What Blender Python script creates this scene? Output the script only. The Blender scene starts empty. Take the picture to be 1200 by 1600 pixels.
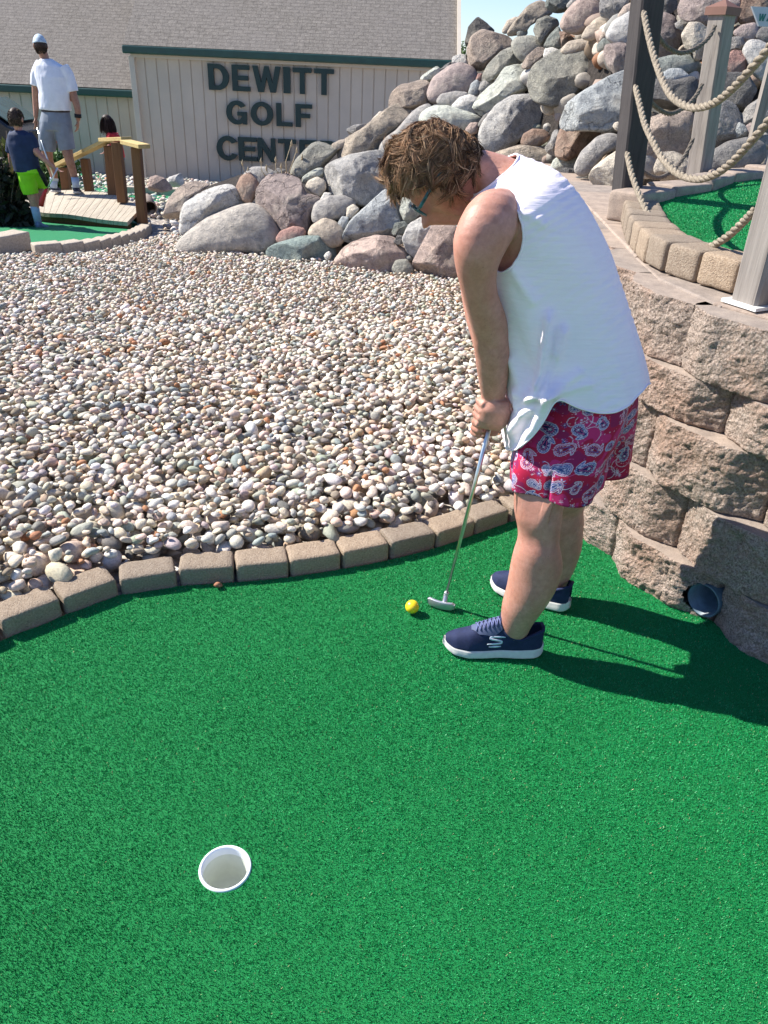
import bpy, bmesh, math, random
import numpy as np
from mathutils import Vector, Matrix, Quaternion
from mathutils.bvhtree import BVHTree
SC = bpy.context.scene
COL = SC.collection
R = math.radians
# ------------------------------------------------------------------ camera
F = 1200.0; TH = R(30.0); RO = R(2.7); H = 1.5        # focal length in photo pixels, pitch, roll, eye height
fw = np.array([0, math.cos(TH), -math.sin(TH)]); _u0 = np.array([0, math.sin(TH), math.cos(TH)]); _r0 = np.array([1., 0, 0])
rt = math.cos(RO)*_r0 + math.sin(RO)*_u0; up = -math.sin(RO)*_r0 + math.cos(RO)*_u0
CAM = np.array([0., 0., H])
cd = bpy.data.cameras.new('camera'); cam = bpy.data.objects.new('camera', cd); COL.objects.link(cam)
cd.sensor_fit = 'VERTICAL'; cd.sensor_height = 36.0; cd.lens = 27.0; cd.clip_start = 0.05; cd.clip_end = 2000
cam.matrix_world = Matrix([[rt[0], up[0], -fw[0], 0], [rt[1], up[1], -fw[1], 0], [rt[2], up[2], -fw[2], H], [0, 0, 0, 1]])
SC.camera = cam
# ------------------------------------------------------------------ sky, sun, exposure
SUN_EL = R(43); SUN_AZ = math.atan2(-0.951, 0.309)
SUN_DIR = Vector((math.cos(SUN_EL)*math.sin(SUN_AZ), math.cos(SUN_EL)*math.cos(SUN_AZ), math.sin(SUN_EL)))
w = bpy.data.worlds.new('World'); SC.world = w; w.use_nodes = True
nt = w.node_tree; bg = nt.nodes['Background']
sky = nt.nodes.new('ShaderNodeTexSky'); sky.sky_type = 'NISHITA'; sky.sun_disc = False
sky.sun_elevation = SUN_EL; sky.sun_rotation = SUN_AZ; sky.air_density = 1.0; sky.dust_density = 0.1; sky.ozone_density = 1.6
mx = nt.nodes.new('ShaderNodeMix'); mx.data_type = 'RGBA'; mx.blend_type = 'MULTIPLY'; mx.inputs[0].default_value = 1.0; mx.inputs[7].default_value = (0.80, 0.88, 1.12, 1)
nt.links.new(sky.outputs[0], mx.inputs[6]); nt.links.new(mx.outputs[2], bg.inputs[0]); bg.inputs[1].default_value = 0.085
sd = bpy.data.lights.new('sun', 'SUN'); sd.energy = 5.0; sd.angle = R(0.5); sd.color = (1, 0.95, 0.87)
sun = bpy.data.objects.new('sun', sd); COL.objects.link(sun); sun.rotation_mode = 'QUATERNION'
sun.rotation_quaternion = (-SUN_DIR).to_track_quat('-Z', 'Y')
SC.view_settings.view_transform = 'Standard'; SC.view_settings.look = 'None'
SC.view_settings.exposure = 0.98; SC.view_settings.gamma = 1.0
SC.render.engine = 'CYCLES'
SC.cycles.max_bounces = 6; SC.cycles.transparent_max_bounces = 8; SC.cycles.caustics_reflective = False; SC.cycles.caustics_refractive = False
try: SC.cycles.use_denoising = True
except Exception: pass
# ------------------------------------------------------------------ pixel -> world helpers (pixels of the 1200 x 1600 photo)
def ray(x, y): return fw + rt*((x-600)/F) - up*((y-800)/F)
def atZ(x, y, z=0.0): r = ray(x, y); return CAM + r*((z-H)/r[2])
def atY(x, y, Y): r = ray(x, y); return CAM + r*(Y/r[1])
def proj(P):
    v = np.asarray(P) - CAM; d = v @ fw
    return 600 + F*(v @ rt)/d, 800 - F*(v @ up)/d, d
def terr(Y):     # ground level falls away behind the gravel bed
    Y = np.asarray(Y, float)
    return np.interp(Y, [2.0, 4.5, 7.0, 9.0, 12.0, 18.0, 22.0, 60, 400], [0.02, 0.03, -0.06, -0.26, -0.50, -0.95, -1.30, -1.3, -1.3])
def atG(x, y, dz=0.0):
    z = 0.0
    for _ in range(30):
        p = atZ(x, y, z); z = 0.5*z + 0.5*(float(terr(p[1])) + dz)
    return atZ(x, y, z)
# ------------------------------------------------------------------ noise
def _h(i, j, k, s):
    n = (i*374761393 + j*668265263 + k*1274126177 + s*974634777) & 0xffffffff
    n = ((n ^ (n >> 13))*1274126177) & 0xffffffff
    return ((n ^ (n >> 16)) & 0xffff)/65535.0
def vn(P, s=0):
    P = np.asarray(P, float); I = np.floor(P).astype(np.int64); f = P - I; f = f*f*(3-2*f)
    o = 0
    for a in (0, 1):
        for b in (0, 1):
            for c in (0, 1):
                wgt = (f[:, 0] if a else 1-f[:, 0])*(f[:, 1] if b else 1-f[:, 1])*(f[:, 2] if c else 1-f[:, 2])
                o = o + wgt*_h(I[:, 0]+a, I[:, 1]+b, I[:, 2]+c, s)
    return o*2-1
def fbm(P, s=0, o=3):
    t = 0; a = 1.0; P = np.asarray(P, float)
    for i in range(o): t = t + a*vn(P*(2.03**i), s+i*17); a *= 0.5
    return t/1.75
# ------------------------------------------------------------------ object helpers
def mesh_obj(name, V, Fc, mat=None, parent=None, smooth=True, cols=None, link=True):
    me = bpy.data.meshes.new(name)
    V = np.asarray(V, dtype=np.float32)
    if isinstance(Fc, np.ndarray):
        k = Fc.shape[1]; n = len(Fc)
        me.vertices.add(len(V)); me.vertices.foreach_set('co', V.ravel())
        me.loops.add(n*k); me.loops.foreach_set('vertex_index', Fc.astype(np.int32).ravel())
        me.polygons.add(n); me.polygons.foreach_set('loop_start', np.arange(0, n*k, k, dtype=np.int32))
        try: me.polygons.foreach_set('loop_total', np.full(n, k, dtype=np.int32))
        except Exception: pass
        me.update(calc_edges=True); me.validate()
    else:
        me.from_pydata([tuple(map(float, v)) for v in V], [], [tuple(int(i) for i in f) for f in Fc])
    if smooth: me.polygons.foreach_set('use_smooth', np.ones(len(me.polygons), dtype=bool))
    if cols is not None: set_cols(me, cols)
    if mat: me.materials.append(mat)
    o = bpy.data.objects.new(name, me)
    if link: COL.objects.link(o)
    if parent: o.parent = parent
    return o
def set_cols(me, cols):
    a = me.color_attributes.new('col', 'FLOAT_COLOR', 'POINT')
    c = np.ones((len(cols), 4), dtype=np.float32); c[:, :3] = cols; a.data.foreach_set('color', c.ravel())
def tag(o, label=None, cat=None, group=None, kind=None):
    if label: o['label'] = label
    if cat: o['category'] = cat
    if group: o['group'] = group
    if kind: o['kind'] = kind
    return o
def empty(name, loc, label=None, cat=None, group=None):
    o = bpy.data.objects.new(name, None); COL.objects.link(o); o.location = tuple(map(float, loc)); o.empty_display_size = 0.1
    tag(o, label, cat, group)
    return o
def reparent(o, root):
    # world-space mesh -> child of an empty without moving
    o.parent = root; o.matrix_parent_inverse = Matrix.Translation(-Vector(root.location))
    return o
class MB:
    def __init__(s): s.v = []; s.f = []; s.n = 0
    def add(s, V, Fc):
        for f in Fc: s.f.append(tuple(int(i)+s.n for i in f))
        s.v.extend([tuple(map(float, p)) for p in V]); s.n += len(V)
    def obj(s, name, mat, parent=None, smooth=True):
        o = mesh_obj(name, s.v, s.f, mat, None, smooth)
        if parent: reparent(o, parent)
        return o
def frame_axes(d, hint=(0, 0, 1)):
    d = np.asarray(d, float); d = d/np.linalg.norm(d); h = np.asarray(hint, float)
    a = np.cross(h, d)
    if np.linalg.norm(a) < 1e-4: a = np.cross((1, 0, 0), d)
    a /= np.linalg.norm(a); b = np.cross(d, a)
    return a, b
def tube(P, rad, n=12, cap=True, closed=False):
    P = np.asarray(P, float); m = len(P)
    rad = np.full(m, rad) if np.isscalar(rad) else np.asarray(rad, float)
    T = np.gradient(P, axis=0)
    if closed: T = np.roll(P, -1, 0) - np.roll(P, 1, 0)
    T /= np.linalg.norm(T, axis=1)[:, None]+1e-12
    a, b = frame_axes(T[0]); V = []
    for i in range(m):
        a = a - T[i]*(a @ T[i]); a /= np.linalg.norm(a); b = np.cross(T[i], a)
        for k in range(n):
            th = 2*math.pi*k/n; V.append(P[i] + rad[i]*(math.cos(th)*a + math.sin(th)*b))
    Fc = []
    rr = m if closed else m-1
    for i in range(rr):
        j = (i+1) % m
        for k in range(n):
            l = (k+1) % n; Fc.append((i*n+k, i*n+l, j*n+l, j*n+k))
    if cap and not closed: Fc.append(tuple(range(n-1, -1, -1))); Fc.append(tuple((m-1)*n+k for k in range(n)))
    return V, Fc
def box(c, s, ax=None, ay=None):
    c = np.asarray(c, float); ax = np.array([1., 0, 0]) if ax is None else np.asarray(ax, float); az = np.array([0, 0, 1.])
    ay = np.cross(az, ax) if ay is None else np.asarray(ay, float); az = np.cross(ax, ay)
    V = [c + sx*s[0]/2*ax + sy*s[1]/2*ay + sz*s[2]/2*az for sx in (-1, 1) for sy in (-1, 1) for sz in (-1, 1)]
    return V, [(0, 1, 3, 2), (4, 6, 7, 5), (0, 4, 5, 1), (2, 3, 7, 6), (0, 2, 6, 4), (1, 5, 7, 3)]
def bevel(o, wd, seg=2):
    m = o.modifiers.new('bevel', 'BEVEL'); m.width = wd; m.segments = seg; m.limit_method = 'ANGLE'
def crom(P, n=10):
    P = [np.asarray(p, float) for p in P]; P = [2*P[0]-P[1]] + P + [2*P[-1]-P[-2]]; out = []
    for i in range(1, len(P)-2):
        for k in range(n):
            t = k/n; a, b, c, d = P[i-1], P[i], P[i+1], P[i+2]
            out.append(0.5*((2*b)+(-a+c)*t+(2*a-5*b+4*c-d)*t*t+(-a+3*b-3*c+d)*t**3))
    out.append(P[-2]); return np.array(out)
# ------------------------------------------------------------------ material helpers
class NT:
    def __init__(s, name):
        s.m = bpy.data.materials.new(name); s.m.use_nodes = True; s.t = s.m.node_tree; s.b = s.t.nodes['Principled BSDF']
    def n(s, typ, **kw):
        x = s.t.nodes.new(typ)
        for k, v in kw.items(): setattr(x, k, v)
        return x
    def l(s, a, b): s.t.links.new(a, b)
    def coord(s, kind='Object'): return s.n('ShaderNodeTexCoord').outputs[kind]
    def noise(s, vec, scale, det=4, rough=0.6, out=0):
        x = s.n('ShaderNodeTexNoise'); s.l(vec, x.inputs['Vector']); x.inputs['Scale'].default_value = scale
        x.inputs['Detail'].default_value = det; x.inputs['Roughness'].default_value = rough; return x.outputs[out]
    def vor(s, vec, scale, out=0, feature='F1'):
        x = s.n('ShaderNodeTexVoronoi', feature=feature); s.l(vec, x.inputs['Vector']); x.inputs['Scale'].default_value = scale; return x.outputs[out]
    def ramp(s, fac, stops):
        x = s.n('ShaderNodeValToRGB'); s.l(fac, x.inputs[0]); e = x.color_ramp.elements
        while len(e) < len(stops): e.new(0.5)
        for el, (p, c) in zip(e, stops): el.position = p; el.color = (*c, 1) if len(c) == 3 else c
        return x.outputs[0]
    def mix(s, fac, a, b, mode='MIX'):
        x = s.n('ShaderNodeMix', data_type='RGBA', blend_type=mode)
        for i, v in ((0, fac), (6, a), (7, b)):
            if hasattr(v, 'links'): s.l(v, x.inputs[i])
            else: x.inputs[i].default_value = v if i == 0 else (*v, 1)
        return x.outputs[2]
    def math(s, op, a, b=0.5, clamp=False):
        x = s.n('ShaderNodeMath', operation=op, use_clamp=clamp)
        for i, v in ((0, a), (1, b)):
            if hasattr(v, 'links'): s.l(v, x.inputs[i])
            else: x.inputs[i].default_value = v
        return x.outputs[0]
    def bump(s, h, dist, strength=1.0, prev=None):
        x = s.n('ShaderNodeBump'); s.l(h, x.inputs['Height']); x.inputs['Distance'].default_value = dist; x.inputs['Strength'].default_value = strength
        if prev is not None: s.l(prev, x.inputs['Normal'])
        return x.outputs[0]
    def fin(s, col=None, rough=0.8, normal=None, spec=0.5, metal=0.0, **kw):
        if col is not None:
            if hasattr(col, 'links'): s.l(col, s.b.inputs['Base Color'])
            else: s.b.inputs['Base Color'].default_value = (*col, 1)
        if hasattr(rough, 'links'): s.l(rough, s.b.inputs['Roughness'])
        else: s.b.inputs['Roughness'].default_value = rough
        if normal is not None: s.l(normal, s.b.inputs['Normal'])
        s.b.inputs['Specular IOR Level'].default_value = spec; s.b.inputs['Metallic'].default_value = metal
        for k, v in kw.items():
            i = s.b.inputs[k.replace('_', ' ')]; i.default_value = v
        return s.m
def plain(name, col, rough=0.7, var=0.12, scale=30, spec=0.4, metal=0.0, bump=0.0005):
    t = NT(name); c = t.coord(); n = t.noise(c, scale, 4)
    lo = tuple(x*(1-var) for x in col); hi = tuple(min(1, x*(1+var)) for x in col)
    return t.fin(t.ramp(n, [(0.3, lo), (0.7, hi)]), rough, t.bump(n, bump), spec, metal)
def wood(name, base, dark, scale=1.0, axis=2, rough=0.85):
    t = NT(name); c = t.coord(); mp = t.n('ShaderNodeMapping'); t.l(c, mp.inputs[0])
    sc = [38*scale]*3; sc[axis] = 1.6*scale; mp.inputs['Scale'].default_value = sc
    a = t.noise(mp.outputs[0], 1.0, 6, 0.65); b = t.noise(mp.outputs[0], 3.2, 5, 0.7); k = t.noise(c, 5*scale, 3)
    m = t.math('ADD', t.math('MULTIPLY', a, 0.6), t.math('MULTIPLY', b, 0.4))
    col = t.ramp(m, [(0.33, dark), (0.47, tuple(0.65*x+0.35*y for x, y in zip(base, dark))), (0.62, base), (0.8, tuple(min(1, x*1.3) for x in base))])
    col = t.mix(t.math('MULTIPLY', k, 0.5), col, tuple(x*0.75 for x in base), 'MIX')
    return t.fin(col, rough, t.bump(m, 0.004, 0.8), 0.3)
# ------------------------------------------------------------------ materials of the setting
def mk_turf(name):
    t = NT(name); c = t.coord(); at = t.n('ShaderNodeAttribute', attribute_name='col').outputs['Color']
    n = t.noise(c, 1.6, 3, 0.6)
    col = t.mix(1.0, at, t.ramp(n, [(0.3, (0.80, 0.84, 0.80)), (0.7, (1.2, 1.14, 1.2))]), 'MULTIPLY')
    return t.fin(col, 0.5, None, 0.3)
M_TURF = mk_turf('turf_fibre')
def mk_turf_base():
    t = NT('turf_backing'); c = t.coord(); n = t.noise(c, 420, 3, 0.7); g = t.noise(c, 3, 3)
    col = t.ramp(n, [(0.3, (0.005, 0.15, 0.038)), (0.55, (0.008, 0.23, 0.056)), (0.75, (0.02, 0.33, 0.10))])
    return t.fin(col, 0.8, t.bump(n, 0.004), 0.3)
M_TURFB = mk_turf_base()
def mk_far_turf():
    t = NT('far_turf'); c = t.coord(); n = t.noise(c, 260, 3, 0.7); g = t.noise(c, 2.5, 3)
    col = t.ramp(n, [(0.3, (0.006, 0.14, 0.05)), (0.7, (0.02, 0.26, 0.10))])
    return t.fin(col, 0.7, t.bump(n, 0.003), 0.3)
M_TURF2 = mk_far_turf()
def mk_brick():
    t = NT('edging_brick'); c = t.coord(); a = t.vor(c, 260); b = t.noise(c, 150, 5, 0.75); g = t.noise(c, 9, 4); rnd = t.n('ShaderNodeObjectInfo').outputs['Random']
    col = t.ramp(b, [(0.25, (0.14, 0.10, 0.07)), (0.43, (0.34, 0.26, 0.19)), (0.60, (0.46, 0.37, 0.28)), (0.8, (0.66, 0.58, 0.48))])
    col = t.mix(t.math('MULTIPLY', g, 0.45), col, (0.16, 0.13, 0.10))
    col = t.mix(1.0, col, t.ramp(rnd, [(0, (0.82, 0.84, 0.86)), (1, (1.12, 1.08, 1.02))]), 'MULTIPLY')
    nb = t.bump(b, 0.006, 0.9); nb = t.bump(a, 0.003, 0.6, nb)
    return t.fin(col, 0.92, nb, 0.25)
M_BRICK = mk_brick()
def mk_split():
    t = NT('split_face_block'); c = t.coord(); a = t.noise(c, 45, 6, 0.75); b = t.noise(c, 170, 4, 0.7); g = t.noise(c, 5, 3); v = t.vor(c, 95)
    col = t.ramp(b, [(0.28, (0.17, 0.13, 0.105)), (0.43, (0.42, 0.325, 0.26)), (0.58, (0.66, 0.54, 0.45)), (0.8, (0.82, 0.74, 0.65))])
    col = t.mix(t.ramp(g, [(0.4, (0, 0, 0)), (0.65, (0.55, 0.55, 0.55))]), col, (0.48, 0.29, 0.20))
    col = t.mix(t.ramp(a, [(0.3, (0.4, 0.4, 0.4)), (0.5, (0, 0, 0))]), col, (0.10, 0.085, 0.075))
    nb = t.bump(a, 0.03, 0.9); nb = t.bump(v, 0.014, 0.9, nb); nb = t.bump(b, 0.009, 0.9, nb)
    return t.fin(col, 0.95, nb, 0.2)
M_SPLIT = mk_split()
def mk_cap():
    t = NT('cap_stone'); c = t.coord(); a = t.noise(c, 14, 6, 0.7); b = t.noise(c, 220, 4, 0.8); rnd = t.n('ShaderNodeObjectInfo').outputs['Random']
    col = t.ramp(a, [(0.3, (0.24, 0.20, 0.17)), (0.5, (0.33, 0.275, 0.23)), (0.7, (0.42, 0.345, 0.28))])
    col = t.mix(1.0, col, t.ramp(b, [(0.3, (0.75, 0.75, 0.75)), (0.7, (1.2, 1.2, 1.2))]), 'MULTIPLY')
    col = t.mix(1.0, col, t.ramp(rnd, [(0, (0.85, 0.87, 0.9)), (1, (1.1, 1.04, 1.0))]), 'MULTIPLY')
    return t.fin(col, 0.92, t.bump(b, 0.003, 0.7, t.bump(a, 0.006)), 0.25)
M_CAP = mk_cap()
def mk_gravel():
    t = NT('pebble_stone'); c = t.coord(); at = t.n('ShaderNodeAttribute', attribute_name='col').outputs['Color']
    a = t.noise(c, 120, 5, 0.7); b = t.noise(c, 420, 3, 0.8)
    m = t.ramp(a, [(0.3, (0.72, 0.70, 0.68)), (0.5, (1, 1, 1)), (0.72, (1.22, 1.2, 1.16))])
    col = t.mix(1.0, at, m, 'MULTIPLY')
    col = t.mix(t.ramp(b, [(0.62, (0, 0, 0)), (0.72, (0.35, 0.35, 0.35))]), col, (0.16, 0.14, 0.12))
    return t.fin(col, 0.72, t.bump(b, 0.0015, 0.7, t.bump(a, 0.004, 0.7)), 0.35)
M_PEB = mk_gravel()
def mk_soil():
    t = NT('gravel_bed'); c = t.coord(); a = t.vor(c, 26, 1); v = t.vor(c, 26); n = t.noise(c, 60, 4)
    x = t.n('ShaderNodeSeparateColor'); t.l(a, x.inputs[0])
    col = t.ramp(x.outputs[0], [(0.0, (0.22, 0.20, 0.18)), (0.4, (0.42, 0.38, 0.33)), (0.7, (0.50, 0.42, 0.35)), (1.0, (0.60, 0.58, 0.55))])
    col = t.mix(t.ramp(v, [(0.35, (0, 0, 0)), (0.8, (0.8, 0.8, 0.8))]), col, (0.08, 0.07, 0.06))
    nb = t.bump(t.math('SUBTRACT', 1.0, v), 0.02)
    return t.fin(col, 0.9, t.bump(n, 0.004, 0.6, nb), 0.2)
M_SOIL = mk_soil()
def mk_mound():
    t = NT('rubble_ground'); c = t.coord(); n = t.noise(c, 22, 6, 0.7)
    return t.fin(t.ramp(n, [(0.3, (0.02, 0.017, 0.015)), (0.7, (0.075, 0.063, 0.055))]), 0.95, t.bump(n, 0.05), 0.2)  # near-black earth colour stands in for shade deep between the boulders
M_MOUND = mk_mound()
def mk_boulder(name, bs, spk, crack):
    t = NT(name); c = t.coord(); oi = t.n('ShaderNodeObjectInfo')
    big = t.noise(c, 3.2, 4, 0.6); med = t.noise(c, 14, 6, 0.7); fine = t.noise(c, 110, 4, 0.75)
    base = oi.outputs['Color']
    m = t.ramp(med, [(0.3, (0.52, 0.52, 0.54)), (0.5, (0.95, 0.95, 0.95)), (0.72, (1.38, 1.34, 1.28))])
    col = t.mix(1.0, base, m, 'MULTIPLY')
    col = t.mix(1.0, col, t.ramp(fine, [(0.3, (1-spk, 1-spk, 1-spk)), (0.5, (1, 1, 1)), (0.7, (1+spk, 1+spk, 1+spk))]), 'MULTIPLY')
    col = t.mix(t.ramp(big, [(0.52, (0, 0, 0)), (0.66, (0.42, 0.42, 0.42))]), col, (0.40, 0.36, 0.29))
    col = t.mix(t.ramp(t.noise(c, 5.5, 5, 0.7), [(0.58, (0, 0, 0)), (0.70, (0.5, 0.5, 0.5))]), col, (0.17, 0.15, 0.13))
    cr = t.n('ShaderNodeTexVoronoi', feature='DISTANCE_TO_EDGE'); 
    wv = t.mix(0.35, c, t.noise(c, 4, 4, 0.6, out=1)); t.l(wv, cr.inputs['Vector']); cr.inputs['Scale'].default_value = 2.6
    crk = t.ramp(cr.outputs[0], [(0.0, (0, 0, 0)), (0.03, (1, 1, 1))])
    nb = t.bump(med, 0.06*bs, 0.9); nb = t.bump(t.noise(c, 38, 5, 0.75), 0.022*bs, 0.9, nb); nb = t.bump(fine, 0.010*bs, 0.9, nb)
    if crack: nb = t.bump(crk, 0.012*crack, 0.7, nb); col = t.mix(0.4*crack, col, t.mix(1.0, col, crk, 'MULTIPLY'))
    return t.fin(col, 0.9, nb, 0.25)
M_B_SMOOTH = mk_boulder('smooth_boulder', 0.45, 0.16, 0); M_B_ROUGH = mk_boulder('rough_boulder', 1.0, 0.34, 0.3); M_B_ANG = mk_boulder('angular_boulder', 0.6, 0.22, 0.9)
M_CONC = plain('concrete_kerb', (0.42, 0.36, 0.29), 0.9, 0.25, 60, 0.2, 0, 0.004)
# ------------------------------------------------------------------ ground
gx = np.linspace(-1, 1, 61); gx = np.sign(gx)*np.abs(gx)**2.2*400
gy = np.concatenate([np.linspace(-30, 1.0, 6), np.linspace(1.2, 24, 90), np.geomspace(26, 900, 20)])
V = [(x, y, float(terr(max(y, 2)))-(0.3 if (y < 1.75 and abs(x) < 1.9) else 0.035)) for y in gy for x in gx]
Fc = [(j*61+i, j*61+i+1, (j+1)*61+i+1, (j+1)*61+i) for j in range(len(gy)-1) for i in range(60)]
tag(mesh_obj('ground', V, Fc, M_SOIL), 'gravel covered ground spreading out around the golf course', None, None, 'structure')

# main green: border runs along the bricks, then along the foot of the block wall
EDGE = [(-1.75, 0.95), (-1.40, 1.40)] + [tuple(atZ(x, y)[:2]) for x, y in [(0, 1002), (70, 975), (160, 937), (250, 919), (340, 912), (427, 905), (512, 893), (595, 878), (668, 860), (735, 838), (800, 815)]] + [(0.66, 2.66), (0.80, 2.72)]
WALLB = [(0.80, 2.66), (0.80, 2.50), (0.83, 2.351), (0.905, 2.235), (1.017, 2.06), (1.148, 1.905), (1.30, 1.74), (1.55, 1.50), (1.9, 1.2), (2.4, 0.9)]
border = crom([(*p, 0) for p in EDGE], 6)[:, :2]
poly = [tuple(p) for p in border] + WALLB + [(2.6, -1.2), (-2.2, -1.2)]
CUP = atZ(352, 1357)[:2]; CR = 0.054
def inpoly(x, y, P):
    x = np.asarray(x); y = np.asarray(y); ins = np.zeros(x.shape, bool); n = len(P)
    for i in range(n):
        x1, y1 = P[i]; x2, y2 = P[(i+1) % n]
        c = ((y1 > y) != (y2 > y)) & (x < (x2-x1)*(y-y1)/(y2-y1+1e-12)+x1); ins ^= c
    return ins
bm = bmesh.new()
def loop(pts, z):
    vs = [bm.verts.new((p[0], p[1], z)) for p in pts]; return [bm.edges.new((vs[i], vs[(i+1) % len(vs)])) for i in range(len(vs))]
es = loop(poly, 0.0) + loop([(CUP[0]+CR*math.cos(a), CUP[1]+CR*math.sin(a)) for a in np.linspace(0, 2*math.pi, 48, endpoint=False)], 0.0)
bmesh.ops.triangle_fill(bm, edges=es, use_beauty=True)
for f in bm.faces:
    if f.normal.z < 0: f.normal_flip()
me = bpy.data.meshes.new('putting_green'); bm.to_mesh(me); bm.free(); me.materials.append(M_TURFB)
green = bpy.data.objects.new('putting_green', me); COL.objects.link(green)
tag(green, 'bright green artificial turf of the golf hole the woman plays on', None, None, 'structure')
def turf_fibres(name, poly, n, zf, seed, xr, yr, hgt=0.0048, wd=0.0014, hole=None, dens=None):
    rg = np.random.default_rng(seed); x = rg.uniform(*xr, n); y = rg.uniform(*yr, n)
    k = inpoly(x, y, poly) & (np.abs(x) < 0.60*y+0.85)
    if hole is not None: k &= np.hypot(x-hole[0], y-hole[1]) > CR+0.004
    if dens is not None: k &= rg.random(n) < dens(x, y)
    x = x[k]; y = y[k]; m = len(x)
    ws = wd*(0.8+0.35*np.hypot(x, y))*rg.uniform(0.7, 1.3, m)/1.4
    a = rg.uniform(0, 2*math.pi, m); lean = rg.uniform(0.0, 0.85, m); la = rg.uniform(0, 2*math.pi, m)
    g1 = 0.3*fbm(np.stack([x*1.3, y*1.3, 0*x], 1), seed)
    h = hgt*rg.uniform(0.6, 1.15, m)*(1+g1)
    B = np.stack([x, y, zf(x, y)], 1)
    dx = np.stack([np.cos(a), np.sin(a), 0*a], 1)*ws[:, None]*0.5
    tip = B + np.stack([np.cos(la)*lean*h, np.sin(la)*lean*h, h*(1.05-lean*0.45)], 1)
    V = np.empty((m, 4, 3)); V[:, 0] = B-dx; V[:, 1] = B+dx; V[:, 2] = tip+dx*0.55; V[:, 3] = tip-dx*0.55
    base = np.array([0.008, 0.32, 0.092]); t = rg.random((m, 1))
    C = base*(0.82+0.32*t)
    pale = rg.random(m) < 0.08; C[pale] = np.array([0.10, 0.50, 0.20])*(0.7+0.6*rg.random((pale.sum(), 1)))
    yel = rg.random(m) < 0.012; C[yel] = np.array([0.42, 0.42, 0.22])
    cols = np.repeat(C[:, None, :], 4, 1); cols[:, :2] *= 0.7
    Fq = np.arange(m*4).reshape(m, 4)
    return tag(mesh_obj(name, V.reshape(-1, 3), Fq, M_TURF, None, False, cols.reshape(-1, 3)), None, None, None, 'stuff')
TURF_N = 2100000
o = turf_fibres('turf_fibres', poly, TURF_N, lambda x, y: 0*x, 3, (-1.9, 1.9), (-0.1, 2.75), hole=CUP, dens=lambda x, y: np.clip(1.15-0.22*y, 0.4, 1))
o['label'] = 'short bright green fibres of the turf covering the near golf hole'
# ------------------------------------------------------------------ edging bricks
def rounded_brick(L, W, Hh, seed, n=9, rad=0.014):
    # box grid pushed to a rounded box with a worn surface
    rg = random.Random(seed); pts = {}; Vv = []; Ff = []
    def vid(i, j, k):
        key = (i, j, k)
        if key not in pts: pts[key] = len(Vv); Vv.append((i/n*2-1, j/n*2-1, k/n*2-1))
        return pts[key]
    for a in range(n):
        for b in range(n):
            for s in (0, n):
                q = [(a, b), (a+1, b), (a+1, b+1), (a, b+1)]
                for ax in range(3):
                    ids = []
                    for (u, v) in q:
                        c = [0, 0, 0]; c[ax] = s; c[(ax+1) % 3] = u; c[(ax+2) % 3] = v; ids.append(vid(*c))
                    Ff.append(ids if s else ids[::-1])
    P = np.array(Vv); hf = np.array([L, W, Hh])/2; Q = np.sign(P)*(1-(1-np.abs(P))**1.5)*hf
    core = np.clip(Q, -(hf-rad), hf-rad); d = Q-core; ln = np.linalg.norm(d, axis=1)[:, None]
    Q = np.where(ln > 1e-9, core + d/np.maximum(ln, 1e-9)*rad*np.minimum(1, ln/rad*1.0+0*ln) if False else core + d/np.maximum(ln, 1e-9)*np.minimum(ln, rad), Q)
    nz = fbm(Q*28+seed*7.3, 5, 3)[:, None]; nrm = Q/np.maximum(np.linalg.norm(Q/hf, axis=1)[:, None], 1e-6)/hf
    nrm /= np.linalg.norm(nrm, axis=1)[:, None]+1e-9
    Q = Q + nrm*nz*0.0035
    return Q, Ff
def lay_bricks(root, path, L, W, Hh, seed, zf, side=1, gap=0.008, names='brick', tilt=0.02, mat=None):
    path = np.asarray(path, float); seg = np.linalg.norm(np.diff(path[:, :2], axis=0), axis=1); s = np.concatenate([[0], np.cumsum(seg)])
    rg = random.Random(seed); t = 0.0; i = 0; out = []
    while t + L*0.8 < s[-1]:
        l = L*rg.uniform(0.96, 1.04); a = np.array([np.interp(t, s, path[:, 0]), np.interp(t, s, path[:, 1])]); b = np.array([np.interp(t+l, s, path[:, 0]), np.interp(t+l, s, path[:, 1])])
        d = b-a; ln = np.linalg.norm(d); d /= ln; nrm = np.array([-d[1], d[0]])*side
        c = (a+b)/2 + nrm*W/2; z = zf(c[0], c[1])
        Q, Ff = rounded_brick(ln-gap, W, Hh, seed*31+i)
        o = mesh_obj(names, Q, Ff, mat or M_BRICK)
        o.rotation_euler = (rg.uniform(-tilt, tilt), rg.uniform(-tilt, tilt), math.atan2(d[1], d[0])+rg.uniform(-0.02, 0.02))
        o.location = (c[0]-root.location[0]+rg.uniform(-.003, .003), c[1]-root.location[1]+rg.uniform(-.003, .003), z+Hh/2-root.location[2]+rg.uniform(-.004, .004))
        o.parent = root; out.append(o); t += l; i += 1
    return out
root = empty('brick_edging', (-0.5, 2.1, 0), 'curved row of worn tan concrete edging bricks between near green and gravel', 'edging')
lay_bricks(root, [(x, y) for x, y in border[3:]], 0.183, 0.105, 0.088, 4, lambda x, y: -0.022, 1)
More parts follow.
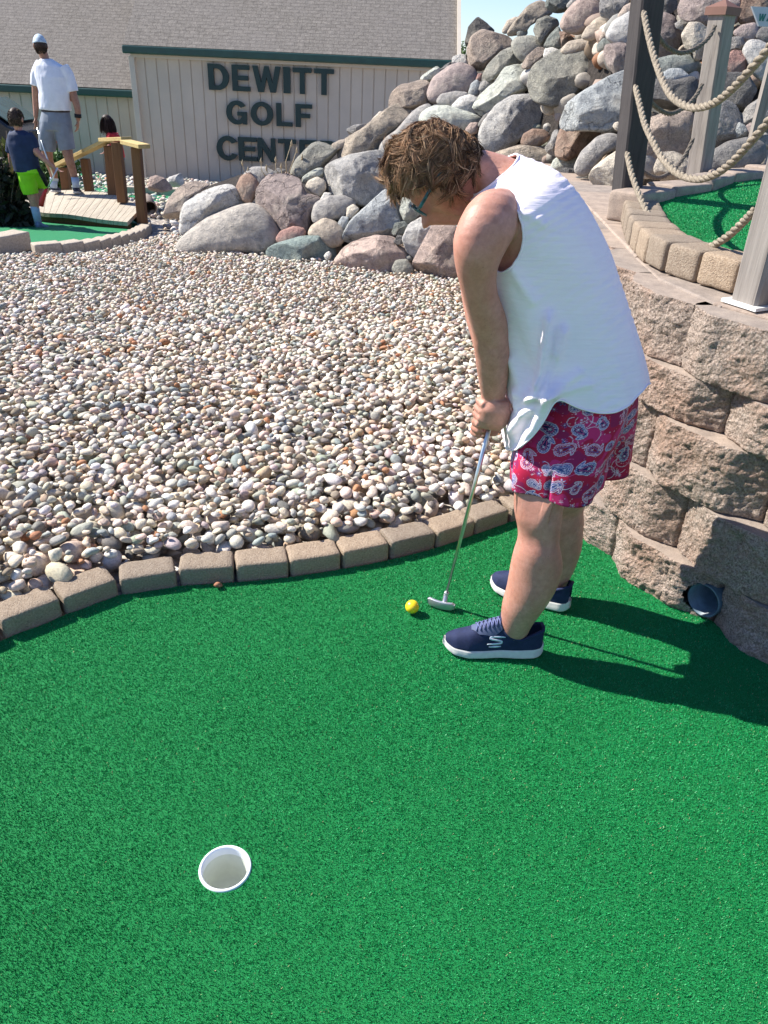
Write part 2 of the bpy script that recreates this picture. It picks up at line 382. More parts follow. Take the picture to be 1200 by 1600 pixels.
# ------------------------------------------------------------------ split-face retaining wall
wallr = empty('retaining_wall', (0.95, 2.2, 0), 'tall retaining wall of rough tan split-face blocks behind the woman', 'wall')
WL = crom([(0.93, 5.4, 0), (0.88, 4.3, 0), (0.82, 3.3, 0), (0.785, 2.70, 0), (0.83, 2.351, 0), (1.09, 1.985, 0), (1.36, 1.68, 0), (1.75, 1.35, 0), (2.2, 1.05, 0), (2.7, .8, 0)], 12)[:, :2]
ws_ = np.concatenate([[0], np.cumsum(np.linalg.norm(np.diff(WL, axis=0), axis=1))])
i0 = int(np.argmin(np.hypot(WL[:, 0]-0.83, WL[:, 1]-2.351))); S0 = ws_[i0]
def wp(s): return np.array([np.interp(s, ws_, WL[:, 0]), np.interp(s, ws_, WL[:, 1])])
HS = [-0.03, 0.172, 0.378, 0.59, 0.735, 0.93]
PIPE_S = None
def block(a, b, z0, z1, back, seed, bev=0.045, dep=0.062):
    # front face: two slanted sides round a proud middle, broken stone relief
    d = b-a; L = np.linalg.norm(d); d = d/L; nrm = np.array([d[1], -d[0]])   # outward (towards the green)
    if nrm @ np.array([-1, -0.6]) < 0: nrm = -nrm
    nu, nv = 64, 32; us = np.concatenate([[0, .006, .014], np.linspace(.025, .975, nu-6), [.986, .994, 1]]); vs = np.concatenate([[0, .012, .03], np.linspace(.06, .94, nv-6), [.97, .988, 1]])
    U, Vv = np.meshgrid(us, vs); U = U.ravel(); W = Vv.ravel()
    q_ = (seed % 7)*0.012; prof = np.interp(U, [0, 0.012, 0.20+q_, 0.26+q_, 0.66+q_, 0.72+q_, 0.988, 1], [-0.018, 0.0, dep*0.93, dep, dep, dep*0.93, 0.0, -0.018])
    edge = np.minimum(np.minimum(W, 1-W)/0.05, 1)**0.8
    P = np.stack([U*L*1.0, W*(z1-z0), 0*U], 1)
    nz = fbm(P*15+seed*3.1, seed, 4)*0.014 + np.abs(fbm(P*42+seed*3.1, seed+5, 3))*0.014 + fbm(P*110+seed, seed+8, 2)*0.004
    off = prof*(0.975+0.025*edge)-0.002*(1-edge) + nz*(0.75+0.25*edge)
    g = 0.0035
    X = a[0] + d[0]*(g+(L-2*g)*U) + nrm[0]*off; Y = a[1] + d[1]*(g+(L-2*g)*U) + nrm[1]*off; Z = z0+0.002 + (z1-z0-0.004)*W
    Vx = list(zip(X, Y, Z)); Fx = [(j*nu+i, j*nu+i+1, (j+1)*nu+i+1, (j+1)*nu+i) for j in range(nv-1) for i in range(nu-1)]
    n = len(Vx)
    # top, bottom and ends run back to a flat rear
    def bk(i): x, y, z = Vx[i]; u = U[i]; return (a[0]+d[0]*(g+(L-2*g)*u) - nrm[0]*back, a[1]+d[1]*(g+(L-2*g)*u) - nrm[1]*back, z)
    top = [(nv-1)*nu+i for i in range(nu)]; bot = list(range(nu)); lft = [j*nu for j in range(nv)]; rgt = [j*nu+nu-1 for j in range(nv)]
    for loop_, fl in ((top, 0), (bot, 1), (lft, 1), (rgt, 0)):
        s = len(Vx); Vx += [Vx[i] for i in loop_]; s2 = len(Vx); Vx += [bk(i) for i in loop_]
        for k in range(len(loop_)-1):
            q = (s+k, s+k+1, s2+k+1, s2+k); Fx.append(q[::-1] if fl else q)
    return Vx, Fx, n
def wall_block(s0, s1, z0, z1, setb, name='block', back=0.26):
    a, b = wp(s0), wp(s1); d = (b-a)/np.linalg.norm(b-a); nin = np.array([-d[1], d[0]])
    if nin @ np.array([1, 0.6]) < 0: nin = -nin
    a = a+nin*setb; b = b+nin*setb
    Vx, Fx, n = block(a, b, z0, z1, back, int(abs(s0*97+z0*311))+3)
    o = mesh_obj(name, Vx, Fx, M_SPLIT, None, False)
    me = o.data; me.materials.append(M_CAP)
    nf = 63*31; fl = np.zeros(len(me.polygons), dtype=np.int32); fl[nf:] = 1; me.polygons.foreach_set('material_index', fl)
    sm = np.zeros(len(me.polygons), dtype=bool); sm[:nf] = True; me.polygons.foreach_set('use_smooth', sm)
    reparent(o, wallr); return o
BL = 0.43
for c in range(5):
    off = (0.0, 0.235, 0.04, 0.27, 0.06)[c]
    k = -9
    while k < 6:
        s0 = S0 + off + k*BL; k += 1
        if s0 < 0.02 or s0+BL > ws_[-1]-0.05: continue
        wall_block(s0, s0+BL, HS[c], HS[c+1], 0.012*c - 0.004)
# cap strip: the tops of the last course run back as flat slabs
def slab(poly2, z0, z1, name, mat, parent, seed=0):
    n = len(poly2); Vx = [(x, y, z0) for x, y in poly2] + [(x, y, z1) for x, y in poly2]
    Fx = [tuple(range(n, 2*n))] + [(i, (i+1) % n, n+(i+1) % n, n+i) for i in range(n)]
    o = mesh_obj(name, Vx, Fx, mat, None, False); reparent(o, parent); bevel(o, 0.006, 2); return o
k = -8; rg = random.Random(5)
while True:
    s0 = S0+0.10+k*0.36; k += 1
    if s0 < 0.05: continue
    if s0+0.36 > ws_[-1]-0.1: break
    a, b = wp(s0), wp(s0+0.357); d = (b-a)/np.linalg.norm(b-a); nin = np.array([-d[1], d[0]])
    if nin @ np.array([1, 0.6]) < 0: nin = -nin
    dz = rg.uniform(-0.003, 0.003)
    slab([a+nin*0.09, b+nin*0.09, b+nin*0.46, a+nin*0.46], 0.915, 0.9345+dz, 'cap_slab', M_CAP, wallr)
# drain pipe through the lowest course
pc = atZ(1112, 931, 0.070)
nrm = np.array([-0.80, -0.60, 0.0]); pa, pb = frame_axes(nrm)
P = MB(); n = 40
def ring(c, r): return [c + r*(math.cos(t)*pa*0.98 + math.sin(t)*pb) for t in np.linspace(0, 2*math.pi, n, endpoint=False)]
o0 = pc + nrm*0.046; o1 = pc - nrm*0.22
rs = [ring(o1, 0.058), ring(o0-nrm*0.003, 0.058), ring(o0, 0.0575), ring(o0, 0.053), ring(o1, 0.0525)]
V = [p for r_ in rs for p in r_]; Fc = [(j*n+i, (j+1)*n+i, (j+1)*n+(i+1) % n, j*n+(i+1) % n) for j in range(4) for i in range(n)]
P.add(V, Fc)
P.add(ring(o1+nrm*0.02, 0.0526), [tuple(range(n))])
M_PIPE = plain('blue_grey_pipe', (0.10, 0.16, 0.20), 0.45, 0.3, 30, 0.5)
PIPE = P.obj('drain_pipe', M_PIPE, wallr, True)
for o in [c for c in wallr.children if c.name.startswith('block')]:
    n0 = len(o.data.polygons); ctr = np.empty(n0*3, dtype=np.float32); o.data.polygons.foreach_get('center', ctr); r_ = ctr.reshape(-1, 3)-pc; ax_ = r_ @ nrm; rad = np.linalg.norm(r_-ax_[:, None]*nrm, axis=1); kill = np.where((rad < 0.0575) & (np.abs(ax_) < 0.2))[0]
    if len(kill):
        bm_ = bmesh.new(); bm_.from_mesh(o.data); bm_.faces.ensure_lookup_table(); bmesh.ops.delete(bm_, geom=[bm_.faces[int(i)] for i in kill], context='FACES_ONLY'); bm_.to_mesh(o.data); bm_.free()
# ------------------------------------------------------------------ upper green
def zU(Y): return 0.95 + 0.055*np.maximum(0, np.asarray(Y, float)-2.6)
def atU(x, y, dz=0.0):
    z = 1.0
    for _ in range(40): p = atZ(x, y, z); z = 0.5*z+0.5*(float(zU(p[1]))+dz)
    return atZ(x, y, z)
UP_OUT = [(968, 338), (969, 348), (974, 372), (993, 402), (1020, 422), (1061, 438), (1121, 456), (1180, 478), (1260, 508), (1360, 545)]
uo = crom([(*atZ(x, y, 0.932)[:2], 0) for x, y in UP_OUT], 8)[:, :2]
tu_ = np.gradient(uo, axis=0); tu_ /= np.linalg.norm(tu_, axis=1)[:, None]; ui = uo + np.stack([-tu_[:, 1], tu_[:, 0]], 1)*0.145
upper = [tuple(p) for p in ui] + [(1.9, 1.6), (3.4, 2.6), (4.4, 5.2), (2.9, 5.4)] + [tuple(atU(x, y)[:2]) for x, y in [(1260, 262), (1200, 272), (1130, 285), (1100, 298), (1050, 300), (1010, 304), (985, 308)]]
# ground behind the wall that carries the upper green
fillp = [tuple(wp(s) + np.array([0.13, 0.10])) for s in np.linspace(0.05, ws_[-1]-0.05, 40)] + [(6.5, 1.0), (8, 6.5), (0.75, 6.5)]
bm = bmesh.new(); es = loop(fillp, 0.915); bmesh.ops.triangle_fill(bm, edges=es, use_beauty=True)
for f in bm.faces:
    if f.normal.z < 0: f.normal_flip()
ext = bmesh.ops.extrude_face_region(bm, geom=list(bm.faces)); bmesh.ops.translate(bm, verts=[v for v in ext['geom'] if isinstance(v, bmesh.types.BMVert)], vec=(0, 0, -1.0))
bmesh.ops.recalc_face_normals(bm, faces=bm.faces)
me = bpy.data.meshes.new('terrace'); bm.to_mesh(me); bm.free(); me.materials.append(M_CAP)
o = bpy.data.objects.new('terrace', me); COL.objects.link(o); tag(o, 'raised stone terrace carrying the upper green behind the block wall', None, None, 'structure')
bm = bmesh.new(); vs = [bm.verts.new((x, y, float(zU(y))+0.004)) for x, y in upper]; f = bm.faces.new(vs)
if f.normal.z < 0: f.normal_flip()
bmesh.ops.triangulate(bm, faces=list(bm.faces)); me = bpy.data.meshes.new('putting_green'); bm.to_mesh(me); bm.free(); me.materials.append(M_TURFB)
o = bpy.data.objects.new('putting_green', me); COL.objects.link(o); tag(o, 'green turf of the raised golf hole above the block wall', None, None, 'structure')
o = turf_fibres('turf_fibres', upper, 500000, lambda x, y: zU(y)+0.004, 8, (0.8, 3.2), (1.7, 5.4), hgt=0.0042, wd=0.0017)
o['label'] = 'short green fibres of the turf on the raised golf hole'
root = empty('brick_edging', (0.95, 3.0, 0.93), 'curved row of tan bricks bordering the raised green along the wall top', 'edging')
lay_bricks(root, uo, 0.155, 0.155, 0.100, 9, lambda x, y: 0.934, 1, 0.010, tilt=0.01)
root = empty('stone_kerb', (1.6, 4.6, 1.0), 'long curved grey stone kerb behind the raised green at the boulder pile', 'kerb')
farb = crom([(*atU(x, y, 0.06)[:2], 0) for x, y in [(1006, 303), (1025, 296), (1045, 290), (1085, 288), (1112, 282), (1140, 270), (1200, 262), (1290, 250)]], 8)[:, :2]
lay_bricks(root, farb, 0.34, 0.17, 0.13, 15, lambda x, y: float(zU(y))-0.085, 1, 0.006, 'kerb_stone', 0.01, M_CAP)
# ------------------------------------------------------------------ gravel: pebbles dropped one by one on a height map
def ico(sub):
    bm = bmesh.new(); bmesh.ops.create_icosphere(bm, subdivisions=sub, radius=1.0)
    V = np.array([v.co[:] for v in bm.verts]); Fx = np.array([[v.index for v in f.verts] for f in bm.faces]); bm.free(); return V, Fx
PCOL = np.array([[.64,.60,.54],[.56,.48,.37],[.48,.43,.36],[.32,.31,.28],[.26,.28,.27],[.53,.39,.31],[.46,.34,.23],[.38,.18,.09],[.16,.15,.13],[.33,.34,.27],[.60,.51,.41],[.42,.35,.32],[.24,.19,.14],[.70,.65,.58]])
PWT = np.array([13, 15, 14, 9, 6, 9, 7, 2.2, 3.5, 6, 12, 6, 4, 7.]); PWT /= PWT.sum()
def make_pebbles(name, xr, yr, keep, n, size, zf, seed, lod, cell=0.01, layers=True):
    rg = np.random.default_rng(seed); nx = int((xr[1]-xr[0])/cell)+1; ny = int((yr[1]-yr[0])/cell)+1
    Yg = yr[0]+np.arange(ny)*cell; Hm = np.repeat(zf(Yg)[:, None], nx, 1)-0.015
    X = rg.uniform(xr[0]+.08, xr[1]-.08, n*3); Y = rg.uniform(yr[0]+.08, yr[1]-.08, n*3); k = keep(X, Y); X = X[k][:n]; Y = Y[k][:n]; n = len(X)
    s = size(rg, n, Y); order = np.argsort(-(s*rg.uniform(0.8, 1.2, n))); s = s[order]      # roughly big ones first, small ones settle on top and between
    mixk = rg.permutation(n); cut = int(n*0.55); 
    a = s*rg.uniform(0.85, 1.35, n); b = s*rg.uniform(0.7, 1.0, n); c = s*rg.uniform(0.42, 0.75, n); th = rg.uniform(0, math.pi, n)
    Zc = np.zeros(n); jit = rg.normal(0, 1, (n, 6, 2))*0.075
    for i in range(n):
        ai, bi, ci = a[i], b[i], c[i]; m = int(math.ceil(ai/cell)); best = None
        q = np.arange(-m, m+1)*cell; QX, QY = np.meshgrid(q, q); ct, st = math.cos(th[i]), math.sin(th[i])
        rho = ((QX*ct+QY*st)/ai)**2 + ((-QX*st+QY*ct)/bi)**2; ok = rho < 1; pr = np.where(ok, ci*np.sqrt(np.maximum(0, 1-rho)), 0)
        for t in range(6):
            px = X[i]+(jit[i, t, 0] if t else 0); py = Y[i]+(jit[i, t, 1] if t else 0)
            ix = int((px-xr[0])/cell); iy = int((py-yr[0])/cell)
            if ix-m < 0 or iy-m < 0 or ix+m >= nx or iy+m >= ny: continue
            sub = Hm[iy-m:iy+m+1, ix-m:ix+m+1]; z = (np.where(ok, sub+pr*0.86, -9)).max()
            if best is None or z < best[0]: best = (z, px, py, ix, iy)
        if best is None: Zc[i] = -5; continue
        z, X[i], Y[i], ix, iy = best; Zc[i] = z; sub = Hm[iy-m:iy+m+1, ix-m:ix+m+1]; np.maximum(sub, np.where(ok, z+pr, -9), out=sub)
    ok = (Zc > -4) & keep(X, Y); Vs, Fs, Cs, base = [], [], [], 0
    protos = {}
    for sub in (1, 2, 3):
        V0, F0 = ico(sub); L = []
        for p in range(14):
            g = np.random.default_rng(p+50); V = V0.copy()
            V *= (1 + 0.20*fbm(V*1.15+p*9, p, 2))[:, None]
            for q in range(int(g.integers(3, 9))):
                d = g.normal(size=3); d /= np.linalg.norm(d); h = g.uniform(0.6, 0.85); e = V@d-h; V -= np.where(e > 0, e*0.9, 0)[:, None]*d
            V *= (1+0.06*fbm(V*4+p, p, 2))[:, None]; L.append(V)
        protos[sub] = (L, F0)
    lv = lod(Y); pid = rg.integers(0, 14, n); ci_ = rg.choice(len(PCOL), n, p=PWT)
    C = PCOL[ci_]*rg.uniform(0.92, 1.28, (n, 1))*rg.uniform(0.95, 1.05, (n, 3))
    tx = rg.normal(0, 0.28, (n, 2))
    for sub in (1, 2, 3):
        L, F0 = protos[sub]
        for p in range(14):
            idx = np.where(ok & (lv == sub) & (pid == p))[0]
            if not len(idx): continue
            V = L[p][None]*np.stack([a[idx], b[idx], c[idx]], 1)[:, None, :]
            # tilt a little, then spin
            tz, ty = tx[idx, 0][:, None], tx[idx, 1][:, None]
            x, y, z = V[..., 0], V[..., 1], V[..., 2]
            x, z = x*np.cos(ty)+z*np.sin(ty), -x*np.sin(ty)+z*np.cos(ty); y, z = y*np.cos(tz)-z*np.sin(tz), y*np.sin(tz)+z*np.cos(tz)
            ct, st = np.cos(th[idx])[:, None], np.sin(th[idx])[:, None]
            V = np.stack([x*ct-y*st+X[idx, None], x*st+y*ct+Y[idx, None], z+Zc[idx, None]], -1)
            m = V.shape[1]; Vs.append(V.reshape(-1, 3)); Fs.append((F0[None]+(np.arange(len(idx))*m)[:, None, None]).reshape(-1, 3)+base); base += len(idx)*m
            Cs.append(np.repeat(C[idx], m, 0))
    return mesh_obj(name, np.concatenate(Vs), np.concatenate(Fs), M_PEB, None, True, np.concatenate(Cs))
BB = crom([(*p, 0) for p in EDGE], 6)[:, :2]
tan_ = np.gradient(BB, axis=0); tan_ /= np.linalg.norm(tan_, axis=1)[:, None]
bo = BB + np.stack([-tan_[:, 1], tan_[:, 0]], 1)*0.118
gpoly = [tuple(p) for p in bo] + [(0.80, 2.80), (0.80, 3.3), (0.86, 4.3), (0.92, 5.3), (1.0, 6.6), (0.3, 7.6), (-0.8, 8.6)] + [tuple(atG(x, y)[:2]) for x, y in [(250, 350), (246, 362), (236, 374), (205, 385), (150, 395), (100, 399), (60, 396), (0, 400), (-110, 406)]] + [(-5.2, 6.0), (-3.6, 4.0), (-2.4, 2.4), (-2.1, 1.2)]
keepg = lambda x, y: inpoly(x, y, gpoly) & (x > -(0.56*y+0.55))
NP = 31000
o = make_pebbles('gravel', (-5.4, 1.2), (0.9, 9.2), keepg, NP, lambda rg, n, Y: 0.5*np.clip(rg.lognormal(math.log(0.036), 0.44, n)*np.interp(Y, [2.2, 3.5, 6], [1.08, 1.16, 1.2]), 0.015, 0.10), lambda Y: terr(Y)-np.interp(Y, [3.0, 6.5], [0.0, 0.065]), 11, lambda Y: np.where(Y < 3.4, 3 if False else 2, np.where(Y < 5.0, 2, 1)))
tag(o, 'bed of rounded white, tan and grey river pebbles beyond the brick edging', None, None, 'stuff')
farp = [tuple(atG(244, 352)[:2]), (-2.3, 8.8), (-0.6, 8.6), (-0.4, 13), (-1.5, 21.5), (-9, 21.5), (-8.8, 15), (-4.0, 12.0), (-2.7, 10.6)]
o = make_pebbles('gravel', (-9.5, 0), (8.3, 22), lambda x, y: inpoly(x, y, farp), 9000, lambda rg, n, Y: 0.5*np.clip(rg.lognormal(math.log(0.075), 0.35, n), 0.04, 0.18), terr, 12, lambda Y: np.where(Y < 0, 2, 1), 0.03)
tag(o, 'pale river pebbles beyond the footbridge as far as the building', None, None, 'stuff')
# ------------------------------------------------------------------ boulder pile
AZ = [(-0.40, 8.2, -0.2), (-0.25, 7.3, -0.12), (-0.05, 6.9, -0.05), (0.08, 6.5, 0.0), (0.16, 5.9, 0.25), (0.24, 5.1, 0.85), (0.32, 4.75, 1.04), (0.62, 4.6, 1.04)]
KS = 0.78
def azv(a): return float(np.interp(a, [q[0] for q in AZ], [q[1] for q in AZ])), float(np.interp(a, [q[0] for q in AZ], [q[2] for q in AZ]))
def onpile(x, y):
    r = ray(x, y); Yb, zb = azv(r[0]/r[1]); t = (zb - Yb*KS - H)/(r[2] - r[1]*KS); p = CAM + r*t
    if p[2] < zb: # below the foot of the slope: stands on the ground
        t = Yb/r[1]; p = CAM + r*t
    return p
VIEW = {'A': (520, 0, 3.5294), 'B': (700, 0, 4.0), 'C': (800, 0, 3.0), 'D': (250, 200, 3.871), 'E': (400, 180, 3.75), 'F': (130, 160, 6.957)}
CLR = {'dk': (.10,.092,.083), 'pt': (.43,.345,.28), 'gy': (.34,.32,.295), 'lg': (.47,.45,.415), 'mv': (.33,.265,.24), 'ol': (.30,.29,.245), 'tn': (.44,.37,.29),
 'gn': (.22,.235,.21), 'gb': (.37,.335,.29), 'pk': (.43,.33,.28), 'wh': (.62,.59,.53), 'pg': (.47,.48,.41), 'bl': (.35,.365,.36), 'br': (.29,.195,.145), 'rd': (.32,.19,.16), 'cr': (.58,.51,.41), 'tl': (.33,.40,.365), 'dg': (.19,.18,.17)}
def boulder(view, pts, colr, kind, label, seed, name='boulder', depth=0.72, Yfix=None):
    ox, oy, s = VIEW[view]; P = np.array([(ox+x/s, oy+y/s) for x, y in pts], float)
    # centroid of the outline
    x, y = P[:, 0], P[:, 1]; x1, y1 = np.roll(x, -1), np.roll(y, -1); cr = x*y1-x1*y; A = cr.sum()/2
    cx, cy = ((x+x1)*cr).sum()/(6*A), ((y+y1)*cr).sum()/(6*A); A = abs(A)
    c = onpile(cx, cy) if Yfix is None else atY(cx, cy, Yfix)
    dist = (c-CAM) @ fw; sc = dist/F; Rm = math.sqrt(A/math.pi)*sc
    vd = (c-CAM)/np.linalg.norm(c-CAM)
    c = c + vd*Rm*0.15; dist = (c-CAM) @ fw; sc = dist/F
    nth, nph = 72, 40; rr = np.zeros(nth)
    for i in range(nth):
        t = 2*math.pi*i/nth; d = np.array([math.cos(t), math.sin(t)]); best = 0.1
        for k in range(len(P)):
            p = P[k]-(cx, cy); q = P[(k+1) % len(P)]-(cx, cy); e = q-p; det = d[0]*(-e[1])+e[0]*d[1]
            if abs(det) < 1e-9: continue
            tt = (p[0]*(-e[1])+e[0]*p[1])/det; uu = (d[0]*p[1]-d[1]*p[0])/det
            if -1e-6 <= uu <= 1+1e-6 and tt > best: best = tt
        rr[i] = best
    rr *= 1.10
    sm = {'s': 4, 'r': 3, 'a': 1}[kind]
    for _ in range(sm): rr = (np.roll(rr, 1)+2*rr+np.roll(rr, -1))/4
    th = np.arange(nth)*2*math.pi/nth; ph = np.linspace(-math.pi/2, math.pi/2, nph+1)
    TH_, PH = np.meshgrid(th, ph); RR = np.tile(rr, (nph+1, 1))
    pw = {'s': 0.92, 'r': 0.82, 'a': 0.72}[kind]
    cp = np.maximum(np.cos(PH), 0)**pw; sp = np.sign(np.sin(PH))*np.abs(np.sin(PH))**0.9
    mrad = rr.mean(); RI = mrad + (RR-mrad)*np.clip(cp*1.15, 0, 1)
    lx = RI*cp*np.cos(TH_)*sc; ly = -RI*cp*np.sin(TH_)*sc; lz = sp*depth*Rm    # lz towards the camera
    L = np.stack([lx, ly, lz], -1).reshape(-1, 3)
    g = np.random.default_rng(seed)
    # broken faces
    nf = {'s': 0, 'r': 4, 'a': 7}[kind]
    for _ in range(nf):
        d = g.normal(size=3); d[2] = abs(d[2])*1.1+0.45; d /= np.linalg.norm(d); e = L@d; h = e.max()*g.uniform(0.62, 0.86); q = e-h; L = L - np.where(q > 0, q*0.96, 0)[:, None]*d
    N = L/np.maximum(np.linalg.norm(L, axis=1)[:, None], 1e-6); q = L/Rm
    amp = {'s': 0.032, 'r': 0.075, 'a': 0.065}[kind]
    disp = fbm(q*1.6+seed*5.7, seed, 3)*amp*1.3 + fbm(q*5.5+seed, seed+3, 3)*amp*0.5 + (0 if kind == 's' else 1)*fbm(q*15+seed, seed+9, 2)*amp*0.22
    fac = np.clip(0.35+np.abs(np.sin(PH.reshape(-1))), 0, 1)
    L = L + N*(disp*Rm*fac)[:, None]
    # to local space with z up so that the stone texture is not laid out in view space
    rv = np.cross(vd, np.array([0, 0, 1.])); rv /= np.linalg.norm(rv); uv = np.cross(rv, vd)
    X = L[:, 0:1]*rt + L[:, 1:2]*up - L[:, 2:3]*vd
    # drop duplicate pole points
    keep = list(range(nth*(nph+1))); Fx = []
    for j in range(nph):
        for i in range(nth):
            k = (i+1) % nth; a_, b_, c_, d_ = j*nth+i, j*nth+k, (j+1)*nth+k, (j+1)*nth+i
            if j == 0: Fx.append((nth*0, c_, d_) if False else (0, c_, d_))
            elif j == nph-1: Fx.append((a_, b_, nph*nth))
            else: Fx.append((a_, b_, c_, d_))
    # compact
    used = sorted(set(i for f in Fx for i in f)); mp = {u: i for i, u in enumerate(used)}
    o = mesh_obj(name, X[used], [tuple(mp[i] for i in f)[::-1] for f in Fx], {'s': M_B_SMOOTH, 'r': M_B_ROUGH, 'a': M_B_ANG}[kind])
    o.location = tuple(c); cc = CLR[colr]; j = g.uniform(1.0, 1.22); o.color = (cc[0]*j, cc[1]*j, cc[2]*j, 1)
    tag(o, label, 'boulder' if Rm > 0.09 else 'rock', 'boulders of the rock pile')
    if Rm <= 0.09: o.name = 'rock'
    return o
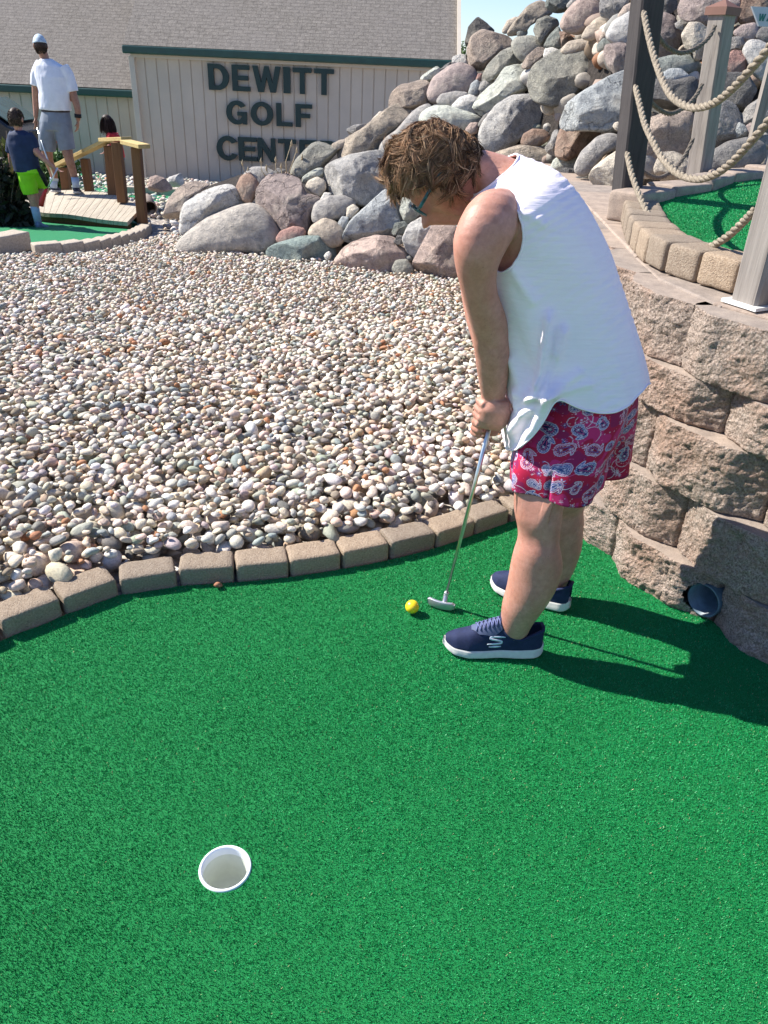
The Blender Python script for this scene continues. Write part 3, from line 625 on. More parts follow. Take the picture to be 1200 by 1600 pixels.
BO = [
('B',[(100,300),(130,170),(185,108),(240,150),(292,198),(240,215),(180,240),(135,310)],'dk','a','dark pointed slab standing against the sky at the left shoulder of the pile'),
('B',[(125,330),(150,230),(215,190),(300,215),(375,235),(400,280),(330,340),(250,390),(200,450),(150,420),(122,380)],'pt','r','big pink and grey lichened boulder right below the dark pointed slab'),
('B',[(30,355),(85,338),(132,350),(122,402),(60,417),(28,405)],'lg','a','small pale grey block just under the roof corner of the building'),
('B',[(115,300),(140,262),(155,300),(135,352),(115,342)],'gy','s','narrow grey stone squeezed left of the big pink lichened boulder'),
('A',[(525,510),(560,430),(640,370),(700,350),(770,375),(795,430),(770,480),(730,520),(640,540),(570,570),(530,550)],'mv','s','large smooth mauve-brown boulder above the woman\'s hair'),
('B',[(198,515),(250,410),(330,325),(400,288),(440,330),(470,385),(420,415),(330,470),(260,505)],'ol','a','olive-grey slab leaning diagonally below the pink lichened boulder'),
('B',[(400,270),(430,235),(520,225),(580,250),(605,300),(565,330),(470,385),(430,352),(405,300)],'ol','s','smooth round olive-grey boulder with a crease near the skyline'),
('B',[(365,215),(430,120),(500,40),(570,8),(640,40),(655,95),(590,110),(510,160),(480,210),(400,230)],'tn','r','long tan lichened boulder whose upper edge meets the blue sky'),
('B',[(335,200),(370,130),(430,103),(445,125),(405,175),(365,210)],'tn','s','small tan stone on the skyline left of the long lichened boulder'),
('B',[(428,200),(440,172),(465,164),(492,180),(496,210),(470,232),(436,228)],'gn','s','small dark green egg-shaped stone lodged among the skyline boulders'),
('B',[(538,190),(560,125),(620,103),(682,125),(692,165),(650,205),(620,252),(590,275),(560,245)],'ol','r','grey-green knobbly boulder left of the big pink boulder'),
('B',[(600,290),(640,200),(690,163),(715,230),(712,305),(650,312)],'gn','a','dark wedge-shaped stone below the big pink boulder'),
('B',[(690,178),(740,195),(788,245),(745,280),(712,305),(705,230)],'br','a','brown angular stone tucked under the big pink boulder'),
('B',[(703,160),(730,90),(790,20),(850,-12),(920,0),(955,50),(947,120),(890,180),(810,212),(740,195)],'pk','s','big smooth pink boulder at the top edge left of the dark post'),
('B',[(833,237),(870,170),(930,130),(990,138),(1012,185),(962,243),(890,252)],'tn','s','tan round boulder touching the lower right of the big pink boulder'),
('B',[(600,35),(640,-30),(760,-30),(772,40),(705,85),(650,75)],'gn','r','dark green-grey boulder at the top edge next to the sky'),
('B',[(740,35),(790,-30),(850,-25),(800,25),(760,65)],'gy','s','grey stone wedged behind the top left of the big pink boulder'),
('B',[(953,40),(960,-30),(1130,-30),(1122,30),(1065,90),(1010,112),(958,100)],'gy','r','brown-grey boulder at the top edge right of the big pink boulder'),
('B',[(1055,112),(1100,40),(1150,15),(1190,60),(1125,105)],'pt','s','pinkish tan stone peeking out left of the dark post near its top'),
('C',[(440,170),(480,100),(560,55),(625,90),(630,200),(560,225),(490,210)],'lg','s','large pale lavender-grey boulder crossed by the dark post'),
('C',[(625,200),(640,90),(700,58),(762,85),(782,150),(784,230),(722,265),(645,255)],'mv','r','tall mauve-grey boulder between the dark post and the capped post'),
('C',[(422,245),(440,215),(500,205),(580,215),(575,335),(490,355),(452,310)],'mv','a','flat purple-grey angular rock just left of the dark post'),
('C',[(398,212),(430,180),(470,190),(476,218),(440,244),(403,242)],'gn','s','small dark green-grey stone above the purple-grey angular rock'),
('C',[(225,240),(270,195),(340,181),(400,190),(415,218),(340,235),(260,258)],'tn','s','low tan stone showing behind the top of the huge olive boulder'),
('C',[(78,390),(110,310),(200,250),(300,215),(390,225),(440,270),(482,340),(440,375),(360,412),(270,472),(210,492),(130,477),(85,440)],'ol','r','huge rounded olive-grey granite boulder in the middle of the pile'),
('C',[(148,268),(155,230),(190,223),(232,240),(215,260),(180,276)],'wh','s','small white stone on the upper left of the huge olive boulder'),
('C',[(42,315),(75,260),(120,223),(152,228),(158,268),(112,310),(70,322)],'pt','r','pink-tan stone left of the small white stone'),
('B',[(158,640),(200,590),(300,510),(350,428),(440,408),(500,418),(545,430),(515,500),(490,562),(400,602),(330,655),(220,724),(163,692)],'pg','a','long pale green slab rising to the huge olive boulder'),
('A',[(652,592),(700,540),(755,523),(803,545),(785,590),(792,628),(740,625)],'wh','s','white-green rounded stone left of the long pale green slab'),
('B',[(193,562),(205,520),(250,483),(292,495),(272,532),(220,575)],'gy','s','grey egg stone above the left end of the pale green slab'),
('B',[(128,582),(145,525),(180,498),(203,530),(192,592),(150,603)],'bl','s','small blue-grey upright stone beside the grey egg stone'),
('A',[(572,562),(600,520),(680,503),(752,515),(722,552),(680,590),(610,588)],'gy','s','flat grey boulder directly under the mauve-brown boulder'),
('B',[(198,850),(230,760),(310,660),(400,608),(520,602),(590,650),(612,720),(560,800),(460,850),(400,912),(310,958),(240,932)],'lg','r','big pale grey granite boulder behind the woman\'s neck'),
('B',[(583,670),(610,610),(650,583),(702,605),(717,650),(682,702),(630,718),(593,700)],'cr','s','cream egg-shaped stone resting on the pale blue slab'),
('C',[(126,598),(240,506),(350,428),(450,368),(545,332),(650,350),(650,560),(470,612),(300,602),(172,618)],'bl','a','long pale blue-green slab running down from behind the dark post'),
('C',[(208,722),(225,590),(260,530),(330,493),(392,500),(430,545),(472,600),(440,635),(360,662),(310,722),(260,745)],'br','a','brown angular boulder under the pale blue slab'),
('B',[(458,892),(475,840),(530,808),(600,815),(637,850),(612,885),(560,918),(480,918)],'br','s','small round reddish-brown stone right of the big pale granite boulder'),
('B',[(228,990),(330,948),(440,913),(560,913),(640,950),(668,1005),(642,1065),(500,1080),(350,1050)],'tn','r','rough pinkish-tan boulder directly above the woman\'s collar'),
('B',[(598,932),(640,880),(655,820),(690,813),(692,880),(672,972),(640,965)],'gy','a','narrow grey-brown rock left of the brown angular boulder'),
('B',[(637,1065),(665,1000),(720,963),(780,958),(817,995),(802,1052),(740,1078)],'pg','s','pale green egg-shaped boulder beside the woman\'s upper back'),
('C',[(293,787),(330,710),(400,645),(460,628),(507,650),(503,685),(430,725),(385,795),(340,824),(308,812)],'gy','s','smooth grey-tan oval boulder left of the dark post base'),
('C',[(366,830),(400,770),(450,720),(500,678),(575,680),(640,720),(640,830),(590,880),(470,893),(390,873)],'cr','a','cream and pink angular boulder crossed by the foot of the dark post'),
('C',[(188,812),(250,788),(330,798),(337,822),(290,853),(240,845)],'dg','r','dark flat rock just above the wall path beside the woman\'s back'),
('C',[(263,857),(300,830),(365,818),(373,852),(350,874),(280,879)],'dg','r','small dark rock right at the edge of the wall path'),
('C',[(473,593),(480,577),(496,571),(512,580),(516,597),(505,612),(487,612)],'cr','s','tiny round cream stone just left of the dark post'),
('C',[(632,332),(660,285),(740,263),(830,258),(878,290),(852,334),(760,364),(648,380)],'gn','s','rounded green-grey boulder seen under the uppermost shaded rope'),
('C',[(697,352),(740,323),(790,323),(833,360),(802,390),(710,390)],'bl','s','blue-grey stone below the rounded green-grey boulder'),
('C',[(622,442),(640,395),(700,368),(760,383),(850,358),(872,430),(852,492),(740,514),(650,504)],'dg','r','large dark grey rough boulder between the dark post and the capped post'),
('C',[(597,645),(650,560),(720,533),(842,528),(855,640),(802,714),(700,745),(637,725)],'pt','r','large pinkish-grey boulder left of the foot of the capped post'),
('C',[(560,725),(600,668),(660,663),(702,720),(684,802),(640,834),(600,825)],'lg','s','pale blue-grey boulder just right of the dark post foot'),
('C',[(667,792),(700,720),(760,713),(823,740),(815,832),(760,864),(698,854)],'cr','r','cream-pink boulder at the kerb between the two farther posts'),
('C',[(797,152),(830,110),(880,110),(922,140),(935,200),(903,272),(860,288),(848,240),(812,222)],'cr','a','cream-tan angular boulder left of the capped post\'s top'),
('C',[(783,62),(790,10),(830,-50),(1050,-50),(1073,30),(1052,102),(950,122),(880,112),(808,88)],'mv','r','big dark mauve boulder behind the brown post cap'),
('C',[(1005,244),(1020,178),(1070,173),(1098,210),(1062,240)],'gy','r','grey stone just right of the capped post, under its cap'),
('C',[(975,345),(990,290),(1030,238),(1080,243),(1113,300),(1092,344),(1040,352),(1000,374)],'rd','a','rusty reddish rock right of the capped post'),
('C',[(1083,242),(1110,193),(1160,193),(1225,230),(1235,330),(1180,384),(1130,344),(1098,282)],'lg','s','pale grey-green boulder at the right photo edge above the thick rope'),
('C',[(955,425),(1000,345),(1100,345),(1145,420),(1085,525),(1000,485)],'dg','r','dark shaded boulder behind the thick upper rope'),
('C',[(896,695),(905,580),(950,500),(1000,473),(1053,500),(1070,570),(1053,645),(980,700)],'gy','r','round mauve-grey boulder right behind the lower half of the capped post'),
('C',[(1042,645),(1060,573),(1090,588),(1125,630),(1100,662)],'bl','a','small blue-white angular rock right of the round mauve-grey boulder'),
('C',[(1083,602),(1120,576),(1163,600),(1142,644),(1108,638)],'mv','s','small pinkish round stone beside the blue-white angular rock'),
('C',[(1067,572),(1110,500),(1200,438),(1270,430),(1270,622),(1180,614),(1118,588)],'gy','a','grey triangular boulder at the right photo edge between the two thick ropes'),
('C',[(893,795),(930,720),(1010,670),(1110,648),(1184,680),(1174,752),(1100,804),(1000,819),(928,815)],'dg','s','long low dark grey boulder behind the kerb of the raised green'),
('C',[(1148,655),(1180,635),(1270,640),(1270,705),(1178,695)],'tn','s','pale tan stone at the right edge above the raised green'),
('C',[(1037,152),(1080,118),(1140,108),(1163,160),(1122,194),(1068,190)],'mv','s','dark mauve stone just below and left of the small white sign'),
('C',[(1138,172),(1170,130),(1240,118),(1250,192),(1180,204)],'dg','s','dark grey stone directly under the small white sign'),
('C',[(1055,65),(1080,-30),(1130,-50),(1270,-50),(1270,60),(1130,112),(1078,112)],'br','r','dark brown boulder behind the small white sign'),
('C',[(763,112),(790,93),(823,110),(803,143),(773,133)],'gy','s','very small grey stone under the big dark mauve boulder'),
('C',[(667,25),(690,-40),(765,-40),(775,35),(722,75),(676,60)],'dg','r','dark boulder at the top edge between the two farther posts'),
('C',[(585,625),(600,555),(640,523),(695,538),(655,582),(612,655)],'tn','r','tan stone behind the ropes immediately right of the dark post'),
('C',[(408,192),(420,155),(445,138),(455,160),(432,190)],'pt','s','slim pinkish stone left of the pale lavender-grey boulder'),
('A',[(472,435),(520,398),(570,368),(605,390),(585,422),(530,455)],'pg','a','small pale green slab on the ridge under the green gutter'),
('A',[(575,400),(620,358),(658,338),(664,357),(622,393)],'dg','a','small dark flat slab touching the end of the green gutter'),
('A',[(518,485),(560,430),(612,397),(595,440),(545,495)],'wh','s','pinkish white stone left of the mauve-brown boulder'),
('A',[(306,592),(330,510),(380,468),(430,463),(500,437),(542,478),(565,560),(540,585),(450,595),(380,615)],'pt','r','pinkish lichen-covered rock on the ridge beside the siding'),
('A',[(15,835),(80,760),(150,720),(250,640),(310,598),(400,568),(432,600),(382,680),(302,742),(272,802),(182,865),(60,885)],'tn','r','long sloping tan-grey rock forming the left ridge of the pile'),
('A',[(248,842),(280,770),(350,720),(420,640),(480,590),(565,568),(530,625),(495,695),(430,745),(375,795),(350,865)],'gy','s','smooth shaded grey rock directly left of the woman\'s crown'),
('A',[(478,684),(500,620),(560,588),(640,588),(740,618),(823,650),(812,692),(745,703),(700,733),(600,725)],'pg','s','smooth pale green boulder peeking over the top of the woman\'s hair'),
('A',[(732,714),(760,678),(802,678),(795,732),(752,745)],'pk','s','small pink stone at the back of the woman\'s hair'),
('A',[(798,692),(830,640),(890,588),(908,600),(865,652),(832,704)],'dg','s','thin dark grey stone left of the big pale granite boulder'),
('A',[(182,762),(230,738),(282,750),(274,794),(240,800)],'pk','a','small pale pink rock embedded in the long sloping ridge rock'),
('A',[(78,712),(120,690),(188,683),(164,722),(112,758),(88,742)],'gy','a','stone jutting out left from the ridge against the siding'),
('A',[(210,665),(260,613),(280,625),(244,664)],'cr','s','small cream stone on the ridge against the siding'),
('A',[(-5,795),(40,773),(93,768),(54,814),(8,836)],'tn','s','low tan stone where the ridge meets the last sign letter'),
('A',[(788,442),(800,408),(823,405),(818,446)],'rd','s','tiny reddish stone right of the mauve-brown boulder'),
('E',[(202,345),(240,260),(330,168),(400,143),(462,190),(480,222),(432,252),(402,312),(330,325),(260,380)],'ol','r','rough brown-grey boulder covering the end of the word CENTER'),
('E',[(392,372),(430,290),(560,238),(700,218),(835,208),(805,300),(773,422),(702,484),(640,525),(580,505),(480,475),(408,452)],'lg','r','huge pale rough granite boulder left of the woman\'s hair'),
('E',[(252,382),(310,335),(385,298),(398,360),(332,388),(280,404)],'pg','a','small pale green slab right of the pitted mauve boulder\'s top'),
('E',[(292,422),(310,385),(360,363),(402,385),(408,430),(373,478),(330,454)],'cr','s','cream-yellow stone at the left of the huge pale granite boulder'),
('E',[(378,492),(400,453),(443,458),(414,504),(385,518)],'wh','s','small white upright stone under the huge pale granite boulder'),
('E',[(332,592),(350,520),(420,478),(520,472),(583,500),(565,552),(502,604),(440,615),(350,640)],'gy','s','grey-pink rounded boulder below the small white upright stone'),
('E',[(308,702),(330,650),(400,606),(462,625),(513,680),(503,754),(440,774),(368,734)],'tn','s','round half-shaded tan boulder above the teal boulder'),
('E',[(532,543),(570,523),(603,550),(563,604),(528,604)],'cr','s','small cream stone left of the blue-grey angular boulder'),
('E',[(480,632),(505,593),(543,600),(533,654),(500,674)],'bl','s','small bluish stone beside the small cream stone'),
('E',[(518,702),(560,618),(660,528),(760,438),(823,450),(875,620),(834,664),(742,714),(640,724),(560,755),(528,738)],'bl','a','large blue-grey angular boulder leaning under the huge pale granite'),
('E',[(466,852),(500,788),(580,738),(700,713),(792,720),(884,790),(944,862),(904,935),(760,930),(680,945),(560,905),(488,884)],'pk','a','big pink-beige boulder at the gravel edge left of the woman\'s arm'),
('E',[(798,902),(820,853),(882,846),(923,900),(904,954),(840,956)],'ol','s','small olive egg-shaped rock in front of the pink-beige boulder'),
('E',[(798,682),(815,633),(872,623),(898,650),(863,694),(808,704)],'gn','r','small grey-green block right of the blue-grey angular boulder'),
('E',[(808,742),(830,703),(863,708),(874,748),(830,760)],'dg','r','tiny dark stone under the small grey-green block'),
('E',[(863,722),(900,638),(980,578),(1043,588),(1036,662),(995,764),(942,834),(888,794)],'lg','a','lavender-grey angular boulder under the woman\'s face'),
('E',[(922,882),(970,778),(1020,688),(1060,618),(1132,638),(1205,700),(1240,852),(1185,965),(1050,965),(948,944)],'pk','r','pitted pink boulder right behind the woman\'s upper arm'),
('E',[(45,805),(120,758),(250,718),(370,708),(443,750),(480,802),(455,855),(380,866),(260,876),(150,856)],'tl','r','low teal-green boulder at the edge of the gravel'),
('E',[(118,724),(150,678),(220,653),(278,663),(290,702),(232,744),(150,760)],'rd','s','purplish-red oval stone between the mauve and teal boulders'),
('E',[(845,562),(860,478),(905,500),(970,560),(904,634),(868,614)],'pg','a','grey-green rock showing under the woman\'s fringe'),
('E',[(398,824),(410,808),(428,798),(443,815),(434,840),(415,853)],'wh','s','small white pebble-like stone at the right end of the teal boulder'),
('E',[(296,874),(350,850),(383,868),(376,896),(330,903)],'tn','a','small tan block half sunk in gravel before the teal boulder'),
('D',[(92,725),(180,638),(300,548),(450,487),(562,463),(643,530),(705,630),(704,712),(640,755),(450,752),(250,768),(110,766)],'gb','s','largest smooth grey-beige boulder at the left front of the pile'),
('D',[(128,625),(138,500),(178,418),(300,368),(420,348),(503,420),(520,462),(425,494),(285,566),(170,650)],'lg','a','pale angular boulder behind the largest smooth front boulder'),
('D',[(22,548),(48,440),(108,368),(190,323),(280,328),(304,352),(204,404),(154,444),(133,532),(90,555)],'pt','a','leaning pink-tan slab at the far left end of the pile'),
('D',[(462,362),(490,298),(550,268),(594,320),(594,382),(543,458),(498,434)],'br','s','round brown stone left of the pitted mauve boulder'),
('D',[(498,292),(560,238),(640,238),(705,280),(645,335),(602,374),(568,314)],'gy','s','grey arched boulder behind the round brown stone'),
('D',[(568,462),(600,368),(660,288),(760,288),(842,320),(873,400),(962,420),(974,462),(904,534),(883,665),(820,605),(720,625),(688,584),(618,524)],'mv','a','large cracked and pitted pink-mauve boulder right of the smooth front boulder'),
('D',[(686,273),(710,243),(763,253),(743,293)],'dg','s','small dark stone on the ridge below the letter N'),
('D',[(742,293),(765,263),(793,285),(782,304)],'pk','s','small pink stone beside the small dark ridge stone'),
('D',[(350,752),(358,730),(380,724),(402,738),(400,760)],'rd','s','reddish pebble-sized rock at the foot of the smooth front boulder'),
('D',[(400,752),(412,718),(440,708),(470,728),(520,735),(510,765),(430,768)],'pk','a','pinkish broken rock at the foot of the smooth front boulder'),
]
for i, (vw, pts, c_, k_, lb) in enumerate(BO): boulder(vw, pts, c_, k_, lb, 100+i)
boulder('F', [(706,955),(728,820),(800,797),(885,830),(975,945),(850,975)], 'pk', 'r', 'pale pink boulder lying beyond the footbridge before the building', 300, Yfix=13.2)
boulder('F', [(888,832),(980,800),(1062,772),(1094,850),(1084,905),(950,935)], 'lg', 'a', 'grey peaked boulder lying right of the distant pale pink boulder', 301, Yfix=14.2)
# ground of the pile under the boulders, with small rubble in the gaps
az = np.linspace(-0.27, 0.95, 90); ts = np.linspace(-0.25, 4.2, 40); V = []
def pile_pt(a, t):
    Yb, zb = azv(a); Y = Yb + 0.22 + t; z = zb - (0.5 if a < -0.262 else 0) + max(-0.5, KS*(t if t < 2.3 else 2.3-(t-2.3)*0.9)) - 0.12 + 0.10*math.sin(a*37+t*5)
    lim = np.interp(a, [-0.27, -0.24, -0.15, -0.05, 0.05, 0.12, 0.22, 0.3], [-0.4, 0.05, 0.65, 1.0, 1.65, 2.1, 2.6, 3.4])
    return np.array([a*Y, Y, min(z, zb + KS*lim*0.8)])
V = [pile_pt(a, t) for a in az for t in ts]; nn = len(ts)
Fc = [(i*nn+j, (i+1)*nn+j, (i+1)*nn+j+1, i*nn+j+1) for i in range(len(az)-1) for j in range(nn-1)]
tag(mesh_obj('rubble_mound', V, Fc, M_MOUND), 'earth mound between the boulders, coloured dark so the gaps read as shade', None, None, 'structure')
rg = np.random.default_rng(77); V0, F0 = ico(3); Vs, Fs, Cs, base = [], [], [], 0
for i in range(1500):
    a = rg.uniform(-0.36, 0.60); t = rg.uniform(-0.05, 2.9); p = pile_pt(a, t)
    if t > np.interp(a, [-0.36, -0.15, 0, 0.1, 0.25, 0.3], [0.15, 0.6, 1.1, 1.8, 2.3, 2.6]): continue
    s = rg.uniform(0.035, 0.12); V = V0*np.array([s*rg.uniform(.8, 1.3), s, s*rg.uniform(.6, 1)])
    for q in range(4):
        d = rg.normal(size=3); d /= np.linalg.norm(d); h = s*rg.uniform(.55, .8); e = V@d-h; V = V-np.where(e > 0, e*.92, 0)[:, None]*d
    V = V*(1+0.1*vn(V/s*2+i, 3))[:, None] + p + np.array([0, 0, 0.03])
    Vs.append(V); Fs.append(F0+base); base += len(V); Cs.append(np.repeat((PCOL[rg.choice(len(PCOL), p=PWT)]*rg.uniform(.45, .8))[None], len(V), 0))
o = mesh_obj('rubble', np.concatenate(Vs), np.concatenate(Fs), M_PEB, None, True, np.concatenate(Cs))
tag(o, 'small broken stones filling the gaps of the boulder pile', None, None, 'stuff')
# ------------------------------------------------------------------ building
def mk_shingle():
    t = NT('roof_shingles'); c = t.coord(); mp = t.n('ShaderNodeMapping'); t.l(c, mp.inputs[0]); mp.inputs['Scale'].default_value = (1, 1, 1)
    br = t.n('ShaderNodeTexBrick'); t.l(mp.outputs[0], br.inputs['Vector']); br.inputs['Scale'].default_value = 1.0; br.inputs['Brick Width'].default_value = 0.24; br.inputs['Row Height'].default_value = 0.13
    br.inputs['Mortar Size'].default_value = 0.008; br.inputs['Color1'].default_value = (0.185, 0.172, 0.158, 1); br.inputs['Color2'].default_value = (0.21, 0.195, 0.18, 1); br.inputs['Mortar'].default_value = (0.15, 0.139, 0.127, 1)
    n = t.noise(c, 7, 6, 0.7); col = t.mix(1.0, br.outputs[0], t.ramp(n, [(0.3, (0.72, 0.70, 0.68)), (0.7, (1.3, 1.27, 1.22))]), 'MULTIPLY')
    col = t.mix(1.0, col, t.ramp(t.noise(c, 30, 3, 0.8), [(0.3, (0.6, 0.6, 0.6)), (0.7, (1.4, 1.38, 1.35))]), 'MULTIPLY')
    col = t.mix(t.ramp(t.noise(c, 0.5, 3), [(0.4, (0, 0, 0)), (0.7, (0.35, 0.35, 0.35))]), col, (0.22, 0.20, 0.185))
    return t.fin(col, 0.95, t.bump(t.math('ADD', n, br.outputs[1]), 0.01), 0.15)
M_SHING = mk_shingle()
M_SIDE = plain('painted_siding', (0.54, 0.465, 0.375), 0.7, 0.07, 1.2, 0.3, 0, 0.0)
M_SIDE2 = plain('trim_paint', (0.57, 0.50, 0.41), 0.65, 0.06, 3, 0.3, 0, 0.0)
M_GREENP = plain('dark_green_metal', (0.018, 0.065, 0.05), 0.45, 0.15, 4, 0.5, 0, 0.0)
M_SIGNL = plain('dark_green_letters', (0.006, 0.030, 0.028), 0.5, 0.1, 4, 0.5, 0, 0.0)
YB = 22.0; GB = -1.32
bx = lambda px, py, Y=YB: atY(px, py, Y)
eL = bx(196, 86)[0]; wL = bx(218, 180)[0]; eZ = 1.62
bld = empty('building', (wL+4, YB, GB), 'long beige clubhouse with green gutters, dark letters and a big grey shingle roof', 'building')
def siding(x0, x1, z0, z1, y, name, parent, pitch=0.29):
    V, Fx = [], []; n = int(round((x1-x0)/pitch)); p = (x1-x0)/n
    for i in range(n):   # wide flat, narrow groove
        a = x0+i*p
        for dx, dy in ((0, 0), (p*0.90, 0), (p*0.915, 0.022), (p*0.985, 0.022)): V += [(a+dx, y+dy, z0), (a+dx, y+dy, z1)]
    V += [(x1, y, z0), (x1, y, z1)]
    m = len(V)//2; Fx = [(2*i, 2*i+2, 2*i+3, 2*i+1) for i in range(m-1)]
    s = len(V); V += [(x0, y+0.3, z0), (x0, y+0.3, z1), (x1, y+0.3, z0), (x1, y+0.3, z1)]
    Fx += [(s, 0, 1, s+1), (m*2-2, s+2, s+3, m*2-1)]
    o = mesh_obj(name, V, Fx, M_SIDE, None, False); reparent(o, parent); return o
xR = 2.4
siding(wL, xR, GB, eZ-0.06, YB, 'wall', bld)
lwall_y = YB+0.9; sc_ = lwall_y/YB; leZ = 0.62
siding(-15, wL*1.0+0.05, GB, leZ-0.05, lwall_y, 'wall', bld)
# recess where the left wing opens into a dark bay (the car stands in front of it)
def bxobj(c, s, name, mat, parent, bv=0.0, ax=None):
    V, Fx = box(c, s, ax); o = mesh_obj(name, V, Fx, mat, None, False); reparent(o, parent)
    if bv: bevel(o, bv)
    return o
bxobj((wL-0.03, YB-0.02, (GB+eZ)/2-0.05), (0.14, 0.16, eZ-GB-0.12), 'corner_trim', M_SIDE2, bld, 0.01)
bxobj((wL-0.20, lwall_y-0.06, (GB+leZ)/2), (0.10, 0.09, leZ-GB), 'downspout', M_SIDE2, bld, 0.02)
bxobj(((eL+xR)/2, YB-0.17, eZ+0.02), (xR-eL, 0.16, 0.17), 'gutter', M_GREENP, bld, 0.03)
bxobj(((eL+xR)/2, YB-0.03, eZ-0.09), (xR-eL-0.3, 0.12, 0.10), 'frieze_board', M_SIDE2, bld, 0.0)
bxobj(((-15+wL)/2, lwall_y-0.17, leZ+0.02), (15+wL+0.10, 0.16, 0.17), 'gutter', M_GREENP, bld, 0.03)
# roof planes (real slopes), right rake at the photo's roof edge
def roof(x0, x1, y0, z0, run, rise, name, thick=0.10):
    o = bpy.data.objects.new(name, bpy.data.meshes.new(name)); L = math.hypot(run, rise)
    V = [(0, 0, 0), (x1-x0, 0, 0), (x1-x0, L, 0), (0, L, 0), (0, 0, -thick), (x1-x0, 0, -thick), (x1-x0, L, -thick), (0, L, -thick)]
    o.data.from_pydata(V, [], [(0, 1, 2, 3), (4, 7, 6, 5), (0, 4, 5, 1), (1, 5, 6, 2), (2, 6, 7, 3), (3, 7, 4, 0)]); o.data.materials.append(M_SHING); COL.objects.link(o)
    o.location = (x0, y0, z0); o.rotation_euler = (math.atan2(rise, run), 0, 0)
    bpy.context.view_layer.update(); reparent(o, bld); return o
rR = bx(716, 60)[0]
roof(eL-0.02, rR, YB-0.10, eZ+0.12, 9.0, 6.2, 'roof')
roof(-15, eL-0.03, lwall_y-0.10, leZ+0.13, 9.5, 6.4, 'roof')
_rb = bxobj((rR+0.05, YB+4.4, eZ+0.12+3.05), (0.09, 10.9, 0.20), 'rake_board', M_SIDE2, bld)
M = Matrix.Translation(Vector((rR+0.05, YB-0.1, eZ+0.10))) @ Matrix.Rotation(math.atan2(6.2, 9.0), 4, 'X')
V, Fx = box((0, 5.46, 0), (0.09, 10.92, 0.2)); _rb.data.clear_geometry(); _rb.data.from_pydata([tuple(M @ Vector(v)) for v in V], [], Fx)
# gable end under the right rake
V = [(rR-0.05, YB, GB), (rR-0.05, YB+9, GB), (rR-0.05, YB+9, eZ+6.1), (rR-0.05, YB, eZ)]
# sign letters, read on the wall
FONT = {'D': [[(0,0),(0,7),(3.2,7),(4.6,6.3),(5.3,5),(5.3,2),(4.6,.7),(3.2,0)],[(1.5,1.3),(1.5,5.7),(3,5.7),(3.7,4.8),(3.7,2.2),(3,1.3)]],
 'E': [[(0,0),(0,7),(4.8,7),(4.8,5.7),(1.5,5.7),(1.5,4.2),(4.4,4.2),(4.4,2.9),(1.5,2.9),(1.5,1.3),(4.9,1.3),(4.9,0)]],
 'W': [[(1.5,0),(0,7),(1.5,7),(2.4,2.5),(3.4,7),(4.6,7),(5.6,2.5),(6.5,7),(8,7),(6.5,0),(4.9,0),(4,4.1),(3.1,0)]],
 'I': [[(0,0),(0,7),(1.5,7),(1.5,0)]],
 'T': [[(2,0),(2,5.7),(0,5.7),(0,7),(5.5,7),(5.5,5.7),(3.5,5.7),(3.5,0)]],
 'G': [[(5.4,5),(4.7,6.4),(3,7.1),(1.2,6.4),(.1,4.8),(.1,2.2),(1.2,.6),(3,-.1),(4.2,.2),(4.3,.6),(4.35,0),(5.5,0),(5.5,3.8),(3,3.8),(3,2.6),(4,2.6),(4,1.9),(3,1.2),(2,1.6),(1.6,2.6),(1.6,4.4),(2,5.4),(3,5.8),(3.7,5.4),(3.9,4.9)]],
 'O': [[(3,-.1),(1.2,.6),(.1,2.2),(.1,4.8),(1.2,6.4),(3,7.1),(4.8,6.4),(5.9,4.8),(5.9,2.2),(4.8,.6)],[(3,1.2),(4,1.7),(4.4,2.7),(4.4,4.3),(4,5.3),(3,5.8),(2,5.3),(1.6,4.3),(1.6,2.7),(2,1.7)]],
 'L': [[(0,0),(0,7),(1.5,7),(1.5,1.3),(4.7,1.3),(4.7,0)]],
 'F': [[(0,0),(0,7),(4.8,7),(4.8,5.7),(1.5,5.7),(1.5,4.1),(4.2,4.1),(4.2,2.8),(1.5,2.8),(1.5,0)]],
 'C': [[(5.4,5),(4.7,6.4),(3,7.1),(1.2,6.4),(.1,4.8),(.1,2.2),(1.2,.6),(3,-.1),(4.7,.6),(5.4,2),(3.9,2.2),(3.6,1.5),(3,1.2),(2,1.7),(1.6,2.7),(1.6,4.3),(2,5.3),(3,5.8),(3.6,5.5),(3.9,4.8)]],
 'N': [[(0,0),(0,7),(1.4,7),(4,2.9),(4,7),(5.4,7),(5.4,0),(4,0),(1.4,4.1),(1.4,0)]],
 'R': [[(0,0),(0,7),(3.4,7),(4.7,6.4),(5.2,5.1),(4.8,3.8),(3.8,3.2),(5.4,0),(3.7,0),(2.4,2.9),(1.5,2.9),(1.5,0)],[(1.5,4.1),(1.5,5.8),(3.1,5.8),(3.7,5),(3.1,4.1)]]}
def _arc(cx, cy, rx, ry, a0, a1, n=14): return [(cx+rx*math.cos(R(a)), cy+ry*math.sin(R(a))) for a in np.linspace(a0, a1, n)]
FONT['O'] = [_arc(3, 3.5, 3, 3.65, 0, 345, 24), _arc(3, 3.5, 1.45, 2.3, 0, 345, 24)]
FONT['C'] = [_arc(3, 3.5, 3, 3.65, 32, 328, 20)+_arc(3, 3.5, 1.5, 2.3, 322, 38, 18)]
FONT['G'] = [_arc(3, 3.5, 3, 3.65, 35, 300, 20)+[(4.5, .9), (4.6, 0), (5.7, 0), (5.7, 3.8), (3.1, 3.8), (3.1, 2.6), (4.3, 2.6)]+_arc(3, 3.5, 1.5, 2.3, 315, 42, 18)]
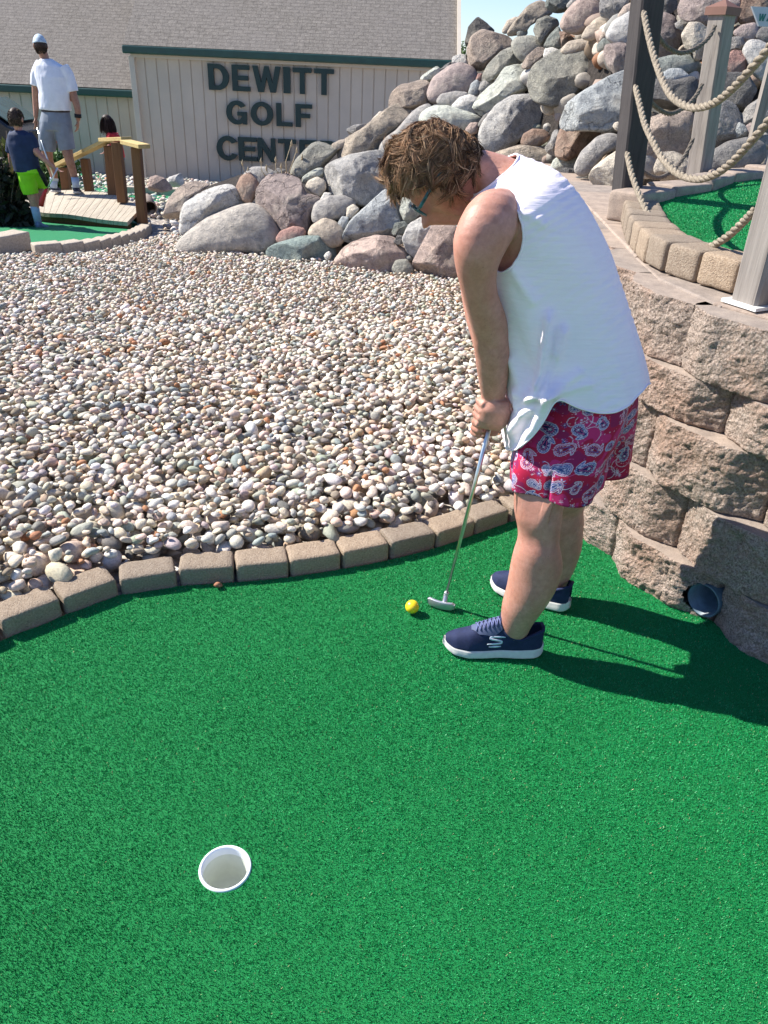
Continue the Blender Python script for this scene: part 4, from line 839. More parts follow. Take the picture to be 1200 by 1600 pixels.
FONT['D'] = [[(0, 0), (0, 7), (2.4, 7)]+_arc(2.4, 3.5, 3.1, 3.5, 80, -80, 14)+[(2.4, 0)], [(1.5, 1.3), (1.5, 5.7), (2.4, 5.7)]+_arc(2.4, 3.5, 1.5, 2.2, 75, -75, 10)+[(2.4, 1.3)]]
def letter(ch, x, z, h, wd, y, parent, name='letter', mat=None, t=0.07, flip=1):
    bm_ = bmesh.new(); es_ = []; wmax = max(p[0] for p in FONT[ch][0])
    for lp in FONT[ch]:
        vs_ = [bm_.verts.new((x+p[0]/wmax*wd, y, z+p[1]/7*h)) for p in lp]; es_ += [bm_.edges.new((vs_[i], vs_[(i+1) % len(vs_)])) for i in range(len(vs_))]
    bmesh.ops.triangle_fill(bm_, edges=es_, use_beauty=True)
    e_ = bmesh.ops.extrude_face_region(bm_, geom=list(bm_.faces)); bmesh.ops.translate(bm_, verts=[v for v in e_['geom'] if isinstance(v, bmesh.types.BMVert)], vec=(0, -t, 0))
    bmesh.ops.recalc_face_normals(bm_, faces=bm_.faces)
    me_ = bpy.data.meshes.new(name); bm_.to_mesh(me_); bm_.free(); me_.materials.append(mat or M_SIGNL); o = bpy.data.objects.new(name, me_); COL.objects.link(o); reparent(o, parent); return o
sg = empty('sign', (bx(420, 180)[0], YB, 0.2), 'dark green raised letters reading DEWITT GOLF CENTER on the beige siding', 'sign')
yl = YB-0.03
for word, px0, px1s, pyt, pyb in (('DEWITT', 326, [(326,358),(363,391),(395,439),(443,454),(458,487),(491,522)], 99, 140), ('GOLF', 354, [(354,386),(392,427),(432,457),(462,488)], 157, 193), ('CENTER', 339, [(339,371),(373,402),(403,431),(435,463),(468,496),(500,529)], 212, 249)):
    xa = (px1s[0][0]+px1s[-1][1])/2; zc_t = bx(px1s[0][0], pyt, yl)[2]; zc_b = bx(px1s[0][0], pyb, yl)[2]
    for ch, (a_, b_) in zip(word, px1s):
        x0 = bx(a_, (pyt+pyb)/2, yl)[0]; x1 = bx(b_, (pyt+pyb)/2, yl)[0]
        letter(ch, x0, zc_b, zc_t-zc_b, x1-x0, yl, sg)
# tree seen between the roof and the rocks
def mk_leaf(name, c1, c2):
    t = NT(name); n = t.noise(t.coord(), 3.0, 3); return t.fin(t.ramp(n, [(0.3, c1), (0.7, c2)]), 0.6, None, 0.3)
M_LEAF = mk_leaf('leaves', (0.03, 0.075, 0.012), (0.09, 0.17, 0.03)); M_BARK = wood('bark', (0.12, 0.09, 0.07), (0.04, 0.03, 0.025), 0.5)
def leaves(c, r, n, size, seed, squash=1.0):
    g = np.random.default_rng(seed); d = g.normal(size=(n, 3)); d /= np.linalg.norm(d, axis=1)[:, None]; cl = np.floor(g.random(n)*18).astype(int)
    cc = g.normal(size=(18, 3)); cc /= np.linalg.norm(cc, axis=1)[:, None]; cc *= g.uniform(0.3, 0.8, (18, 1))
    P = (cc[cl] + d*g.uniform(0.0, 0.42, (n, 1))**0.8)*np.array([r, r, r*squash]) + c
    a = g.normal(size=(n, 3)); a /= np.linalg.norm(a, axis=1)[:, None]; b = np.cross(a, g.normal(size=(n, 3))); b /= np.linalg.norm(b, axis=1)[:, None]
    s = size*g.uniform(0.6, 1.3, (n, 1)); V = np.stack([P-a*s, P-b*s*0.45, P+a*s, P+b*s*0.45], 1).reshape(-1, 3)
    return V, np.arange(n*4).reshape(n, 4)
def tree(x, y, z0, h, r, seed, label):
    root = empty('tree', (x, y, z0), label, 'tree'); m = MB(); m.add(*tube([(x, y, z0), (x+.1, y, z0+h*.4), (x-.05, y, z0+h*.75)], [r*.09, r*.06, r*.03], 10)); 
    g = random.Random(seed)
    for i in range(7):
        a = g.uniform(0, 6.28); zb = z0+h*g.uniform(.35, .6); m.add(*tube([(x, y, zb), (x+math.cos(a)*r*.4, y+math.sin(a)*r*.4, zb+r*.35), (x+math.cos(a)*r*.75, y+math.sin(a)*r*.75, zb+r*.6)], [r*.04, r*.025, r*.01], 6))
    m.obj('trunk', M_BARK, root); V, Fq = leaves(np.array([x, y, z0+h*.68]), r, 9000, 0.12*r/2.5, seed, 1.05); o = mesh_obj('crown', V, Fq, M_LEAF, None, False); reparent(o, root); return root
_t = atY(727, 58, 34.0); tree(_t[0], 34.0, -1.3, (_t[2]+1.3-0.9)/0.68, 1.0, 4, 'green leafy tree showing between the roof edge and the boulder pile')
# ------------------------------------------------------------------ distant greens, kerbs, shrubs
def flat(name, pts, mat, dz, label, kind='structure'):
    P = [atG(x, y, 0) for x, y in pts]; V = [(p[0], p[1], float(terr(p[1]))+dz) for p in P]; bm_ = bmesh.new(); f_ = bm_.faces.new([bm_.verts.new(v) for v in V])
    if f_.normal.z < 0: f_.normal_flip()
    e_ = bmesh.ops.triangulate(bm_, faces=[f_]); me_ = bpy.data.meshes.new(name); bm_.to_mesh(me_); bm_.free(); me_.materials.append(mat); o = bpy.data.objects.new(name, me_); COL.objects.link(o); tag(o, label, None, None, kind); return o
flat('putting_green', [(-120, 352), (-120, 395), (0, 385), (60, 386), (130, 382), (190, 372), (215, 358), (216, 346), (180, 338), (60, 326), (0, 322)], M_TURF2, 0.03, 'curved artificial turf strip beside the footbridge')
flat('putting_green', [(-60, 268), (-60, 300), (10, 304), (60, 302), (165, 302), (260, 322), (300, 322), (300, 305), (200, 300), (165, 275), (60, 268)], M_TURF2, 0.03, 'bright turf strip of another golf hole beyond the footbridge')
KB = [(-110, 398), (-50, 394), (0, 391), (52, 386)]
r1 = empty('stone_kerb', atG(30, 388), 'thick pale grey kerb stones at the left photo edge in front of the shaded turf', 'kerb')
lay_bricks(r1, [tuple(atG(x, y)[:2]) for x, y in KB], 0.55, 0.20, 0.17, 21, lambda x, y: float(terr(y))-0.04, 1, 0.02, 'kerb_stone', 0.01, M_CONC)
r1 = empty('stone_kerb', atG(200, 370), 'low curved pale kerb sweeping round the turf to the bridge foot', 'kerb')
kp = crom([(*atG(x, y)[:2], 0) for x, y in [(55, 392), (100, 391), (150, 387), (200, 377), (232, 364), (236, 352), (222, 342), (200, 338)]], 8)[:, :2]
lay_bricks(r1, kp, 0.24, 0.15, 0.12, 22, lambda x, y: float(terr(y))-0.055, 1, 0.004, 'kerb_stone', 0.01, M_CONC)
r1 = empty('stone_kerb', atG(110, 348), 'straight row of shaded kerb bricks under the front edge of the footbridge', 'kerb')
kp = [tuple(atG(x, y)[:2]) for x, y in [(-30, 335), (30, 341), (80, 346), (130, 351), (178, 357), (204, 358)]]
lay_bricks(r1, kp, 0.33, 0.14, 0.13, 23, lambda x, y: float(terr(y)), 1, 0.01, 'kerb_stone', 0.01, M_CONC)
r1 = empty('stone_kerb', atG(250, 305), 'long dark shaded kerb of the distant green between bridge and boulders', 'kerb')
lay_bricks(r1, [tuple(atG(x, y)[:2]) for x, y in [(196, 305), (240, 307), (300, 311)]], 0.6, 0.16, 0.16, 24, lambda x, y: float(terr(y)), 1, 0.01, 'kerb_stone', 0.01, M_CONC)
def shrub(px, py, Y, r, n, seed, label, mat, sq=1.1, leaf=0.05, name='shrub'):
    c = atY(px, py, Y); zg = float(terr(Y)); root = empty(name, (c[0], Y, zg), label, 'shrub'); m = MB(); g = random.Random(seed)
    for i in range(9):
        a = g.uniform(0, 6.28); e = (c[0]+math.cos(a)*r*.6, Y+math.sin(a)*r*.6, c[2]+g.uniform(-.1, .6)*r); m.add(*tube([(c[0], Y, zg-.02), ((c[0]+e[0])/2, (Y+e[1])/2, zg+(e[2]-zg)*.6), e], [.012, .009, .004], 5))
    m.obj('stem', M_BARK, root); V, Fq = leaves(np.array([c[0], Y, (c[2]+zg)/2+.08]), r, n, leaf, seed, sq); V[:, 2] = np.maximum(V[:, 2], zg); o = mesh_obj('foliage', V, Fq, mat, None, False); reparent(o, root)
M_DARKLEAF = mk_leaf('dark_leaves', (0.008, 0.014, 0.008), (0.035, 0.03, 0.018)); M_YLEAF = mk_leaf('yellow_green_leaves', (0.06, 0.09, 0.015), (0.22, 0.22, 0.05))
shrub(4, 290, 9.3, 0.34, 3500, 5, 'dark spiky shrub at the left photo edge beside the boy', M_DARKLEAF, 1.25, 0.055)
shrub(6, 228, 15.5, 0.50, 3000, 6, 'yellow-green leafy shrub behind the boy at the left photo edge', M_YLEAF, 0.8, 0.07)
shrub(84, 245, 14.5, 0.38, 2500, 7, 'dark green shrub seen between the legs of the man in white', M_LEAF, 1.0, 0.06)
# dry weeds on the ridge
M_DRY = plain('dry_stem', (0.42, 0.34, 0.22), 0.9, 0.2, 50, 0.1)
for i, (px, py, tx, ty) in enumerate([(448, 268, 463, 224), (441, 268, 438, 250), (395, 268, 386, 255), (420, 270, 415, 252)]):
    b = onpile(px, py+12); Y = b[1]; m = MB(); P0 = atY(px, py+12, Y); P1 = atY(tx, ty, Y)
    for k in range(3):
        j = np.array([0.03*(k-1), 0.02*k, 0]); e = P1+j*1.5-np.array([0, 0, 0.06*k]); m.add(*tube([P0, (P0+e)/2+j, e], [.006, .004, .003], 5)); m.add(*tube([e-(0, 0, .03), e, e+(0.004, 0, .03)], [.003, .011, .002], 6))
    o = m.obj('dry_weed', M_DRY); tag(o, ['tall dry grass weed growing from the rocks before the letters T and E', 'short dry weed between the letters N and T', 'low dry weed before the letter E of the last word', 'tiny dry weed stalk before the letter N'][i], 'weed', 'dry weeds on the rock ridge')
# ------------------------------------------------------------------ footbridge
M_PLANK = wood('pale_planks', (0.50, 0.44, 0.35), (0.22, 0.18, 0.13), 1.0, 1); M_BPOST = wood('brown_treated_post', (0.24, 0.12, 0.055), (0.11, 0.05, 0.025), 1.0, 2); M_RAILW = wood('yellow_rail', (0.62, 0.46, 0.20), (0.40, 0.28, 0.11), 1.0, 0)
br = empty('footbridge', (-3.7, 10.2, -0.35), 'small arched wooden footbridge with brown posts and yellow handrail', 'bridge')
nE = [atY(29, 317, 10.0), atY(60, 331, 9.75), atY(107, 335, 9.6), atY(160, 343, 9.5), atY(199, 347, 9.4)]
fE = [atY(12, 301, 11.4), atY(60, 299, 11.3), atY(133, 297, 11.1), atY(187, 307, 10.6), atY(222, 323, 10.1)]
nE = crom(nE, 5); fE = crom(fE, 5); 
for i in range(len(nE)-1):
    a, b, c, d = nE[i], nE[i+1], fE[i+1], fE[i]; t = 0.045; e = (b-a)*0.03; dn = np.array([0, 0, t])
    V = [a+e, b-e, c-e, d+e, a+e-dn, b-e-dn, c-e-dn, d+e-dn]; o = mesh_obj('plank', V, [(0, 1, 2, 3), (4, 7, 6, 5), (0, 4, 5, 1), (1, 5, 6, 2), (2, 6, 7, 3), (3, 7, 4, 0)], M_PLANK, None, False); reparent(o, br)
for E_, nm in ((nE, 'beam'), (fE, 'beam')):
    m = MB(); off = np.array([0, 0.10 if E_ is nE else -0.10, 0]); V = []; 
    for p in E_: q = p+off; V += [q+(0, -.03, -.045), q+(0, .03, -.045), q+(0, .03, -.19), q+(0, -.03, -.19)]
    Fx = [(4*i+k, 4*i+(k+1) % 4, 4*i+4+(k+1) % 4, 4*i+4+k) for i in range(len(E_)-1) for k in range(4)]+[(0, 3, 2, 1), tuple(len(V)-4+k for k in range(4))]; m.add(V, Fx); m.obj(nm, M_BPOST, br, False)
def bpost(pt, pb, Y, wpx, name='post'):
    a = atY(*pb, Y); b = atY(*pt, Y); wd = wpx/F*((a-CAM) @ fw)*0.8; V = []
    for c in (a, b): V += [c+(-wd/2, -wd/2, 0), c+(wd/2, -wd/2, 0), c+(wd/2, wd/2, 0), c+(-wd/2, wd/2, 0)]
    o = mesh_obj(name, V, [(0, 3, 2, 1), (4, 5, 6, 7), (0, 1, 5, 4), (1, 2, 6, 5), (2, 3, 7, 6), (3, 0, 4, 7)], M_BPOST, None, False); reparent(o, br); bevel(o, .006); return a, b
ps = []
for pt, pb, Y, wpx in (((213, 230), (223, 350), 9.75, 17), ((182, 222), (192, 316), 10.25, 17), ((170, 228), (177, 306), 10.75, 16), ((133, 248), (140, 300), 11.05, 15), ((100, 262), (105, 302), 11.3, 15)): ps.append(bpost(pt, pb, Y, wpx))
def plank_between(a, b, w_, t_, name):
    d = b-a; L = np.linalg.norm(d); d /= L; sx, sy = frame_axes(d); V = []
    for c in (a, b): V += [c-sx*w_/2-sy*t_/2, c+sx*w_/2-sy*t_/2, c+sx*w_/2+sy*t_/2, c-sx*w_/2+sy*t_/2]
    o = mesh_obj(name, V, [(0, 3, 2, 1), (4, 5, 6, 7), (0, 1, 5, 4), (1, 2, 6, 5), (2, 3, 7, 6), (3, 0, 4, 7)], M_RAILW, None, False); reparent(o, br); bevel(o, .005)
plank_between(atY(89, 262, 11.4)+(0, -.02, .02), atY(172, 221, 10.7)+(0, -.02, .02), 0.14, 0.045, 'handrail')
plank_between(atY(164, 222, 10.6)+(0, -.05, .03), atY(199, 221, 10.2)+(0, -.02, .03), 0.14, 0.045, 'handrail')
plank_between(atY(197, 226, 9.9)+(0, 0, .03), atY(226, 232, 9.6)+(0, 0, .02), 0.15, 0.045, 'handrail')
# grey drain pipe end behind the bridge
a = atG(236, 337); m = MB(); cc = a+np.array([0, 0, 0.10]); d_ = np.array([0.35, -0.93, 0.0]); px_, py_ = frame_axes(d_)
rr_ = [[c + r*(math.cos(t)*px_+math.sin(t)*py_) for t in np.linspace(0, 2*math.pi, 24, endpoint=False)] for c, r in ((cc-d_*.7, .10), (cc, .10), (cc, .085), (cc-d_*.5, .083))]
m.add([p for q in rr_ for p in q], [(j*24+i, (j+1)*24+i, (j+1)*24+(i+1) % 24, j*24+(i+1) % 24) for j in range(3) for i in range(24)]); m.add(rr_[3], [tuple(range(24))])
tag(m.obj('culvert_pipe', M_CAP), 'short grey concrete culvert pipe lying beside the last bridge post', 'pipe')
# ------------------------------------------------------------------ dark car parked far left
M_CARP = plain('black_car_paint', (0.012, 0.014, 0.018), 0.25, 0.1, 3, 0.5); M_GLASS = plain('tinted_car_glass', (0.06, 0.13, 0.12), 0.12, 0.3, 2, 0.6); M_TYRE = plain('tyre_rubber', (0.015, 0.015, 0.016), 0.8); M_RED = plain('red_lamp', (0.5, 0.01, 0.015), 0.3); M_RIM = plain('wheel_metal', (0.35, 0.36, 0.38), 0.35, 0.1, 10, 0.5, 0.8)
ca = atY(52, 200, 18.6); car = empty('parked_car', (ca[0]-1.9, 18.6, float(terr(18.6))), 'dark parked car behind the boy and the man, mostly beyond the left edge', 'car')
zc = float(terr(18.6)); xr_ = ca[0]+0.05
prof = [(-4.3, .35), (-4.35, .75), (-4.2, .98), (-3.2, 1.08), (-2.5, 1.52), (-1.0, 1.58), (-0.35, 1.12), (-0.02, 1.02), (0, .6), (-.05, .35)]
def extr(pr, y0, y1, name, mat, par, inset=0.0, smooth=False, bv=0.04):
    V = [(xr_+x, y0, zc+z) for x, z in pr]+[(xr_+x, y1, zc+z) for x, z in pr]; n_ = len(pr); Fx = [tuple(range(n_)), tuple(range(2*n_-1, n_-1, -1))]+[(i, n_+i, n_+(i+1) % n_, (i+1) % n_) for i in range(n_)]
    bm_ = bmesh.new(); vs_ = [bm_.verts.new(v) for v in V]; [bm_.faces.new([vs_[i] for i in f]) for f in Fx]; bmesh.ops.recalc_face_normals(bm_, faces=bm_.faces); me_ = bpy.data.meshes.new(name); bm_.to_mesh(me_); bm_.free(); me_.materials.append(mat); o = bpy.data.objects.new(name, me_); COL.objects.link(o); reparent(o, par); bevel(o, bv, 3); return o
extr(prof, 18.0, 19.7, 'body', M_CARP, car)
extr([(-3.0, 1.08), (-2.45, 1.45), (-1.85, 1.48), (-1.85, 1.08)], 17.985, 19.715, 'window', M_GLASS, car, bv=.01); extr([(-1.75, 1.08), (-1.75, 1.48), (-1.05, 1.5), (-0.5, 1.1)], 17.985, 19.715, 'window', M_GLASS, car, bv=.01)
V = [(xr_-.98, 18.12, zc+1.55), (xr_-.98, 19.58, zc+1.55), (xr_-.36, 19.58, zc+1.14), (xr_-.36, 18.12, zc+1.14)]; o = mesh_obj('rear_window', [tuple(np.array(v)+(.02, 0, .03)) for v in V], [(0, 1, 2, 3)], M_GLASS, None, False); reparent(o, car)
s_ = o.modifiers.new('thick', 'SOLIDIFY'); s_.thickness = 0.02
for y_ in (18.02, 19.62): bxobj((xr_+.0, y_+.03, zc+.82), (.06, .16, .26), 'tail_light', M_RED, car, .015)
for x_ in (-3.45, -.85):
    for y_ in (18.06, 19.64):
        m = MB(); m.add(*tube([(xr_+x_, y_-.1, zc+.31), (xr_+x_, y_+.1, zc+.31)], .31, 28)); wq = m.obj('wheel', M_TYRE, car); 
        m = MB(); m.add(*tube([(xr_+x_, y_-.108, zc+.31), (xr_+x_, y_+.108, zc+.31)], .19, 20)); ro = m.obj('rim', M_RIM); ro.parent = wq
# ------------------------------------------------------------------ rope fence on the terrace
M_POST = wood('weathered_post', (0.33, 0.295, 0.26), (0.12, 0.10, 0.088), 1.1, 2); M_POSTD = wood('shade_toned_post', (0.07, 0.062, 0.06), (0.022, 0.019, 0.02), 1.1, 2); M_CAPW = plain('brown_post_cap', (0.17, 0.085, 0.06), 0.6, 0.15, 10); M_WHT = plain('white_base_plate', (0.72, 0.72, 0.70), 0.5, 0.05)  # M_POSTD: darker copy of the post wood, its shaded side put into the colour
def rope_mat(name, base, dk):
    t = NT(name); n = t.noise(t.coord(), 90, 4, 0.7); n2 = t.noise(t.coord(), 420, 2, 0.7)
    return t.fin(t.ramp(n, [(0.3, dk), (0.65, base)]), 0.95, t.bump(n2, 0.003), 0.15)
M_ROPE = rope_mat('fibre_rope', (0.41, 0.35, 0.27), (0.14, 0.115, 0.085)); M_ROPE2 = rope_mat('shade_toned_rope', (0.22, 0.19, 0.16), (0.09, 0.075, 0.06))  # M_ROPE2: darker rope copy, shadow put into its colour
def fpost(base, top, w_, rot, label, cap=False, plate=False, kick=None, pm=None):
    pm = pm or M_POST
    base = np.asarray(base, float); top = np.asarray(top, float); root = empty('fence_post', base, label, 'post', 'weathered wooden posts of the rope fence')
    d = top-base; n_ = 14; V = []; bm_ = bmesh.new(); rgp = random.Random(int(base[0]*100)); ch = 0.008
    shp = [(-1, -1+ch*2/w_), (-1+ch*2/w_, -1), (1-ch*2/w_, -1), (1, -1+ch*2/w_), (1, 1-ch*2/w_), (1-ch*2/w_, 1), (-1+ch*2/w_, 1), (-1, 1-ch*2/w_)]
    for i in range(n_+1):
        c = base+d*i/n_ + np.array([rgp.uniform(-1, 1), rgp.uniform(-1, 1), 0])*0.0008
        for sx, sy in shp:
            x_, y_ = sx*w_/2, sy*w_/2; V.append(c+np.array([x_*math.cos(rot)-y_*math.sin(rot), x_*math.sin(rot)+y_*math.cos(rot), 0]))
    Fx = [(8*i+k, 8*i+(k+1) % 8, 8*i+8+(k+1) % 8, 8*i+8+k) for i in range(n_) for k in range(8)]+[tuple(range(7, -1, -1)), tuple(8*n_+k for k in range(8))]
    o = mesh_obj('shaft', V, Fx, pm, None, False); reparent(o, root)
    if cap:
        s2 = w_/2+.012; C4 = lambda z, s: [top+np.array([sx*s*math.cos(rot)-sy*s*math.sin(rot), sx*s*math.sin(rot)+sy*s*math.cos(rot), z]) for sx, sy in ((-1, -1), (1, -1), (1, 1), (-1, 1))]
        V = C4(-.012, s2)+C4(.022, s2)+C4(.055, .004); Fx = [(3, 2, 1, 0)]+[(4*j+k, 4*j+(k+1) % 4, 4*j+4+(k+1) % 4, 4*j+4+k) for j in (0, 1) for k in range(4)]+[(8, 9, 10, 11)]
        o = mesh_obj('post_cap', V, Fx, M_CAPW, None, False); reparent(o, root)
    if plate:
        V, Fx = box(base+(0, 0, .001), (w_*1.35, w_*1.35, .010), (math.cos(rot), math.sin(rot), 0)); o = mesh_obj('base_plate', V, Fx, M_WHT, None, False); reparent(o, root)
    if kick is not None:
        V, Fx = box(np.array(kick), (.055, .055, .12), (math.cos(rot), math.sin(rot), 0)); o = mesh_obj('kicker_block', V, Fx, M_POST, None, False); reparent(o, root); bevel(o, .004)
    return root
p1b = atZ(975, 338, 0.93); Y1 = p1b[1]; p1t = atY(1014, -20, Y1)+np.array([0.0, 0, 0]); p1t = p1b + (p1t-p1b)*1.10
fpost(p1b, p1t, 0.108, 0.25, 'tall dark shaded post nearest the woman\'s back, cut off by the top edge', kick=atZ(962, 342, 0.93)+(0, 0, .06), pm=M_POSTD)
p2b = atU(1091, 274); Y2 = p2b[1]; p2t = atY(1129, 20, Y2)
fpost(p2b, p2t, 0.098, 0.62, 'weathered post with a brown pyramid cap before the boulders', cap=True)
p3b = atZ(1176, 474, 0.945); Y3 = p3b[1]; p3t = atY(1248, 210, Y3); p3t = p3b+(p3t-p3b)*2.6
fpost(p3b, p3t, 0.092, 0.5, 'grey post on a white base plate at the right photo edge', plate=True)
def rope(pts, r, label, mat, group):
    # pts: (px, py, Y); three strands laid round each other
    C = crom([atY(x, y, Y) for x, y, Y in pts], 14); s = np.concatenate([[0], np.cumsum(np.linalg.norm(np.diff(C, axis=0), axis=1))]); n_ = int(s[-1]/0.006); u = np.linspace(0, s[-1], n_); C = np.stack([np.interp(u, s, C[:, k]) for k in range(3)], 1)
    T = np.gradient(C, axis=0); T /= np.linalg.norm(T, axis=1)[:, None]; a, _b = frame_axes(T[0]); m = MB(); A = []
    for i in range(n_): a = a-T[i]*(a @ T[i]); a /= np.linalg.norm(a); A.append(a.copy())
    A = np.array(A); B = np.cross(T, A)
    for k in range(3):
        ph = 2*math.pi*k/3 + u/(r*8.6)*2*math.pi; m.add(*tube(C + (A*np.cos(ph)[:, None]+B*np.sin(ph)[:, None])*r*0.46, r*0.56, 8))
    g = random.Random(3)
    for q in range(int(s[-1]*60)):
        i = g.randrange(n_); v = np.array([g.gauss(0, 1) for _ in range(3)]); v /= np.linalg.norm(v); e = C[i]+v*r*g.uniform(1.1, 1.7); m.add([C[i]+v*r*.6, C[i]+v*r*.6+T[i]*.0012, e], [(0, 1, 2)])
    tag(m.obj('rope', mat), label, 'rope', group)
gb = 'fence ropes hung between the posts'
def dep(pts, Ya, Yb, n0=0): return [(x, y, Ya+(Yb-Ya)*t) for (x, y), t in zip([p[:2] for p in pts], [p[2] for p in pts])]
W12 = 'weathered'; YA, YB2 = Y1-0.02, Y2-0.05
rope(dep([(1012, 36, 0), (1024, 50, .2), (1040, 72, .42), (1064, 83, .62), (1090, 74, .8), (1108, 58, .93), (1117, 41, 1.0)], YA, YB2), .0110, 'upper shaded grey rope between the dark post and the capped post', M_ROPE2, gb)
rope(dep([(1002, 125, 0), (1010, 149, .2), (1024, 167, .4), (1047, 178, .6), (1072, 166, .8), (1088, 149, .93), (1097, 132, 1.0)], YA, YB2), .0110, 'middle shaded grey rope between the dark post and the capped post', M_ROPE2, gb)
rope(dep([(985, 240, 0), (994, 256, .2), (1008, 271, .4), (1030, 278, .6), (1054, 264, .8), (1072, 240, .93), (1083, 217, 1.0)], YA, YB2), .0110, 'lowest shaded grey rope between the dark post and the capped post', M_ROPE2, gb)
YA, YC = Y1-0.07, Y3+0.06
rope(dep([(1006, 20, 0), (1012, 50, .1), (1020, 82, .2), (1032, 118, .32), (1049, 150, .45), (1073, 166, .56), (1098, 167, .65), (1122, 157, .73), (1148, 135, .81), (1174, 107, .88), (1200, 77, .94), (1225, 45, 1)], YA, YC), .0130, 'uppermost thick tan rope sweeping to the right photo edge', M_ROPE, gb)
rope(dep([(993, 136, 0), (1000, 165, .1), (1008, 195, .2), (1022, 225, .31), (1037, 250, .41), (1060, 272, .53), (1090, 280, .64), (1118, 272, .73), (1145, 252, .81), (1172, 223, .88), (1200, 190, .95), (1222, 160, 1)], YA, YC), .0130, 'middle thick tan rope hanging in front of the raised green', M_ROPE, gb)
rope(dep([(980, 240, 0), (986, 268, .1), (996, 298, .2), (1010, 330, .32), (1026, 358, .43), (1048, 381, .55), (1078, 393, .66), (1106, 387, .76), (1136, 370, .86), (1160, 348, .93), (1178, 330, 1)], YA, YC), .0130, 'lowest thick tan rope drooping onto the bricks of the raised green', M_ROPE, gb)
# little sign at the upper right edge
M_SGN = plain('white_sign_board', (0.42, 0.47, 0.52), 0.4, 0.03); M_SGT = plain('teal_sign_text', (0.02, 0.16, 0.14), 0.5)
Ys = 4.9; q0 = atY(1176, 10, Ys); q1 = atY(1186, 41, Ys); wsg = 0.36
sgn = empty('sign', (q0[0]+.18, Ys+.02, q1[2]-.6), 'small white sign with teal letters cut off by the right photo edge', 'sign')
V = [(q0[0]-.004, Ys, q0[2]), (q0[0]+wsg, Ys, q0[2]-.0), (q0[0]+wsg, Ys, q1[2]), (q1[0], Ys, q1[2])]; V = V+[(x, y+.02, z) for x, y, z in V]
o = mesh_obj('board', V, [(0, 3, 2, 1), (4, 5, 6, 7), (0, 1, 5, 4), (1, 2, 6, 5), (2, 3, 7, 6), (3, 0, 4, 7)], M_SGN, None, False); reparent(o, sgn)
m = MB(); m.add(*box((q0[0]+.20, Ys+.045, q1[2]-.25), (.05, .045, .9))); m.obj('post', M_POST, sgn, False)
FONT['A'] = [[(0,0),(2.2,7),(3.6,7),(5.8,0),(4.3,0),(3.8,1.6),(2,1.6),(1.5,0)],[(2.4,2.9),(3.4,2.9),(2.9,5)]]
for i, ch in enumerate('WA'): letter(ch, q0[0]+.045+i*.043, (q0[2]+q1[2])/2-.02, .033, .036, Ys-.001, sgn, 'letter', M_SGT, .002)
# ------------------------------------------------------------------ cup, ball, pebble crumb
M_CUPW = plain('white_cup_plastic', (0.80, 0.82, 0.84), 0.45, 0.04, 8); M_CUPI = plain('grey_cup_inside', (0.62, 0.65, 0.58), 0.6, 0.12, 14)
cupo = empty('golf_cup', (CUP[0], CUP[1], 0), 'white rimmed golf hole cup sunk into the near turf', 'golf hole')
def lathe(c, prof, name, mat, parent=None, n=48, smooth=True):
    V = [(c[0]+r*math.cos(t), c[1]+r*math.sin(t), c[2]+z) for r, z in prof for t in np.linspace(0, 2*math.pi, n, endpoint=False)]
    Fx = [(j*n+i, j*n+(i+1) % n, (j+1)*n+(i+1) % n, (j+1)*n+i) for j in range(len(prof)-1) for i in range(n)]
    o = mesh_obj(name, V, Fx, mat, None, smooth)
    if parent: reparent(o, parent)
    return o
cc = (CUP[0], CUP[1], 0)
lathe(cc, [(.0485, -.02), (.0485, -.004), (.049, .002), (.0515, .0045), (.0540, .0042), (.0560, .001), (.0563, -.008)], 'rim', M_CUPW, cupo)
lathe(cc, [(.0485, -.019), (.0475, -.085), (.046, -.1), (.001, -.1005)], 'liner', M_CUPI, cupo)
lathe(cc, [(.060, -.001), (.0575, -.13), (.001, -.131)], 'sleeve', M_CUPI, cupo)
M_BALL = plain('yellow_golf_ball', (0.85, 0.62, 0.02), 0.3, 0.03, 20, 0.5)
bc = atZ(644, 948, 0.0265); V0, F0 = ico(5); g0 = np.random.default_rng(1)
# dimples on a spiral lattice
nd = 330; k = np.arange(nd)+.5; phi = np.arccos(1-2*k/nd); tt = math.pi*(1+5**.5)*k; D = np.stack([np.cos(tt)*np.sin(phi), np.sin(tt)*np.sin(phi), np.cos(phi)], 1)
cs = (V0 @ D.T).max(1); V = V0*(0.0218*(1-0.012*np.clip((cs-0.9972)/0.0028, 0, 1)))[:, None]
o = mesh_obj('golf_ball', V, F0, M_BALL); o.location = tuple(bc); tag(o, 'yellow golf ball resting on the turf left of the putter head', 'golf ball')
o = make_nut = None
V1, F1 = ico(3); p_ = atZ(341, 914, 0.014); V = V1*(1+.25*vn(V1*2, 4))[:, None]*np.array([.014, .010, .009]); o = mesh_obj('stray_pebble', V, F1, plain('brown_pebble', (0.30, 0.13, 0.07), 0.8, .4, 200)); o.location = tuple(p_); tag(o, 'small reddish brown pebble lying on the turf against the brick edging', 'pebble')
